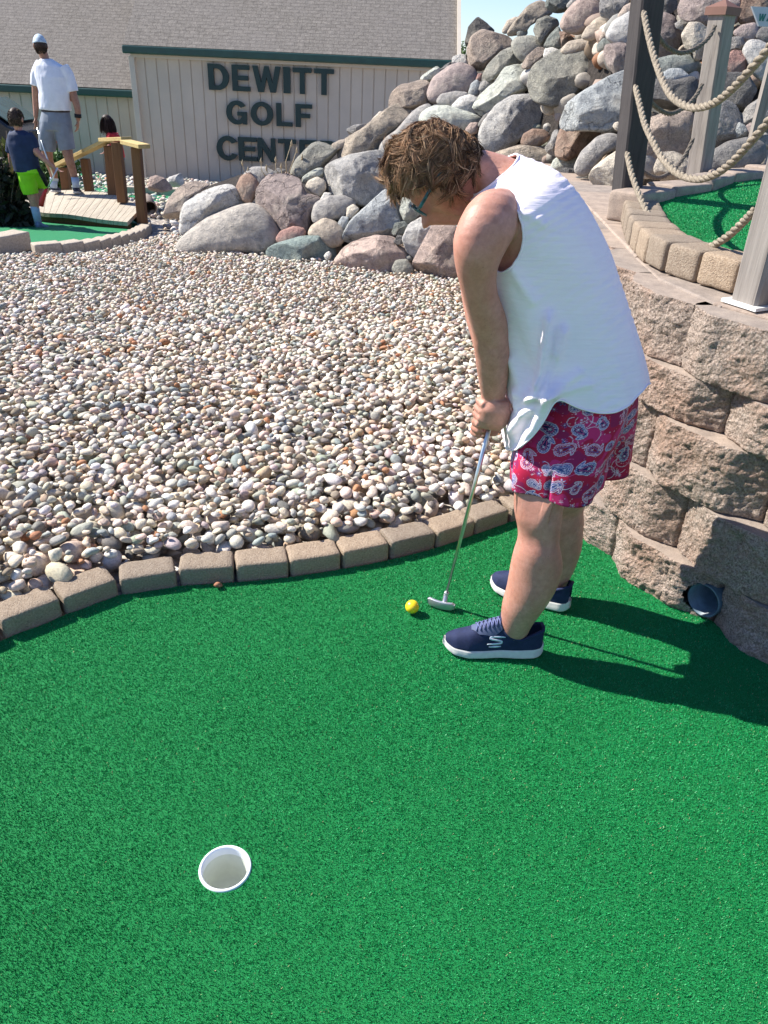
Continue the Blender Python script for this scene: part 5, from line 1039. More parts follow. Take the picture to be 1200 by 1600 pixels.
# ------------------------------------------------------------------ putter
M_STEEL = plain('brushed_steel', (0.62, 0.64, 0.60), 0.28, 0.08, 60, 0.5, 1.0); M_HEAD = plain('grey_cast_metal', (0.50, 0.51, 0.54), 0.42, 0.08, 40, 0.5, 0.75); M_GRIP = plain('dark_grip', (0.03, 0.03, 0.035), 0.8)
put = empty('putter', atZ(690, 945, 0), 'steel putter with a curved grey blade head held in the woman\'s hands', 'putter')
sb = atZ(697, 930, 0.045); st = atY(768, 655, 1.925); dS = st-sb; gt = sb+dS*1.16
m = MB(); m.add(*tube([sb, sb+dS*.5, sb+dS*1.0], [.0048, .0056, .0068], 16)); m.obj('shaft', M_STEEL, put)
m = MB(); m.add(*tube([sb+dS*.955, sb+dS*.975, gt-dS*.01, gt], [.009, .0125, .014, .012], 16)); m.obj('grip', M_GRIP, put)
ha = atZ(669, 936, 0.020); hb = atZ(711, 947, 0.020); hd = (hb-ha); hd[2] = 0; hl = np.linalg.norm(hd); hd /= hl; hn = np.array([hd[1], -hd[0], 0])   # towards the camera
cv = lambda u: 0.010*(1-(2*u-1)**2)
m = MB(); n_ = 24; V = []; 
for i in range(n_+1):
    u = i/n_; c = ha+hd*hl*u + hn*cv(u); e = min(1, (min(u, 1-u)/0.07)**.5 if min(u, 1-u) > 0 else .3); hh = .0135*max(e, .55); tk = .0085
    for sx, sz in ((-1, -1), (-.2, -1.1), (1, -1), (1.05, 0), (1, 1), (-.1, 1.0), (-.25, .2), (-1, .1)): V.append(c+hn*tk*sx+np.array([0, 0, hh*sz]))
Fx = [(8*i+k, 8*i+(k+1) % 8, 8*i+8+(k+1) % 8, 8*i+8+k) for i in range(n_) for k in range(8)]+[tuple(range(8)), tuple(8*n_+7-k for k in range(8))]
m.add(V, Fx); m.add(*tube([ha+hd*hl*.62+hn*.004+(0, 0, .004), sb-dS*.0, sb+dS*.022], [.0085, .0082, .0078], 16)); o = m.obj('head', M_HEAD, put); bevel(o, .002, 2)
# ------------------------------------------------------------------ figure helpers
def ringtube(Cs, A, B, n=32, sq=2.0, cap=True):
    # Cs centres, A/B axis vectors (already scaled) per ring; superellipse section
    V = []; m = len(Cs)
    for c, a, b in zip(Cs, A, B):
        for k in range(n):
            t = 2*math.pi*k/n; ct, st = math.cos(t), math.sin(t); e = 2.0/sq
            V.append(np.asarray(c)+np.sign(ct)*abs(ct)**e*np.asarray(a)+np.sign(st)*abs(st)**e*np.asarray(b))
    Fx = [(i*n+k, i*n+(k+1) % n, (i+1)*n+(k+1) % n, (i+1)*n+k) for i in range(m-1) for k in range(n)]
    if cap: Fx += [tuple(range(n-1, -1, -1)), tuple((m-1)*n+k for k in range(n))]
    return np.array(V), Fx
def resample(rows, n):
    rows = np.asarray(rows, float); t = np.linspace(0, len(rows)-1, n); out = np.zeros((n, rows.shape[1])); R_ = np.vstack([2*rows[0]-rows[1], rows, 2*rows[-1]-rows[-2]])
    for i, x in enumerate(t):
        k = min(int(x), len(rows)-2); f = x-k; a, b, c, d = R_[k], R_[k+1], R_[k+2], R_[k+3]
        out[i] = 0.5*((2*b)+(-a+c)*f+(2*a-5*b+4*c-d)*f*f+(-a+3*b-3*c+d)*f**3)
    return out
def remesh(mb, name, mat, voxel, smooth=4, fac=0.5):
    o = mesh_obj(name, mb.v, mb.f, mat)
    bm_ = bmesh.new(); bm_.from_mesh(o.data); bmesh.ops.recalc_face_normals(bm_, faces=bm_.faces); bm_.to_mesh(o.data); bm_.free()
    r = o.modifiers.new('r', 'REMESH'); r.mode = 'VOXEL'; r.voxel_size = voxel; r.use_smooth_shade = True
    s = o.modifiers.new('s', 'SMOOTH'); s.factor = fac; s.iterations = smooth
    dg = bpy.context.evaluated_depsgraph_get(); me_ = bpy.data.meshes.new_from_object(o.evaluated_get(dg)); o.modifiers.clear(); old = o.data; o.data = me_; bpy.data.meshes.remove(old); o.data.name = name
    if not o.data.materials: o.data.materials.append(mat)
    o.data.polygons.foreach_set('use_smooth', np.ones(len(o.data.polygons), dtype=bool))
    return o
def coords(o): v = np.empty(len(o.data.vertices)*3, dtype=np.float32); o.data.vertices.foreach_get('co', v); return v.reshape(-1, 3).astype(float)
def setco(o, P): o.data.vertices.foreach_set('co', np.asarray(P, dtype=np.float32).ravel()); o.data.update()
def tuck(bodyo, cloths, maxd, inset, excl=None):
    P = coords(bodyo); keep_ = np.ones(len(P), bool) if excl is None else ~excl(P)
    for co_ in cloths:
        Vc_ = coords(co_); bvt = BVHTree.FromPolygons([Vector(v) for v in Vc_], [tuple(pp.vertices) for pp in co_.data.polygons]); lo, hi = Vc_.min(0)-maxd, Vc_.max(0)+maxd
        for i in np.where(keep_ & (P > lo).all(1) & (P < hi).all(1))[0]:
            h_ = bvt.find_nearest(Vector(P[i]), maxd)
            if h_[0] is None: continue
            q = np.array(h_[0]); n_ = np.array(h_[1]); s_ = (P[i]-q) @ n_
            if s_ > -inset: P[i] = q-n_*inset
    setco(bodyo, P)
def skin_mat(name, a, b, red):
    t = NT(name); c = t.coord(); n = t.noise(c, 22, 4, 0.6); f = t.noise(c, 260, 3, 0.7); g_ = t.noise(c, 6, 3, 0.5)
    col = t.ramp(n, [(0.35, a), (0.65, b)]); col = t.mix(1.0, col, t.ramp(t.noise(c, 75, 4, 0.7), [(0.3, (0.84, 0.80, 0.78)), (0.7, (1.12, 1.13, 1.14))]), 'MULTIPLY'); col = t.mix(t.ramp(g_, [(0.45, (0, 0, 0)), (0.7, (0.45, 0.45, 0.45))]), col, red)
    col = t.mix(t.ramp(t.vor(c, 55), [(0.06, (0.45, 0.45, 0.45)), (0.12, (0, 0, 0))]), col, tuple(x*0.55 for x in a))
    m_ = t.fin(col, 0.5, t.bump(f, 0.0012, 0.6), 0.4); t.b.inputs['Subsurface Weight'].default_value = 0.12; t.b.inputs['Subsurface Radius'].default_value = (0.012, 0.005, 0.003); t.b.inputs['Subsurface Scale'].default_value = 0.6
    return m_
M_SKIN = skin_mat('tanned_skin', (0.45, 0.215, 0.15), (0.53, 0.275, 0.205), (0.48, 0.185, 0.13))
M_SKIN2 = skin_mat('skin_man', (0.30, 0.15, 0.09), (0.38, 0.20, 0.13), (0.35, 0.14, 0.09))
def head_mesh(c, Fd, Ud, s=1.0, nt_=96, npp=80):
    # a face looking along Fd, crown along Ud; sizes in metres of an adult head
    Fd = np.asarray(Fd, float)/np.linalg.norm(Fd); Ud = np.asarray(Ud, float); Ud = Ud-Fd*(Ud @ Fd); Ud /= np.linalg.norm(Ud); Ld = np.cross(Ud, Fd)
    th = np.linspace(0, 2*math.pi, nt_, endpoint=False); ph = np.linspace(-math.pi/2, math.pi/2, npp); T_, P_ = np.meshgrid(th, ph)
    f = np.cos(P_)*np.cos(T_); l = np.cos(P_)*np.sin(T_); u = np.sin(P_)
    X = np.stack([f*.094, l*.074, u*.115], -1).reshape(-1, 3); f, l, u = X[:, 0], X[:, 1], X[:, 2]
    lower = np.clip(-u/.115, 0, 1); front = np.clip(f/.094, 0, 1)
    l *= 1-0.34*lower**1.4; f = np.where(f < 0, f*(1-0.45*lower**1.2), f*(1-.02*lower)); f = f + .012*lower*np.clip(front, 0, 1)
    G = lambda cu, cl, su, sl: np.exp(-((u-cu)/su)**2-((l-cl)/sl)**2)*(f > 0)
    f = f - .008*front*(np.abs(u) < .09) + .040*G(-.032, 0, .016, .015)+.018*G(-.008, 0, .024, .011) + .007*G(-.040, .012, .010, .008)+.007*G(-.040, -.012, .010, .008)
    f = f + .008*G(.026, .022, .010, .026)+.008*G(.026, -.022, .010, .026) - .011*G(.004, .031, .014, .017)-.011*G(.004, -.031, .014, .017) + .006*G(.004, .031, .007, .012)+.006*G(.004, -.031, .007, .012)
    f = f + .009*G(-.060, 0, .0055, .024)+.009*G(-.072, 0, .006, .021) - .005*G(-.066, 0, .0028, .026) + .010*G(-.100, 0, .016, .022) - .005*G(-.084, 0, .006, .025)
    f = f + .006*G(-.030, .045, .022, .018)+.006*G(-.030, -.045, .022, .018)
    V = np.asarray(c)+s*(f[:, None]*Fd+l[:, None]*Ld+u[:, None]*Ud); n = nt_
    Fx = [(j*n+i, j*n+(i+1) % n, (j+1)*n+(i+1) % n, (j+1)*n+i) for j in range(npp-1) for i in range(n)]
    return V, Fx, (Fd, Ud, Ld)
def ear(c, Fd, Ud, Ld, side, s=1.0):
    e = np.asarray(c)+s*(-.006*Fd-.002*Ud+side*.072*Ld); return ringtube([e-side*.010*Ld*s, e+side*.010*s*Ld, e+side*.016*s*Ld-.004*Fd*s], [Fd*.012*s, Fd*.017*s, Fd*.012*s], [Ud*.026*s, Ud*.030*s, Ud*.022*s], 16)
def strands(roots, dirs, length, width, curve, seed, cols, grav=np.array([0, 0, -1.]), nseg=7, wav=0.004):
    g = np.random.default_rng(seed); n = len(roots); P = np.zeros((n, nseg+1, 3)); P[:, 0] = roots; d = dirs/np.linalg.norm(dirs, axis=1)[:, None]; L = length[:, None]/nseg
    ax = g.normal(size=(n, 3)); ax /= np.linalg.norm(ax, axis=1)[:, None]; ph = g.uniform(0, 6.28, (n, 1))
    for i in range(nseg):
        d = d+curve[:, None]*grav+g.normal(0, .05, (n, 3)); d /= np.linalg.norm(d, axis=1)[:, None]; P[:, i+1] = P[:, i]+d*L
    for i in range(1, nseg+1): P[:, i] += ax*wav*np.sin(ph+i*1.5)*(i/nseg)
    sd_ = np.cross(d, g.normal(size=(n, 3))); sd_ /= np.linalg.norm(sd_, axis=1)[:, None]; wd = width[:, None]; V = np.zeros((n, nseg+1, 2, 3))
    for i in range(nseg+1):
        k = wd*(1-.8*(i/nseg)**2); V[:, i, 0] = P[:, i]-sd_*k; V[:, i, 1] = P[:, i]+sd_*k
    base = np.arange(n)[:, None, None]*(nseg+1)*2+np.arange(nseg)[None, :, None]*2; Fq = base+np.array([0, 1, 3, 2])[None, None]
    return V.reshape(-1, 3), Fq.reshape(-1, 4), np.repeat(cols, (nseg+1)*2, 0)
def hair_mat():
    t = NT('hair_strands'); at = t.n('ShaderNodeAttribute', attribute_name='col').outputs['Color']; return t.fin(at, 0.7, None, 0.2)
M_HAIR = hair_mat()
def finger(m, base, d, nrm, L, r, curl, seg=3, n=10):
    # chain of phalanges curling towards nrm
    P = [np.asarray(base, float)]; d = np.asarray(d, float)/np.linalg.norm(d); nrm = np.asarray(nrm, float); ls = [.45*L, .32*L, .23*L]; ax = np.cross(d, nrm); ax /= np.linalg.norm(ax)
    R_ = [r*1.05]
    for k in range(3):
        q = Quaternion(Vector(ax), curl[k]); d = np.array((q @ Vector(d))[:]); P.append(P[-1]+d*ls[k]*.5); P.append(P[-1]+d*ls[k]*.5); R_ += [r*(1-.07*k), r*(.98-.09*k)]
    R_[-1] = r*.62; m.add(*tube(P, R_, n))
# ------------------------------------------------------------------ the woman
WY = 1.97
wom = empty('person', (0.43, 1.92, 0), 'woman in white sleeveless top and paisley shorts bending over to putt', 'person')
body = MB()
def limb(rows, n=56, m=26, hint=None, flat=1.0):
    # rows: (left px, right px, y px, depth Y) ; section round with the in-view width
    C_, A_, B_ = [], [], []
    R2 = resample(rows, m)
    for l, r, y, Y, k in R2:
        a = atY(l, y, Y); b = atY(r, y, Y); c = (a+b)/2; h = np.linalg.norm(b-a)/2; C_.append(c); A_.append((b-a)/2); B_.append(h)
    C_ = np.array(C_); T = np.gradient(C_, axis=0); out = []
    for i in range(m):
        t = T[i]/np.linalg.norm(T[i]); a = A_[i]; b = np.cross(t, a); b = b/np.linalg.norm(b)*B_[i]*R2[i, 4]; out.append(b)
    return ringtube(C_, A_, out, n)
# near (left) leg, far (right) leg: thigh to ankle
body.add(*limb([(806, 930, 690, 1.86, .8), (796, 905, 740, 1.84, .85), (802, 882, 785, 1.815, .95), (808, 877, 816, 1.80, 1), (809, 875, 840, 1.795, 1), (803, 876, 862, 1.79, 1), (797, 875, 890, 1.79, 1), (792, 867, 918, 1.785, 1), (785, 850, 945, 1.785, 1), (783, 833, 970, 1.79, 1), (786, 825, 988, 1.795, .92), (795, 820, 1002, 1.80, .85)], m=34))
body.add(*limb([(862, 975, 690, 2.00, .85), (848, 950, 735, 2.03, .9), (838, 915, 782, 2.06, .95), (838, 912, 815, 2.065, 1), (838, 909, 850, 2.07, 1), (838, 900, 880, 2.07, 1), (842, 887, 908, 2.07, 1), (846, 878, 928, 2.065, 1), (850, 876, 938, 2.06, .9)], m=30))
# trunk: front/back outline per row with half width across
TR = [(800, 985, 690, 640, 1.94, .165), (796, 990, 660, 590, 1.94, .175), (800, 980, 600, 540, 1.95, .165), (792, 965, 545, 500, 1.95, .16), (778, 945, 492, 440, 1.96, .165), (757, 925, 445, 385, 1.965, .175), (742, 895, 400, 325, 1.97, .185), (738, 862, 360, 285, 1.97, .185), (742, 836, 330, 264, 1.97, .15), (742, 808, 306, 250, 1.975, .085), (730, 790, 290, 243, 1.975, .058), (715, 765, 282, 236, 1.975, .054), (700, 745, 275, 232, 1.975, .052)]
Rr = resample([(a, b, c, d, e, f) for a, b, c, d, e, f in TR], 40); C_, A_, B_ = [], [], []
for a, b, ya, yb, Y, w_ in Rr:
    p = atY(a, ya, Y); q = atY(b, yb, Y); C_.append((p+q)/2); A_.append((q-p)/2); B_.append(np.array([.06, -1, 0])*w_)
body.add(*ringtube(C_, A_, B_, 40, 2.15))
# shoulders and arms
body.add(*limb([(745, 822, 325, 1.86, .8), (722, 812, 340, 1.81, .95), (710, 804, 368, 1.785, .93), (709, 788, 395, 1.78, .93), (713, 777, 425, 1.785, .90), (722, 779, 460, 1.80, .86), (731, 791, 495, 1.825, .86), (738, 795, 522, 1.845, .88), (741, 798, 546, 1.86, .92), (744, 796, 570, 1.875, .92), (748, 793, 596, 1.89, .85), (752, 789, 618, 1.90, .75), (754, 786, 636, 1.91, .8)], m=40))
body.add(*limb([(745, 815, 310, 2.06, .9), (725, 800, 330, 2.13, .9), (715, 780, 380, 2.15, .9), (718, 775, 440, 2.14, .9), (728, 780, 500, 2.10, .9), (742, 788, 550, 2.06, .9), (750, 790, 600, 2.00, .8), (756, 788, 640, 1.965, .8)], m=30))
# hands round the grip: left hand near, right hand below and behind
def hand(cpx, cpy, Y, sgn, sc_, seed):
    c = atY(cpx, cpy, Y); ax = dS/np.linalg.norm(dS); side = np.array([0, -1., 0])*sgn; side -= ax*(side @ ax); side /= np.linalg.norm(side); fwd = np.cross(ax, side)*sgn   # fwd: towards -x (fingers side)
    if fwd[0] > 0: fwd = -fwd
    body.add(*ringtube([c+ax*.048*sc_+side*.012-fwd*.004, c+ax*.02*sc_+side*.02, c-ax*.015*sc_+side*.02, c-ax*.040*sc_+side*.014], [fwd*.026*sc_, fwd*.040*sc_, fwd*.040*sc_, fwd*.030*sc_], [side*.018*sc_, side*.020*sc_, side*.018*sc_, side*.013*sc_], 20))
    for k in range(4):
        b = c+ax*(.028-.0195*k)*sc_+side*.022+fwd*.033*sc_; L = (.072, .078, .072, .058)[k]*sc_
        finger(body, b, fwd*.8-side*.5-ax*.15, -side, L, .0092*sc_, (.55, 1.15, .95))
    finger(body, c+ax*.035*sc_+side*.012+fwd*.012, fwd*.5-ax*.9-side*.1, -side, .062*sc_, .0105*sc_, (.1, .25, .2))
hand(772, 645, 1.905, 1, 1.0, 1); hand(766, 664, 1.955, -1, .95, 2)
# head looking down at the ball
HC = atY(688, 268, WY); HF = np.array([-.44, -.10, -.86]); HU = np.array([-.84, -.02, .46])
hv, hf, (HF, HU, HL) = head_mesh(HC, HF, HU, 0.98)
body.add(hv, hf)
bo_ = remesh(body, 'body', M_SKIN, 0.0036, 2, 0.5); reparent(bo_, wom)
# knee and elbow dimples, slight muscle relief
P = coords(bo_); Nn = np.empty(len(P)*3, dtype=np.float32); bo_.data.vertices.foreach_get('normal', Nn); Nn = Nn.reshape(-1, 3).astype(float)
near_head = np.linalg.norm(P-HC, axis=1) < .14
dsp = fbm(P*9, 3, 2)*.0022*(~near_head)
px_, py_, _ = proj(atY(820, 845, 1.73)) ; kn = atY(812, 838, 1.74); dsp -= .004*np.exp(-(np.linalg.norm(P-kn, axis=1)/.028)**2)
kn = atY(802, 812, 1.77); dsp += .007*np.exp(-(np.linalg.norm(P-kn, axis=1)/.035)**2)
for kx, ky, kY, am, kr in ((800, 842, 1.755, -.005, .022), (832, 845, 1.74, -.004, .022), (868, 842, 1.80, -.006, .03), (868, 888, 1.79, .006, .045), (800, 900, 1.75, .003, .04), (835, 905, 1.735, -.003, .05), (742, 545, 1.82, .004, .022), (785, 540, 1.84, -.004, .03), (770, 548, 1.81, -.003, .012), (735, 400, 1.735, .004, .05), (760, 372, 1.73, -.005, .03), (845, 820, 1.745, .003, .02)):
    kn = atY(kx, ky, kY); dsp += am*np.exp(-(np.linalg.norm(P-kn, axis=1)/kr)**2)
setco(bo_, P+Nn*dsp[:, None])
BVH_BODY = BVHTree.FromObject(bo_, bpy.context.evaluated_depsgraph_get())
# hair: cap plus many strands combed from the crown
g = np.random.default_rng(9); hairV, hairF, hairC, hb_ = [], [], [], 0
def scalp(n):
    d = g.normal(size=(n*4, 3)); d /= np.linalg.norm(d, axis=1)[:, None]; f, l, u = d[:, 0], d[:, 1], d[:, 2]
    ok = (u > 0.30+0.55*np.clip(f, 0, 1)*1.0) | ((f < .12) & (u > -.50+.25*np.clip(f+.3, 0, 1)))
    ok &= ~((f > .60) & (u < .55)); d = d[ok][:n]; return d
def scalp_pt(d, k=1.0): return HC+.98*k*(d[:, 0:1]*.094*HF+d[:, 1:2]*.076*HL+d[:, 2:3]*.115*HU)
d = scalp(34000); n = len(d); root = scalp_pt(d, 1.0)
def nrm_of(d): q = d[:, 0:1]*HF/.094+d[:, 1:2]*HL/.076+d[:, 2:3]*HU/.115; return q/np.linalg.norm(q, axis=1)[:, None]
N_ = nrm_of(d); crown = HC+.98*(-.045*HF+.100*HU)
ld = scalp(620); lr = scalp_pt(ld, 1.0); lN = nrm_of(ld); m_ = len(ld)
flow = np.array([-.80, -.10, -.10])+.0*lr; away = lr-crown; away /= np.linalg.norm(away, axis=1)[:, None]
flow = flow+away*.75+.55*HF*(ld[:, 0:1] > -.4); flow -= lN*(flow*lN).sum(1)[:, None]; flow /= np.linalg.norm(flow, axis=1)[:, None]+1e-9
ang = fbm(ld*3.4, 5, 2)[:, None]*1.5+g.normal(0, .34, (m_, 1)); flow = flow*np.cos(ang)+np.cross(lN, flow)*np.sin(ang)
LL = g.uniform(.045, .080, m_); LL = np.where(ld[:, 2] < .1, LL*.75, LL); nseg = 9; LP = np.zeros((m_, nseg+1, 3)); LP[:, 0] = lr-lN*.003; dcur = flow+lN*g.uniform(.25, .75, (m_, 1)); dcur /= np.linalg.norm(dcur, axis=1)[:, None]; curl = g.normal(0, .22, (m_, 1)); gvv = np.array([-.35, 0, -1.])
for i in range(nseg):
    dcur = dcur+gvv*.075-lN*.10+np.cross(lN, dcur)*curl; dcur /= np.linalg.norm(dcur, axis=1)[:, None]; LP[:, i+1] = LP[:, i]+dcur*LL[:, None]/nseg
    rel = LP[:, i+1]-HC; q = np.stack([rel @ HF/.097, rel @ HL/.080, rel @ HU/.118], 1); k_ = np.linalg.norm(q, axis=1)[:, None]; LP[:, i+1] = np.where(k_ < 1.0, HC+rel/np.maximum(k_, 1e-6)*1.0, LP[:, i+1])
own = np.argmin(((d[:, None]-ld[None])**2).sum(2)+g.uniform(0, .02, (n, m_)), axis=1)
tt_ = np.linspace(0, 1, nseg+1)[None, :, None]; sc_l = g.uniform(.75, 1.12, (n, 1, 1)); path = root[:, None]+(LP[own]-LP[own][:, :1])*sc_l+(lr[own]-root)[:, None]*(tt_**1.3)*.52
path += g.normal(0, .0013, (n, nseg+1, 3))*tt_+(g.normal(0, .006, (n, 1, 3))*tt_**2)*(g.random((n, 1, 1)) < .25)
lh = np.clip(.56+.55*fbm(ld*4.5, 11, 2)+.25*(ld[:, 2]-.2)+g.normal(0, .16, m_), 0, 1); hl = np.clip(lh[own]+g.normal(0, .13, n), 0, 1)[:, None]
cols = (1-hl)*np.array([.020, .009, .005])+hl*np.array([.36, .21, .115]); bl = g.random(n) < .07; cols[bl] = np.array([.50, .34, .20])*g.uniform(.7, 1.1, (bl.sum(), 1))
wv_ = g.uniform(.0005, .0011, n)[:, None]; sdv = np.cross(path[:, -1]-path[:, 0], g.normal(size=(n, 3))); sdv /= np.linalg.norm(sdv, axis=1)[:, None]; V = np.zeros((n, nseg+1, 2, 3))
for i in range(nseg+1):
    k_ = wv_*(1-.75*(i/nseg)**2); V[:, i, 0] = path[:, i]-sdv*k_; V[:, i, 1] = path[:, i]+sdv*k_
V = V.reshape(-1, 3); Fq = (np.arange(n)[:, None, None]*(nseg+1)*2+np.arange(nseg)[None, :, None]*2+np.array([0, 1, 3, 2])[None, None]).reshape(-1, 4); Cc_ = np.repeat(cols, (nseg+1)*2, 0)
ho = mesh_obj('hair', V, Fq, M_HAIR, None, True, Cc_); reparent(ho, wom)
# dark under-cap so that the scalp does not show
Vh, Fh, _x = head_mesh(HC, HF, HU, 1.0, 72, 60); rel = Vh-HC; ff, ll, uu = rel @ HF/.094, rel @ HL/.076, rel @ HU/.115; q = np.stack([ff, ll, uu], 1); q /= np.linalg.norm(q, axis=1)[:, None]
inh = ((q[:, 2] > .34+.5*np.clip(q[:, 0], 0, 1)) | ((q[:, 0] < .08) & (q[:, 2] > -.48)))
Vc = HC+rel*1.055; Fcap = [f for f in Fh if all(inh[i] for i in f)]
M_UNDER = plain('dark_hair_base', (0.035, 0.018, 0.011), 0.6, .3, 60); o = mesh_obj('hair_base', Vc, Fcap, M_UNDER); o.parent = ho
# glasses
M_TEAL = plain('teal_black_frame', (0.008, 0.08, 0.09), 0.3, 0.95, 90); M_LENS = NT('spectacle_lens'); M_LENS.fin((0.8, 0.88, 0.85), 0.05, None, 0.6); M_LENS.b.inputs['Alpha'].default_value = 0.38; M_LENS = M_LENS.m
gl = MB(); hp = lambda f, l, u: HC+.98*(f*HF+l*HL+u*HU)
SD = 1 if (HL @ np.array([0, -1, 0])) > 0 else -1
ln_ = MB()
for s_ in (-1, 1):
    rim_ = [hp(.104-abs(l0)*.12, s_*(.033+.026*math.cos(t)), .002+.019*math.sin(t)) for t in np.linspace(0, 2*math.pi, 28, endpoint=False) for l0 in [(.033+.026*math.cos(t))*.6]]
    gl.add(*tube(rim_, .0021, 8, closed=True)); ln_.add(rim_, [tuple(range(28))])
    gl.add(*tube([hp(.096, s_*.060, .010), hp(.090, s_*.074, .010), hp(.05, s_*.080, .010), hp(.0, s_*.082, .008), hp(-.02, s_*.078, -.004)], [.004, .0045, .0042, .0036, .003], 8))
gl.add(*tube([hp(.099, -.008, .006), hp(.103, 0, .008), hp(.099, .008, .006)], .002, 8)); go = gl.obj('glasses', M_TEAL, wom)
lo_ = ln_.obj('lens', M_LENS); lo_.parent = go
# ---- tank top
def mk_top():
    t = NT('white_crinkle_cotton'); c = t.coord(); mp = t.n('ShaderNodeMapping'); t.l(c, mp.inputs[0]); mp.inputs['Rotation'].default_value = (0.0, R(34), 0); mp.inputs['Scale'].default_value = (9, 24, 150)
    n = t.noise(mp.outputs[0], 1.0, 4, 0.6); f = t.noise(c, 600, 2, 0.6)
    return t.fin(t.ramp(n, [(0.3, (0.90, 0.81, 0.87)), (0.7, (0.95, 0.87, 0.92))]), 0.8, t.bump(f, 0.0005, 0.5, t.bump(n, 0.004, 0.55)), 0.2)
M_TOP = mk_top()
TT = [(736, 808, 303, 241, .075), (722, 838, 328, 251, .150), (717, 872, 357, 268, .186), (720, 908, 392, 310, .192), (733, 942, 440, 375, .186), (750, 965, 490, 440, .182), (768, 985, 540, 505, .184), (780, 1000, 590, 560, .192), (784, 1010, 640, 605, .202), (788, 1011, 690, 650, .208), (791, 1011, 738, 695, .210)]
nr, nc = 120, 220; Rr = resample(TT, nr); V = np.zeros((nr, nc, 3)); HEM = [(800, 703), (806, 702), (820, 697), (840, 679), (856, 655), (866, 630), (869, 612), (874, 616), (890, 630), (910, 640), (935, 646), (960, 646), (985, 632), (1005, 608), (1012, 600)]
th = np.linspace(0, 2*math.pi, nc, endpoint=False)    # 0 = back, pi = front, pi/2 = near side
for i in range(nr):
    a, b, ya, yb, w_ = Rr[i]; p = atY(a, ya, WY); q = atY(b, yb, WY); c = (p+q)/2; A = (q-p)/2; B = np.array([.06, -1, 0])*w_; e = 2/2.25
    ct, st = np.cos(th), np.sin(th); V[i] = c+(np.sign(ct)*np.abs(ct)**e)[:, None]*A+(np.sign(st)*np.abs(st)**e)[:, None]*B
# vertical position of the hem per column: cut where the outline meets the hem line (mirror on the far side)
u = np.arange(nr)/(nr-1)
cutr = np.zeros(nc)
for k in range(nc):
    kk = k if math.sin(th[k]) >= 0 else (nc-k) % nc
    col = V[:, kk]; pr = np.array([proj(p)[:2] for p in col]); hy = np.interp(pr[:, 0], [h[0] for h in HEM], [h[1] for h in HEM]); dlt = pr[:, 1]-hy; j = nr-1
    for i in range(int(nr*.55), nr):
        if dlt[i] > 0: j = i-dlt[i]/(dlt[i]-dlt[i-1]+1e-9); break
    cutr[k] = j/(nr-1)
kern = np.ones(3)/3; cutr = np.convolve(np.r_[cutr[-1], cutr, cutr[0]], kern, 'valid')
V2 = np.zeros_like(V)
for k in range(nc):
    s_ = u*cutr[k]
    for x in range(3): V2[:, k, x] = np.interp(s_, u, V[:, k, x])
V = V2
# folds: long vertical drapes growing to the hem, pulls towards the side slit, waist bunching above the arm
Ng = np.cross(np.roll(V, -1, 1)-np.roll(V, 1, 1), np.gradient(V, axis=0)); Ng /= np.linalg.norm(Ng, axis=2)[..., None]+1e-9
cen = V.mean(1)[:, None, :]; flip = np.sign(((V-cen)*Ng).sum(2)); Ng *= flip[..., None]
PX = np.zeros((nr, nc)); PY = np.zeros((nr, nc)); dd = V-CAM; dz_ = dd @ fw; PX = 600+F*(dd @ rt)/dz_; PY = 800-F*(dd @ up)/dz_
U_ = u[:, None]
ds_ = .0065*np.sin(th*7+1.2*np.sin(th*3)+U_*1.5)*np.clip(U_-.35, 0, 1)**1.1*1.5
ds_ += .010*fbm(np.stack([np.cos(th)[None]*2.4+0*U_, np.sin(th)[None]*2.4+0*U_, U_*2.2+0*th[None]], -1).reshape(-1, 3), 6, 3).reshape(nr, nc)*(.25+U_)
def fold(x0, y0, x1, y1, wpx, h):
    d_ = np.array([x1-x0, y1-y0], float); L = np.linalg.norm(d_); d_ /= L; a = ((PX-x0)*d_[0]+(PY-y0)*d_[1])/L; n__ = -(PX-x0)*d_[1]+(PY-y0)*d_[0]
    return 1.5*h*np.exp(-(n__/wpx)**2)*np.exp(-(np.clip(-a, 0, 9)/.12)**2-(np.clip(a-1, 0, 9)/.12)**2)*(np.sin(th)[None] > -.1)
for f_ in ((857, 498, 848, 590, 7, .020), (846, 590, 830, 640, 9, .012), (880, 518, 862, 590, 6, .016), (866, 598, 812, 632, 8, .014), (866, 608, 830, 690, 8, .013), (868, 606, 806, 668, 8, .012), (869, 606, 812, 612, 7, .010), (872, 606, 905, 582, 7, .008), (874, 612, 920, 600, 6, .006), (866, 602, 868, 560, 5, -.008), (838, 640, 815, 690, 6, -.006), (800, 420, 835, 470, 9, .006), (815, 330, 850, 350, 8, .005), (790, 640, 845, 620, 7, -.008), (800, 560, 820, 600, 8, .006)):
    ds_ += fold(*f_)
sg_ = lambda z: 1/(1+np.exp(-np.clip(z, -30, 30)))
ds_ += .046*np.clip((PX-792)/74, 0, 1)*np.clip((PY-575)/95, 0, 1)*sg_((867-PX)/1.6)*(np.sin(th)[None] > .1)
ds_ += .0022*np.sin((PX*.55+PY*.95)*.42+2*fbm(np.stack([PX*.012, PY*.012, 0*PX], -1).reshape(-1, 3), 2, 2).reshape(nr, nc)*3)*np.clip(fbm(np.stack([PX*.02, PY*.02, 0*PX+4], -1).reshape(-1, 3), 12, 2).reshape(nr, nc)+.25, 0, 1)
V = V+Ng*ds_[..., None]
ARM = [(738, 312), (752, 308), (772, 309), (792, 317), (807, 330), (815, 350), (817, 372), (813, 395), (802, 413), (790, 424), (778, 426), (766, 418), (740, 410), (715, 395), (705, 360), (715, 325)]
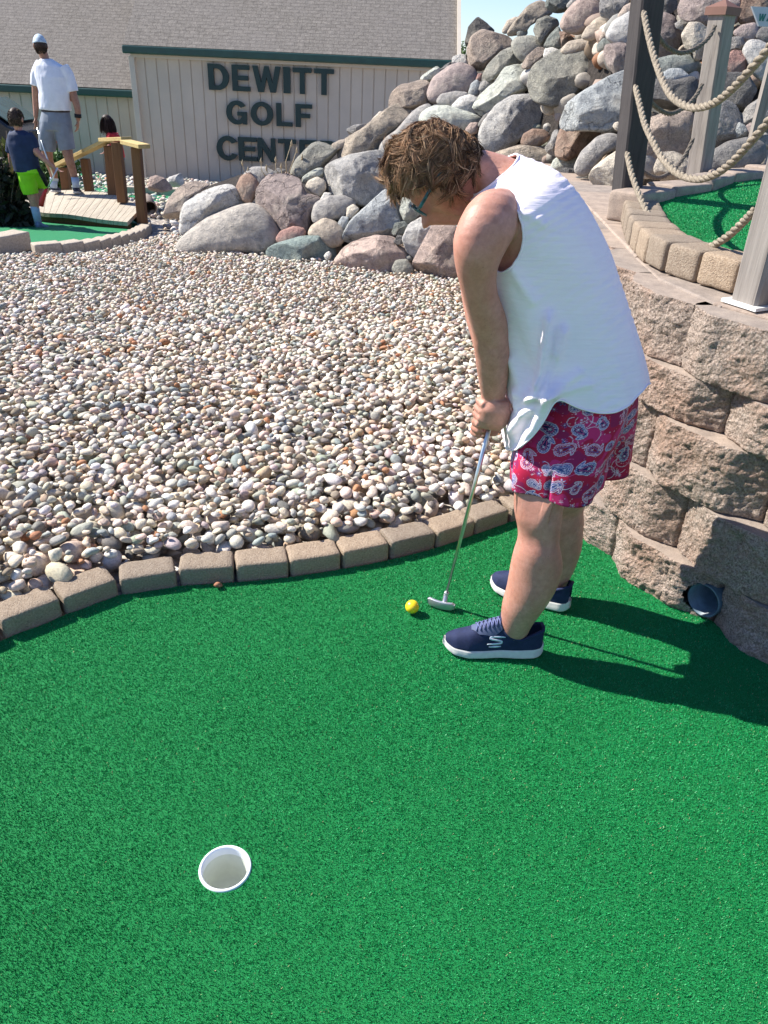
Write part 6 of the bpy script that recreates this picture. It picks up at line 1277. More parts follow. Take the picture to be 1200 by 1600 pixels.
Vf = V.reshape(-1, 3); dd = Vf-CAM; dz_ = dd @ fw; PX = 600+F*(dd @ rt)/dz_; PY = 800-F*(dd @ up)/dz_
# near armhole by outline; far armhole mirrored through the trunk plane
sn = np.repeat(np.sin(th)[None], nr, 0).ravel(); inA = inpoly(PX, PY, ARM) & (sn > 0.15)
idx = np.arange(nr*nc).reshape(nr, nc); mir = idx[:, (nc-np.arange(nc)) % nc].ravel(); inA2 = inA | inA[mir]
Fx = []
for i in range(nr-1):
    for k in range(nc):
        q = (i*nc+k, i*nc+(k+1) % nc, (i+1)*nc+(k+1) % nc, (i+1)*nc+k)
        if sum(inA2[j] for j in q) <= 2 - 0 and not any(inA2[j] and inA[j] is None for j in q):
            if not all(inA2[j] for j in q) and sum(inA2[j] for j in q) < 2: Fx.append(q)
top = mesh_obj('tank_top', Vf, Fx, M_TOP)
bm_ = bmesh.new(); bm_.from_mesh(top.data); bmesh.ops.delete(bm_, geom=[v for v in bm_.verts if not v.link_faces], context='VERTS')
# ease the armhole edge onto a smooth curve
for it in range(6):
    mv = {}
    for v in bm_.verts:
        if v.is_boundary:
            nb = [e.other_vert(v) for e in v.link_edges if e.is_boundary]
            if len(nb) == 2: mv[v] = (nb[0].co+nb[1].co)*.25+v.co*.5
    for v, c in mv.items(): v.co = c
bmesh.ops.recalc_face_normals(bm_, faces=bm_.faces)
loops = []; seen = set()
for v in bm_.verts:
    if v.is_boundary and v not in seen:
        lp = [v]; seen.add(v); cur = v
        while True:
            nx = [e.other_vert(cur) for e in cur.link_edges if e.is_boundary and e.other_vert(cur) not in seen]
            if not nx: break
            cur = nx[0]; seen.add(cur); lp.append(cur)
        if len(lp) > 20: loops.append([np.array(q.co) for q in lp])
bm_.to_mesh(top.data); bm_.free(); reparent(top, wom)
s_ = top.modifiers.new('thick', 'SOLIDIFY'); s_.thickness = 0.0016; s_.offset = -1
for lp in loops:
    hm = MB(); hm.add(*tube(np.array(lp), .0026, 6, closed=True)); h_ = hm.obj('hem', M_TOP); h_.parent = top
# ---- paisley shorts
def shorts_mat():
    t = NT('paisley_cotton'); at = t.n('ShaderNodeAttribute', attribute_name='col').outputs['Color']; f = t.noise(t.coord(), 500, 2, .6); return t.fin(at, 0.7, t.bump(f, 0.0006, 0.6), 0.25)
M_SHORT = shorts_mat()
def sleeve(rows, nr, nc, sq=2.1):
    R2 = resample(rows, nr); V = np.zeros((nr, nc, 3)); t_ = np.linspace(0, 2*math.pi, nc, endpoint=False)
    for i in range(nr):
        l, ly, r, ry, Y, w_ = R2[i]; p = atY(l, ly, Y); q = atY(r, ry, Y); c = (p+q)/2; A = (q-p)/2; B = np.array([.06, -1, 0])*w_; e = 2/sq
        V[i] = c+(np.sign(np.cos(t_))*np.abs(np.cos(t_))**e)[:, None]*A+(np.sign(np.sin(t_))*np.abs(np.sin(t_))**e)[:, None]*B
    return V, t_
def paisley_cols(uv, shift=(0, 0)):
    x = uv[:, 0]+shift[0]; y = uv[:, 1]+shift[1]; n = len(x); C = np.tile(np.array([.40, .009, .048]), (n, 1))
    blotch = fbm(np.stack([x*24, y*24, 0*x], 1), 4, 2); C = np.where((blotch > .14)[:, None], np.array([.50, .025, .13]), C); C = np.where((blotch < -.26)[:, None], np.array([.26, .012, .075]), C)
    def put(mask, col): C[mask] = col
    WH, NV, BLU, PK, RD, VI = np.array([.62, .52, .62]), np.array([.022, .02, .11]), np.array([.08, .12, .36]), np.array([.60, .10, .24]), np.array([.30, .008, .03]), np.array([.20, .04, .17])
    g_ = np.random.default_rng(21); XX, YY = (-.05, .95), (-.05, .45)
    order = np.argsort(x); xs = x[order]
    def near(cx, r): a = np.searchsorted(xs, cx-r); b = np.searchsorted(xs, cx+r); return order[a:b]
    for k in range(90):   # scrolls
        cx, cy = g_.uniform(*XX), g_.uniform(*YY); r0 = g_.uniform(.010, .030); i = near(cx, r0*2.2); a0 = g_.uniform(0, 6.28); rr_ = np.hypot(x[i]-cx, y[i]-cy); aa = (np.arctan2(y[i]-cy, x[i]-cx)-a0) % (2*math.pi)-math.pi; m_ = (np.abs(rr_-r0*(1+.30*aa/math.pi)) < .00085) & (np.abs(aa) < 2.4); C[i[m_]] = WH if k % 3 else PK
    for k in range(330):  # flowers
        cx, cy = g_.uniform(*XX), g_.uniform(*YY); s_ = g_.uniform(.004, .0125); i = near(cx, s_); dx, dy = x[i]-cx, y[i]-cy; rr_ = np.hypot(dx, dy); aa = np.arctan2(dy, dx); pet = s_*(.60+.40*np.cos(aa*(8 if k % 2 else 6)+k)); C[i[rr_ < pet]] = (BLU, WH, PK, VI, WH)[k % 5]; C[i[rr_ < pet*.62]] = (NV, PK, WH, BLU, RD)[k % 5]; C[i[rr_ < s_*.2]] = WH
    for k in range(2200):
        cx, cy, r0 = g_.uniform(*XX), g_.uniform(*YY), g_.uniform(.0007, .0016); i = near(cx, r0); C[i[np.hypot(x[i]-cx, y[i]-cy) < r0]] = (np.array([.62, .28, .28]), WH, PK, RD)[k % 4]
    ms = []
    for a_ in range(17):
        for j in range(8): ms.append((-.03+a_*.060+(j % 2)*.030+g_.uniform(-.010, .010), -.03+j*.058+g_.uniform(-.010, .010), g_.uniform(0, 6.28), g_.uniform(.013, .027), 1 if g_.random() < .5 else -1, g_.integers(0, 3)))
    for cx, cy, an, s_, fl, kd in ms:
        i = near(cx, s_*2.4); dx, dy = x[i]-cx, y[i]-cy; i = i[np.hypot(dx, dy) < s_*2.4]
        if not len(i): continue
        dx, dy = x[i]-cx, y[i]-cy; X = (dx*math.cos(an)+dy*math.sin(an))/s_; Y = fl*(-dx*math.sin(an)+dy*math.cos(an))/s_; best = np.full(len(i), 9.0)
        for t in np.linspace(0, 1, 26):
            th_ = t*3.5; best = np.minimum(best, np.hypot(X-(.95*math.sin(th_)*t**.8), Y-(2.0*t-.75*t*t*t))-(.62*(1-t)**.8+.05))
        ln = .0011/s_; scal = np.sin(np.arctan2(Y-.2, X)*22)*.5+.5
        fill1, fill2, core = ((BLU*.8, NV, PK), (PK*.7, RD, BLU), (VI, BLU*.7, WH))[kd]
        C[i[best < ln*2.6]] = RD*.7; C[i[(best < ln*1.3+ln*.8*scal)]] = WH; C[i[best < 0]] = fill1; C[i[(best < -.10) & (best > -.10-ln*1.1)]] = WH*.9; C[i[best < -.10-ln*1.1]] = fill2; C[i[best < -.34]] = core; C[i[best < -.34-ln*1.2]] = fill2*.8
        rr_ = np.hypot(X, Y-.05); aa = np.arctan2(Y-.05, X); C[i[rr_ < .22*(.6+.4*np.cos(aa*6))]] = WH; C[i[(np.abs(best+.22) < .05) & (np.sin(aa*11) > .45)]] = WH*.85
    return C
def shorts_leg(rows, seed, shift, pleat):
    nr_, nc_ = 260, 460; V, t_ = sleeve(rows, nr_, nc_); cen = V.mean(1)[:, None]; N2 = V-cen; N2 /= np.linalg.norm(N2, axis=2)[..., None]; u_ = (np.arange(nr_)/(nr_-1))[:, None]
    d_ = .009*np.sin(t_*5+seed+1.1*np.sin(t_*2))[None]*u_**1.3+.006*fbm(np.stack([np.cos(t_)[None]*2.2+0*u_, np.sin(t_)[None]*2.2+0*u_, u_*2+seed+0*t_[None]], -1).reshape(-1, 3), 3, 2).reshape(nr_, nc_)
    if pleat: d_ -= .014*np.exp(-((t_-pleat)/.045)**2)[None]*np.clip((u_-.60)/.2, 0, 1)
    V = V+N2*d_[..., None]; V[..., 2] += .006*np.sin(t_*3+seed)[None]*u_**6
    arc = np.concatenate([[0], np.cumsum(np.linalg.norm(np.diff(V[nr_//2], axis=0), axis=1))]); vv = np.concatenate([[0], np.cumsum(np.linalg.norm(np.diff(V[:, nc_//4], axis=0), axis=1))])
    uv = np.stack([np.repeat(arc[None], nr_, 0), np.repeat(vv[:, None], nc_, 1)], -1).reshape(-1, 2); C = paisley_cols(uv, shift); hemc = (uv[:, 1] > vv[-1]-.004); C[hemc] *= .6
    Fx = np.array([(i*nc_+k, i*nc_+(k+1) % nc_, (i+1)*nc_+(k+1) % nc_, (i+1)*nc_+k) for i in range(nr_-1) for k in range(nc_)]); return V.reshape(-1, 3), Fx, C, V[-1]
N0 = [(812, 600, 988, 560, 1.955, .155), (810, 640, 982, 615, 1.93, .15), (809, 680, 970, 665, 1.885, .125), (804, 710, 953, 702, 1.855, .112), (799, 734, 944, 732, 1.845, .108), (799, 756, 936, 759, 1.84, .106)]
F0_ = [(812, 600, 992, 560, 1.965, .165), (815, 640, 992, 608, 1.985, .155), (835, 680, 992, 650, 2.02, .125), (845, 695, 989, 680, 2.045, .108), (850, 718, 985, 702, 2.055, .105), (852, 738, 983, 720, 2.06, .104)]
V1_, Fa, Ca, hr1 = shorts_leg(N0, 1.0, (0, 0), 1.95); V2_, Fb, Cb, hr2 = shorts_leg(F0_, 2.4, (.13, .07), None)
sh = mesh_obj('shorts', np.concatenate([V1_, V2_]), np.concatenate([Fa, Fb+len(V1_)]), M_SHORT, None, True, np.concatenate([Ca, Cb])); reparent(sh, wom)
s_ = sh.modifiers.new('thick', 'SOLIDIFY'); s_.thickness = 0.0018; s_.offset = -1
def orient(o):
    bm_ = bmesh.new(); bm_.from_mesh(o.data); bmesh.ops.recalc_face_normals(bm_, faces=bm_.faces); bm_.to_mesh(o.data); bm_.free()
def outward(o, cen):
    P = coords(o); n_ = np.empty(len(o.data.polygons)*3, dtype=np.float32); o.data.polygons.foreach_get('normal', n_); c_ = np.empty(len(o.data.polygons)*3, dtype=np.float32); o.data.polygons.foreach_get('center', c_)
    if ((c_.reshape(-1, 3)-cen)*n_.reshape(-1, 3)).sum() < 0: o.data.flip_normals()
outward(top, coords(top).mean(0)); 
armax = [crom([(atY(l, y, Y)+atY(r, y, Y))/2 for l, r, y, Y in rows], 8) for rows in ([(722, 812, 340, 1.81), (708, 800, 368, 1.785), (708, 785, 410, 1.78), (717, 783, 460, 1.80), (735, 797, 522, 1.845), (744, 796, 570, 1.875), (752, 789, 618, 1.895), (754, 790, 680, 1.93)], [(725, 800, 330, 2.13), (715, 780, 380, 2.15), (718, 775, 440, 2.14), (728, 780, 500, 2.10), (742, 788, 550, 2.06), (750, 790, 600, 2.00), (756, 788, 640, 1.965)])]
def is_arm(P):
    e = np.zeros(len(P), bool)
    for A_x in armax: e |= (np.linalg.norm(P[:, None]-A_x[None, ::2], axis=2).min(1) < .066)
    dd_ = P-CAM; z_ = dd_ @ fw; qx = 600+F*(dd_ @ rt)/z_; qy = 800-F*(dd_ @ up)/z_; cA = np.mean(ARM, 0); big = [tuple(cA+(np.array(a_)-cA)*1.22) for a_ in ARM]
    return e | (P[:, 2] > 1.24) | (P[:, 2] < .44) | (inpoly(qx, qy, big) & (P[:, 1] < 1.88))
shp = [mesh_obj('t', V1_, Fa, None), mesh_obj('t', V2_, Fb, None)]
for q in shp: outward(q, coords(q).mean(0))
tuck(bo_, [top]+shp, .07, .007, is_arm)
bo_.data.update()
for q in shp: bpy.data.objects.remove(q)
def below_hem(P):
    dd_ = P-CAM; z_ = dd_ @ fw; qx = 600+F*(dd_ @ rt)/z_; qy = 800-F*(dd_ @ up)/z_; hy = np.interp(qx, [h[0] for h in HEM], [h[1] for h in HEM]); return ((qy > hy-1) & (P[:, 1] < 1.98)) | (P[:, 2] < .60)
tuck(sh, [top], .05, .004, below_hem)
sm_ = bo_.modifiers.new('soft', 'SMOOTH'); sm_.iterations = 2; sm_.factor = .4
# ---- sneakers
M_NAVY = NT('navy_knit'); _c = M_NAVY.coord(); _n = M_NAVY.noise(_c, 700, 2, .6); M_NAVY = M_NAVY.fin(M_NAVY.ramp(M_NAVY.noise(_c, 40, 3), [(.3, (.010, .016, .05)), (.7, (.020, .030, .085))]), .75, M_NAVY.bump(_n, .0012, .8), .3)
M_SOLE = plain('off_white_foam', (0.62, 0.60, 0.55), 0.7, .08, 60); M_LACEP = plain('slate_lace_panel', (0.075, 0.095, 0.17), 0.7, .1, 90); M_LACE = plain('navy_laces', (0.10, 0.12, 0.25), 0.7, .2, 90); M_LOGO = plain('pale_grey_emblem', (0.60, 0.66, 0.74), 0.4, .03)
def sneaker(heel, toe, label, logo):
    heel = np.array([heel[0], heel[1], 0.0]); toe = np.array([toe[0], toe[1], 0.0]); d = toe-heel; L = np.linalg.norm(d); d /= L; s = np.array([d[1], -d[0], 0]); 
    if s[1] > 0: s = -s
    root = bpy.data.objects.new('sneaker', bpy.data.meshes.new('sneaker'))
    # outline half widths towards +s (outer) and -s (inner)
    uu = np.array([0, .03, .1, .25, .42, .6, .75, .88, .96, 1.0]); ho = np.array([.006, .024, .033, .036, .036, .045, .050, .043, .027, .006]); hi = np.array([.006, .024, .032, .031, .030, .040, .046, .038, .024, .006])
    t_ = np.linspace(0, 1, 40)**1.0; O = np.interp(t_, uu, ho); I = np.interp(t_, uu, hi); top_ = np.interp(t_, [0, .12, .4, .7, .9, 1], [.047, .043, .036, .033, .036, .043]); bot = np.interp(t_, [0, .06, .2, .75, .9, 1], [.014, .005, .002, .002, .008, .022])
    V = []; 
    for i, t in enumerate(t_):
        c = heel+d*L*t; m_ = (O[i]-I[i])/2; h_ = (O[i]+I[i])/2
        for a in np.linspace(0, 2*math.pi, 28, endpoint=False):
            ca, sa = math.cos(a), math.sin(a); zz = bot[i]+(top_[i]-bot[i])*(.5+.5*np.sign(sa)*abs(sa)**.55); wd = m_+(h_+ (.004 if sa < 0 else 0))*np.sign(ca)*abs(ca)**.5; V.append(c+s*wd+np.array([0, 0, zz]))
    Fx = [(i*28+k, i*28+(k+1) % 28, (i+1)*28+(k+1) % 28, (i+1)*28+k) for i in range(39) for k in range(28)]+[tuple(range(28)), tuple(39*28+27-k for k in range(28))]
    # upper
    U = []; tu = np.linspace(.015, .985, 46); oz = np.interp(tu, [0, .05, .17, .27, .36, .45, .54, .64, .76, .88, .96, 1], [.118, .128, .128, .126, .126, .124, .112, .096, .078, .066, .056, .044]); 
    O2 = np.interp(tu, uu, ho)*.93; I2 = np.interp(tu, uu, hi)*.93; back = np.interp(tu, [0, .05, .15, 1], [.004, .0, 0, 0])
    for i, t in enumerate(tu):
        c = heel+d*L*t; m_ = (O2[i]-I2[i])/2; h_ = (O2[i]+I2[i])/2; zb = .030; topw = np.interp(t, [0, .1, .36, .47, .56, .8, 1], [.80, .86, .90, .70, .62, .72, .8])
        for a in np.linspace(0, math.pi, 26):
            ca, sa = math.cos(a), math.sin(a); k_ = abs(sa)**.78; wd = m_+h_*np.sign(ca)*abs(ca)**.62*(1-(1-topw)*k_); U.append(c+s*wd+np.array([0, 0, zb+(oz[i]-zb)*k_]))
    Fu = []
    for i in range(45):
        for k in range(25): Fu.append((i*26+k, i*26+k+1, (i+1)*26+k+1, (i+1)*26+k))
    op = []; rimz = lambda t: float(np.interp(t, [0, .07, .24, .36, .44, .45], [.110, .098, .070, .080, .112, .2]))
    for f in Fu:
        c = np.mean([U[j] for j in f], 0)-heel; t = c @ d/L; w_ = c @ s
        if t < .45 and c[2] > rimz(t): continue
        op.append(f)
    me_ = root.data; me_.from_pydata([tuple(v) for v in U], [], op); me_.materials.append(M_NAVY); me_.polygons.foreach_set('use_smooth', np.ones(len(me_.polygons), dtype=bool)); COL.objects.link(root); 
    bv = BVHTree.FromPolygons([Vector(v) for v in U], Fu)
    md = root.modifiers.new('thick', 'SOLIDIFY'); md.thickness = .004; md.offset = -1; md2 = root.modifiers.new('sub', 'SUBSURF'); md2.levels = 1; md2.render_levels = 1
    def ch(o): o.parent = root; return o
    so = mesh_obj('sole', V, Fx, M_SOLE); ch(so)
    # collar: soft rim round the ankle opening
    # soft collar ring
    cr_ = []
    for a in np.linspace(0, 2*math.pi, 30, endpoint=False):
        t = .235+.20*math.cos(a); z = min(rimz(t), .110); c0_ = heel+d*L*.235+np.array([0, 0, z]); dr_ = d*math.cos(a)*L*.205+s*math.sin(a)*.036; hh_ = bv.ray_cast(Vector(c0_), Vector(dr_)); q_ = np.array(hh_[0]) if hh_[0] is not None else c0_+dr_; lim_ = c0_+dr_*1.1; q_ = q_ if np.linalg.norm(q_-c0_) < np.linalg.norm(lim_-c0_) else lim_; cr_.append(q_)
    m_ = MB(); m_.add(*tube(np.array(cr_), .0055, 10, closed=True)); ch(m_.obj('collar', M_NAVY))
    def surf(t, w_):
        h_ = bv.ray_cast(Vector(heel+d*L*t+s*w_+np.array([0, 0, .3])), Vector((0, 0, -1))); return (np.array(h_[0]), np.array(h_[1])) if h_[0] is not None else (heel+d*L*t+s*w_+np.array([0, 0, .08]), np.array([0, 0, 1.]))
    # lace panel
    nt2, nw2 = 20, 14; Vp = []
    for i in range(nt2):
        t = .44+.29*i/(nt2-1); wm = np.interp(t, [.44, .52, .66, .73], [.024, .029, .026, .010])
        for j in range(nw2): w_ = wm*(2*j/(nw2-1)-1); p, n_ = surf(t, w_); n_ = n_ if n_[2] > 0 else -n_; Vp.append(p+n_*.0022)
    Fp = [(i*nw2+j, i*nw2+j+1, (i+1)*nw2+j+1, (i+1)*nw2+j) for i in range(nt2-1) for j in range(nw2-1)]; ch(mesh_obj('lace_panel', Vp, Fp, M_LACEP))
    m_ = MB()
    for i in range(6):
        t = .455+.038*i
        for sg_ in (-1, 1):
            pts = []
            for q in np.linspace(0, 1, 8): p, n_ = surf(t+.038*q, sg_*.019*(1-2*q)); n_ = n_ if n_[2] > 0 else -n_; pts.append(p+n_*.0045)
            m_.add(*tube(np.array(pts), .0022, 6))
    ch(m_.obj('laces', M_LACE))
    m_ = MB(); m_.add(*box(heel+d*L*.445+np.array([0, 0, .122]), (.010, .034, .034), d)); o_ = m_.obj('tongue', M_NAVY); bevel(o_, .004); ch(o_)
    if logo:
        # pale emblem: two swept strokes joined like a slanted S, on the outer side
        def side(t, z):
            h_ = bv.ray_cast(Vector(heel+d*L*t+s*.2+np.array([0, 0, z])), Vector(-s)); return (np.array(h_[0]) if h_[0] is not None else heel+d*L*t+s*.04+np.array([0, 0, z]))+s*.0020
        strokes = [[(.475, .058), (.40, .0595), (.345, .062), (.325, .066), (.345, .0705), (.40, .073), (.44, .075), (.455, .078), (.43, .0815), (.36, .083), (.30, .0835)], [(.455, .050), (.39, .0505), (.335, .052)]]
        m_ = MB()
        for st_ in strokes:
            P_ = crom([(a, b, 0) for a, b in st_], 5)[:, :2]; hw = .0030; Vs_ = []
            for i, (a, b) in enumerate(P_): k_ = hw*min(1, .35+min(i, len(P_)-1-i)/6); Vs_ += [side(a+.10, b-k_-.004), side(a+.10, b+k_-.004)]
            m_.add(Vs_, [(2*i, 2*i+2, 2*i+3, 2*i+1) for i in range(len(P_)-1)])
        o_ = m_.obj('emblem', M_LOGO); md = o_.modifiers.new('t', 'SOLIDIFY'); md.thickness = .0008; ch(o_)
    root.parent = wom; root.matrix_parent_inverse = Matrix.Translation(-Vector(wom.location)); root['label'] = label
    return root
sneaker(atZ(846, 1022, 0)[:2], atZ(691, 1012, 0)[:2], 'near navy sneaker with pale emblem, laces and off-white sole', True)
sneaker(atZ(889, 955, 0)[:2], atZ(766, 914, 0)[:2], 'far navy sneaker partly hidden behind the near leg', False)
# ------------------------------------------------------------------ the three small figures
def chain(mb, P, Rr_, n=14): mb.add(*tube(crom(P, 5), np.interp(np.linspace(0, len(P)-1, (len(P)-1)*5+1), range(len(P)), Rr_), n))
def fig_hand(mb, w_, d, s):
    d = np.asarray(d, float)/np.linalg.norm(d); sd_, _ = frame_axes(d); mb.add(*ringtube([w_, w_+d*.04*s, w_+d*.085*s], [sd_*.022*s, sd_*.036*s, sd_*.036*s], [_*.016*s, _*.017*s, _*.013*s], 12))
    for k in range(4): finger(mb, w_+d*.08*s+sd_*(.026-.0175*k)*s, d, _, (.07, .078, .072, .058)[k]*s, .0085*s, (.2, .35, .3), n=7)
    finger(mb, w_+d*.03*s+sd_*.03*s, d*.7+sd_*.6, _, .06*s, .0095*s, (.1, .2, .2), n=7)
def cloth(name, mb, mat, root, vox=.009): o = remesh(mb, name, mat, vox, 3); P = coords(o); N_ = np.empty(len(P)*3, dtype=np.float32); o.data.vertices.foreach_get('normal', N_); setco(o, P+N_.reshape(-1, 3)*(fbm(P*np.array([11, 11, 6]), 3, 3)*.010)[:, None]); reparent(o, root); return o
M_WSHIRT = plain('white_shirt', (0.72, 0.74, 0.80), .8, .06, 15); M_GSHORT = plain('grey_shorts', (0.20, 0.23, 0.28), .8, .12, 12); M_BELT = plain('dark_belt', (0.03, 0.02, 0.025), .6); M_CAPB = plain('pale_blue_cap', (0.42, 0.52, 0.60), .7, .25, 40)
M_NAVYT = plain('navy_shirt', (0.012, 0.025, 0.07), .8, .3, 9); M_LIME = plain('lime_shorts', (0.25, 0.62, 0.01), .7, .15, 9); M_BLK = plain('black_stripe', (0.008, 0.008, 0.01), .7); M_SOCK = plain('pale_blue_sock', (0.35, 0.45, 0.60), .8, .12, 20); M_SHOE = plain('dark_shoe', (0.02, 0.03, 0.07), .7); M_GSHOE = plain('grey_blue_shoe', (0.16, 0.22, 0.33), .7, .3, 30)
M_REDS = plain('red_shirt', (0.50, 0.02, 0.03), .8, .15, 9); M_JEAN = plain('blue_jeans', (0.06, 0.10, 0.22), .8, .2, 14)
def hairball(root, c, Fd, Ud, Ld, s, n, col1, col2, seed, ln, lim, grav=.2, cap=True):
    g_ = np.random.default_rng(seed); d = g_.normal(size=(n*3, 3)); d /= np.linalg.norm(d, axis=1)[:, None]; ok = (d[:, 2] > lim+.6*np.clip(d[:, 0], 0, 1)) | ((d[:, 0] < .05) & (d[:, 2] > lim-.45)); d = d[ok][:n]
    P = c+s*(d[:, 0:1]*.094*Fd+d[:, 1:2]*.076*Ld+d[:, 2:3]*.115*Ud); N_ = P-c; N_ /= np.linalg.norm(N_, axis=1)[:, None]; h_ = g_.random((len(d), 1)); cols = (1-h_)*np.array(col1)+h_*np.array(col2)
    away = P-(c+s*.11*Ud); T = away-N_*(away*N_).sum(1)[:, None]; V, Fq, C = strands(P-N_*.004, T/np.maximum(np.linalg.norm(T, axis=1), 1e-6)[:, None]+N_*.55, g_.uniform(.7, 1.2, len(d))*ln, np.full(len(d), .0042), np.full(len(d), grav), seed, cols, nseg=5)
    o = mesh_obj('hair', V, Fq, M_HAIR, None, True, C); reparent(o, root)
    Vh, Fh, _x = head_mesh(c, Fd, Ud, s, 40, 32); rel = Vh-c; q = np.stack([rel @ Fd/.094, rel @ Ld/.076, rel @ Ud/.115], 1); q /= np.linalg.norm(q, axis=1)[:, None]; inh_ = (q[:, 2] > lim+.6*np.clip(q[:, 0], 0, 1)) | ((q[:, 0] < .05) & (q[:, 2] > lim-.45))
    hb2 = mesh_obj('hair_base', c+rel*1.06, [f for f in Fh if all(inh_[i] for i in f)], M_UNDER); hb2.parent = o; return o
# man in white: back to us, walking over the bridge
Ym = 10.85; A = lambda x, y, dy=0: atY(x, y, Ym+dy)
man = empty('person', A(98, 302), 'man in white shirt, grey shorts and pale cap walking over the footbridge', 'person')
b = MB(); hc = A(63, 72); hd_ = np.array([-.55, .80, -.15]); hv, hf, ax3 = head_mesh(hc, hd_, np.array([-.05, .1, 1.]), .98, 56, 48); b.add(hv, hf); b.add(*ear(hc, *ax3, 1, .98)); b.add(*ear(hc, *ax3, -1, .98))
chain(b, [A(66, 80), A(72, 96), A(78, 108)], [.052, .056, .07])
chain(b, [A(80, 105), A(84, 135), A(87, 165), A(88, 195)], [.12, .145, .135, .15])
chain(b, [A(60, 103, .05), A(56, 130, .05), A(56, 160, .05), A(56, 183, .0)], [.052, .048, .040, .028]); fig_hand(b, A(56, 183), A(57, 200)-A(56, 183), 1)
chain(b, [A(104, 112, 0), A(113, 142, 0), A(121, 170, -.02), A(122, 188, -.02)], [.052, .048, .040, .028]); fig_hand(b, A(122, 188, -.02), A(121, 205)-A(122, 188), 1)
chain(b, [A(76, 195), A(73, 225), A(76, 250), A(84, 272, .05), A(84, 290, .05)], [.095, .085, .058, .050, .036])
chain(b, [A(98, 195), A(102, 222), A(108, 248, -.05), A(114, 268, -.05), A(119, 290, -.08)], [.095, .085, .058, .050, .036])
mb_ = remesh(b, 'body', M_SKIN2, .0085, 2); reparent(mb_, man)
c = MB(); Lx = np.array([1., 0, 0]); Yx = np.array([0, 1., 0])
c.add(*ringtube([A(72, 92), A(78, 103), A(82, 120), A(86, 145), A(86, 168), A(87, 172)], [Lx*.07, Lx*.19, Lx*.215, Lx*.20, Lx*.20, Lx*.20], [Yx*.06, Yx*.10, Yx*.13, Yx*.14, Yx*.14, Yx*.135], 28))
chain(c, [A(66, 100, .03), A(58, 116, .03), A(57, 134, .03)], [.075, .072, .070]); chain(c, [A(98, 104), A(108, 122), A(114, 143)], [.075, .072, .070]); s1_ = cloth('shirt', c, M_WSHIRT, man)
c = MB(); c.add(*ringtube([A(87, 170), A(87, 174.5)], [Lx*.172, Lx*.176], [Yx*.130, Yx*.133], 28)); o = c.obj('belt', M_BELT, man)
c = MB(); c.add(*ringtube([A(87, 173), A(87, 190), A(87, 203)], [Lx*.172, Lx*.20, Lx*.20], [Yx*.125, Yx*.14, Yx*.13], 28)); chain(c, [A(77, 195), A(74, 214), A(75, 236)], [.115, .112, .098]); chain(c, [A(98, 195), A(101, 214), A(106, 234)], [.115, .112, .098]); s2_ = cloth('shorts', c, M_GSHORT, man); tuck(mb_, [s1_, s2_], .022, .006)
# cap: dome and visor
V, Fx, _x = head_mesh(hc, hd_, np.array([-.05, .1, 1.]), 1.1, 56, 40); rel = V-hc; keep_ = rel @ ax3[1] > .018; o = mesh_obj('cap', hc+rel*1.02, [f for f in Fx if all(keep_[i] for i in f)], M_CAPB); reparent(o, man); md = o.modifiers.new('t', 'SOLIDIFY'); md.thickness = .004
vz = MB(); Vv = []; 
for r_ in (.095, .165): Vv += [hc+ax3[0]*r_*math.cos(t)*1.02+ax3[2]*.082*math.sin(t)*(1 if r_ < .1 else .95)+ax3[1]*(.030-(r_-.095)*.25) for t in np.linspace(-1.15, 1.15, 14)]
vz.add(Vv, [(i, i+1, 15+i, 14+i) for i in range(13)]); o2 = vz.obj('visor', M_CAPB); o2.parent = o; md = o2.modifiers.new('t', 'SOLIDIFY'); md.thickness = .005
hairball(man, hc, *[ax3[0], ax3[1], ax3[2]], .98, 900, (.03, .02, .015), (.09, .06, .04), 4, .02, -.25)
def small_shoe(root, heel, toe, h_, mat, sole=M_SOLE, s=1.0):
    heel = np.asarray(heel, float); toe = np.asarray(toe, float); d = toe-heel; L = np.linalg.norm(d); d /= L; sx = np.cross(d, (0, 0, 1.)); sx /= np.linalg.norm(sx); z = np.array([0, 0, 1.])
    t_ = [0, .08, .3, .55, .8, .95, 1]; o = MB(); o.add(*ringtube([heel+d*L*t+z*hh*s for t, hh in zip(t_, (.055, .06, .065, .05, .042, .036, .03))], [sx*w_*s for w_ in (.02, .034, .036, .042, .045, .03, .01)], [z*hh*s for hh in (.03, .05, .05, .036, .026, .018, .008)], 18)); a = o.obj('shoe', mat, root)
    o = MB(); o.add(*ringtube([heel+d*L*t+z*.016*s for t in t_], [sx*w_*s for w_ in (.022, .037, .039, .045, .048, .033, .012)], [z*.015*s]*7, 18, 3.5)); b_ = o.obj('sole', sole); b_.parent = a
for k_, (q, t) in enumerate(((A(82, 298, .05), A(93, 300, .22)), (A(118, 300, -.08), A(124, 303, .17)))): small_shoe(man, q-(0, 0, .02), t-(0, 0, .01), 0, M_SHOE)
for P_ in ((A(84, 278, .05), A(84, 293, .05)), (A(117, 277, -.07), A(119, 293, -.08))):
    c = MB(); c.add(*tube(P_, [.048, .044], 16)); c.obj('sock', M_SOCK, man)
c = MB(); a_, b_ = A(121.5, 178, -.02), A(122, 184, -.02); c.add(*tube([a_, b_], .042, 16)); c.obj('watch', M_BLK, man)
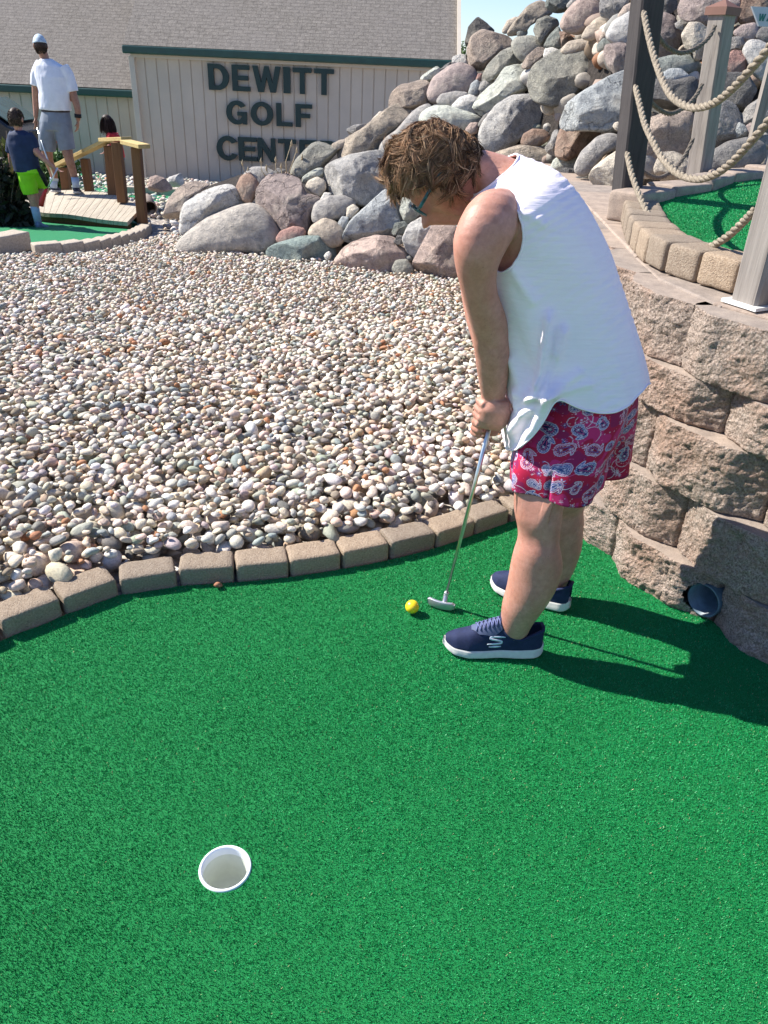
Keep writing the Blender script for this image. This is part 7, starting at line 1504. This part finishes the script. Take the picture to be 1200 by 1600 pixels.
# boy: navy T-shirt, lime shorts, back turned, club in hand
Yb_ = 9.2; B_ = lambda x, y, dy=0: atY(x, y, Yb_+dy)
boy = empty('person', B_(62, 357), 'boy in navy shirt and lime shorts stepping across the shaded turf', 'person')
b = MB(); hb = B_(25, 186); hdb = np.array([.10, .98, -.12]); hv, hf, ax4 = head_mesh(hb, hdb, np.array([0, .1, 1.]), .93, 52, 44); b.add(hv, hf); b.add(*ear(hb, *ax4, 1, .93)); b.add(*ear(hb, *ax4, -1, .93))
chain(b, [B_(27, 196), B_(30, 204), B_(33, 212)], [.04, .042, .06]); chain(b, [B_(34, 212), B_(37, 235), B_(42, 262)], [.09, .10, .10])
chain(b, [B_(47, 222, -.02), B_(58, 238, -.03), B_(72, 252, -.03), B_(84, 262, 0)], [.040, .034, .028, .022]); fig_hand(b, B_(84, 262), B_(94, 268)-B_(84, 262), .75)
chain(b, [B_(22, 215, .05), B_(17, 238, .08), B_(18, 262, .12)], [.038, .032, .022]); fig_hand(b, B_(18, 262, .12), B_(18, 275, .15)-B_(18, 262, .12), .7)
chain(b, [B_(46, 270), B_(50, 300), B_(54, 320), B_(60, 348)], [.085, .062, .05, .030]); chain(b, [B_(55, 268, .06), B_(64, 290, .25), B_(70, 296, .28), B_(66, 300, .12), B_(60, 316, .05)], [.08, .06, .05, .045, .03])
mb_ = remesh(b, 'body', M_SKIN, .0075, 2); reparent(mb_, boy)
c = MB(); c.add(*ringtube([B_(30, 203), B_(32, 210), B_(34, 225), B_(39, 248), B_(43, 269)], [Lx*.05, Lx*.135, Lx*.155, Lx*.145, Lx*.150], [Yx*.05, Yx*.085, Yx*.105, Yx*.11, Yx*.11], 24)); chain(c, [B_(42, 210), B_(50, 222), B_(54, 232)], [.062, .058, .055]); chain(c, [B_(24, 210, .03), B_(18, 224, .05), B_(17, 238, .07)], [.062, .058, .055]); s1_ = cloth('shirt', c, M_NAVYT, boy, .008)
c = MB(); c.add(*ringtube([B_(41, 258), B_(45, 270)], [Lx*.14, Lx*.15], [Yx*.105, Yx*.11], 24)); chain(c, [B_(41, 266), B_(43, 284), B_(48, 303)], [.10, .095, .085]); chain(c, [B_(50, 266, .04), B_(58, 280, .12), B_(66, 292, .20)], [.095, .088, .080]); lime = cloth('shorts', c, M_LIME, boy, .008); tuck(mb_, [s1_, lime], .022, .006)
c = MB(); c.add(*tube([B_(59, 262, -.04), B_(66, 274, -.02), B_(74, 290, .04)], [.022, .026, .022], 10)); o = c.obj('side_stripe', M_BLK); o.parent = lime
hairball(boy, hb, *ax4, .93, 2200, (.028, .018, .012), (.16, .11, .07), 6, .028, -.05)
c = MB(); c.add(*tube([B_(54, 322), B_(57, 336), B_(60, 350)], [.050, .044, .040], 14)); c.obj('sock', M_SOCK, boy); small_shoe(boy, B_(58, 360, -.05), B_(77, 360, .10), 0, M_GSHOE, M_SOLE, .9)
c = MB(); c.add(*tube([B_(66, 298, .15), B_(60, 316, .05)], [.046, .036], 12)); c.obj('sock', M_SOCK, boy); small_shoe(boy, B_(62, 322, .1), B_(52, 318, .12), 0, M_GSHOE, M_SOLE, .85)
# boy's little club with a red head
clb = empty('golf_club', B_(74, 290, -.1), 'child golf club with a red head hanging from the boy\'s hand', 'golf club'); c = MB(); c.add(*tube([B_(90, 262, -.06), B_(73, 297, -.09)], .008, 10)); c.obj('shaft', M_STEEL, clb); c = MB(); c.add(*tube([B_(73, 295, -.09), B_(69, 303, -.09), B_(65, 316, -.09), B_(64.5, 322, -.09)], [.012, .022, .030, .026], 14)); c.obj('head', plain('red_plastic', (.6, .03, .03), .4), clb)
# man's putter shaft on his left
mp_ = empty('putter', A(72, 240, -.1), 'thin putter hanging from the left hand of the man in white', 'putter', None); c = MB(); c.add(*tube([A(58, 200, -.04), A(84, 278, -.25)], .009, 10)); c.obj('shaft', M_STEEL, mp_); c = MB(); c.add(*box(A(85, 281, -.25), (.10, .03, .03))); c.obj('head', M_HEAD, mp_, False)
# child in red behind the rail
Yr = 12.6; Cq = lambda x, y, dy=0: atY(x, y, Yr+dy)
kid = empty('person', Cq(184, 292), 'long-haired child in red shirt standing behind the bridge handrail', 'person')
b = MB(); hk = Cq(168, 191); hv, hf, ax5 = head_mesh(hk, np.array([-.93, -.1, -.2]), np.array([-.1, 0, 1.]), .86, 48, 40); b.add(hv, hf); chain(b, [Cq(171, 200), Cq(175, 210)], [.038, .05]); chain(b, [Cq(176, 210), Cq(180, 228), Cq(183, 245)], [.08, .09, .09])
chain(b, [Cq(172, 212, -.08), Cq(172, 225, -.1), Cq(166, 236, -.1)], [.036, .03, .022]); fig_hand(b, Cq(166, 236, -.1), Cq(160, 240)-Cq(166, 236), .7); chain(b, [Cq(180, 212, .08), Cq(187, 226, .08), Cq(191, 237, .04)], [.036, .03, .022]); fig_hand(b, Cq(191, 237, .04), Cq(191, 244)-Cq(191, 237), .7)
chain(b, [Cq(182, 245, -.05), Cq(184, 268, -.05), Cq(186, 288, -.05)], [.075, .05, .035]); chain(b, [Cq(184, 245, .06), Cq(187, 268, .06), Cq(189, 288, .06)], [.075, .05, .035]); reparent(remesh(b, 'body', M_SKIN, .008, 2), kid)
c = MB(); c.add(*ringtube([Cq(173, 204), Cq(176, 212), Cq(181, 232), Cq(183, 246)], [Lx*.05, Lx*.095, Lx*.11, Lx*.115], [Yx*.05, Yx*.12, Yx*.14, Yx*.14], 24)); chain(c, [Cq(174, 209, -.07), Cq(172, 222, -.10)], [.055, .05]); chain(c, [Cq(179, 209, .08), Cq(184, 222, .09)], [.055, .05]); cloth('shirt', c, M_REDS, kid, .009)
c = MB(); c.add(*ringtube([Cq(183, 243), Cq(183, 250)], [Lx*.10, Lx*.11], [Yx*.13, Yx*.13], 20)); chain(c, [Cq(182, 248, -.05), Cq(184, 268, -.05), Cq(186, 286, -.05)], [.088, .065, .052]); chain(c, [Cq(184, 248, .06), Cq(187, 268, .06), Cq(189, 286, .06)], [.088, .065, .052]); cloth('trousers', c, M_JEAN, kid, .009)
for dy in (-.05, .06): small_shoe(kid, Cq(189, 293, dy), Cq(180, 293, dy), 0, M_SHOE, M_SOLE, .8)
hairball(kid, hk, *ax5, .86, 2600, (.02, .012, .01), (.07, .04, .03), 8, .17, -.1, .9)
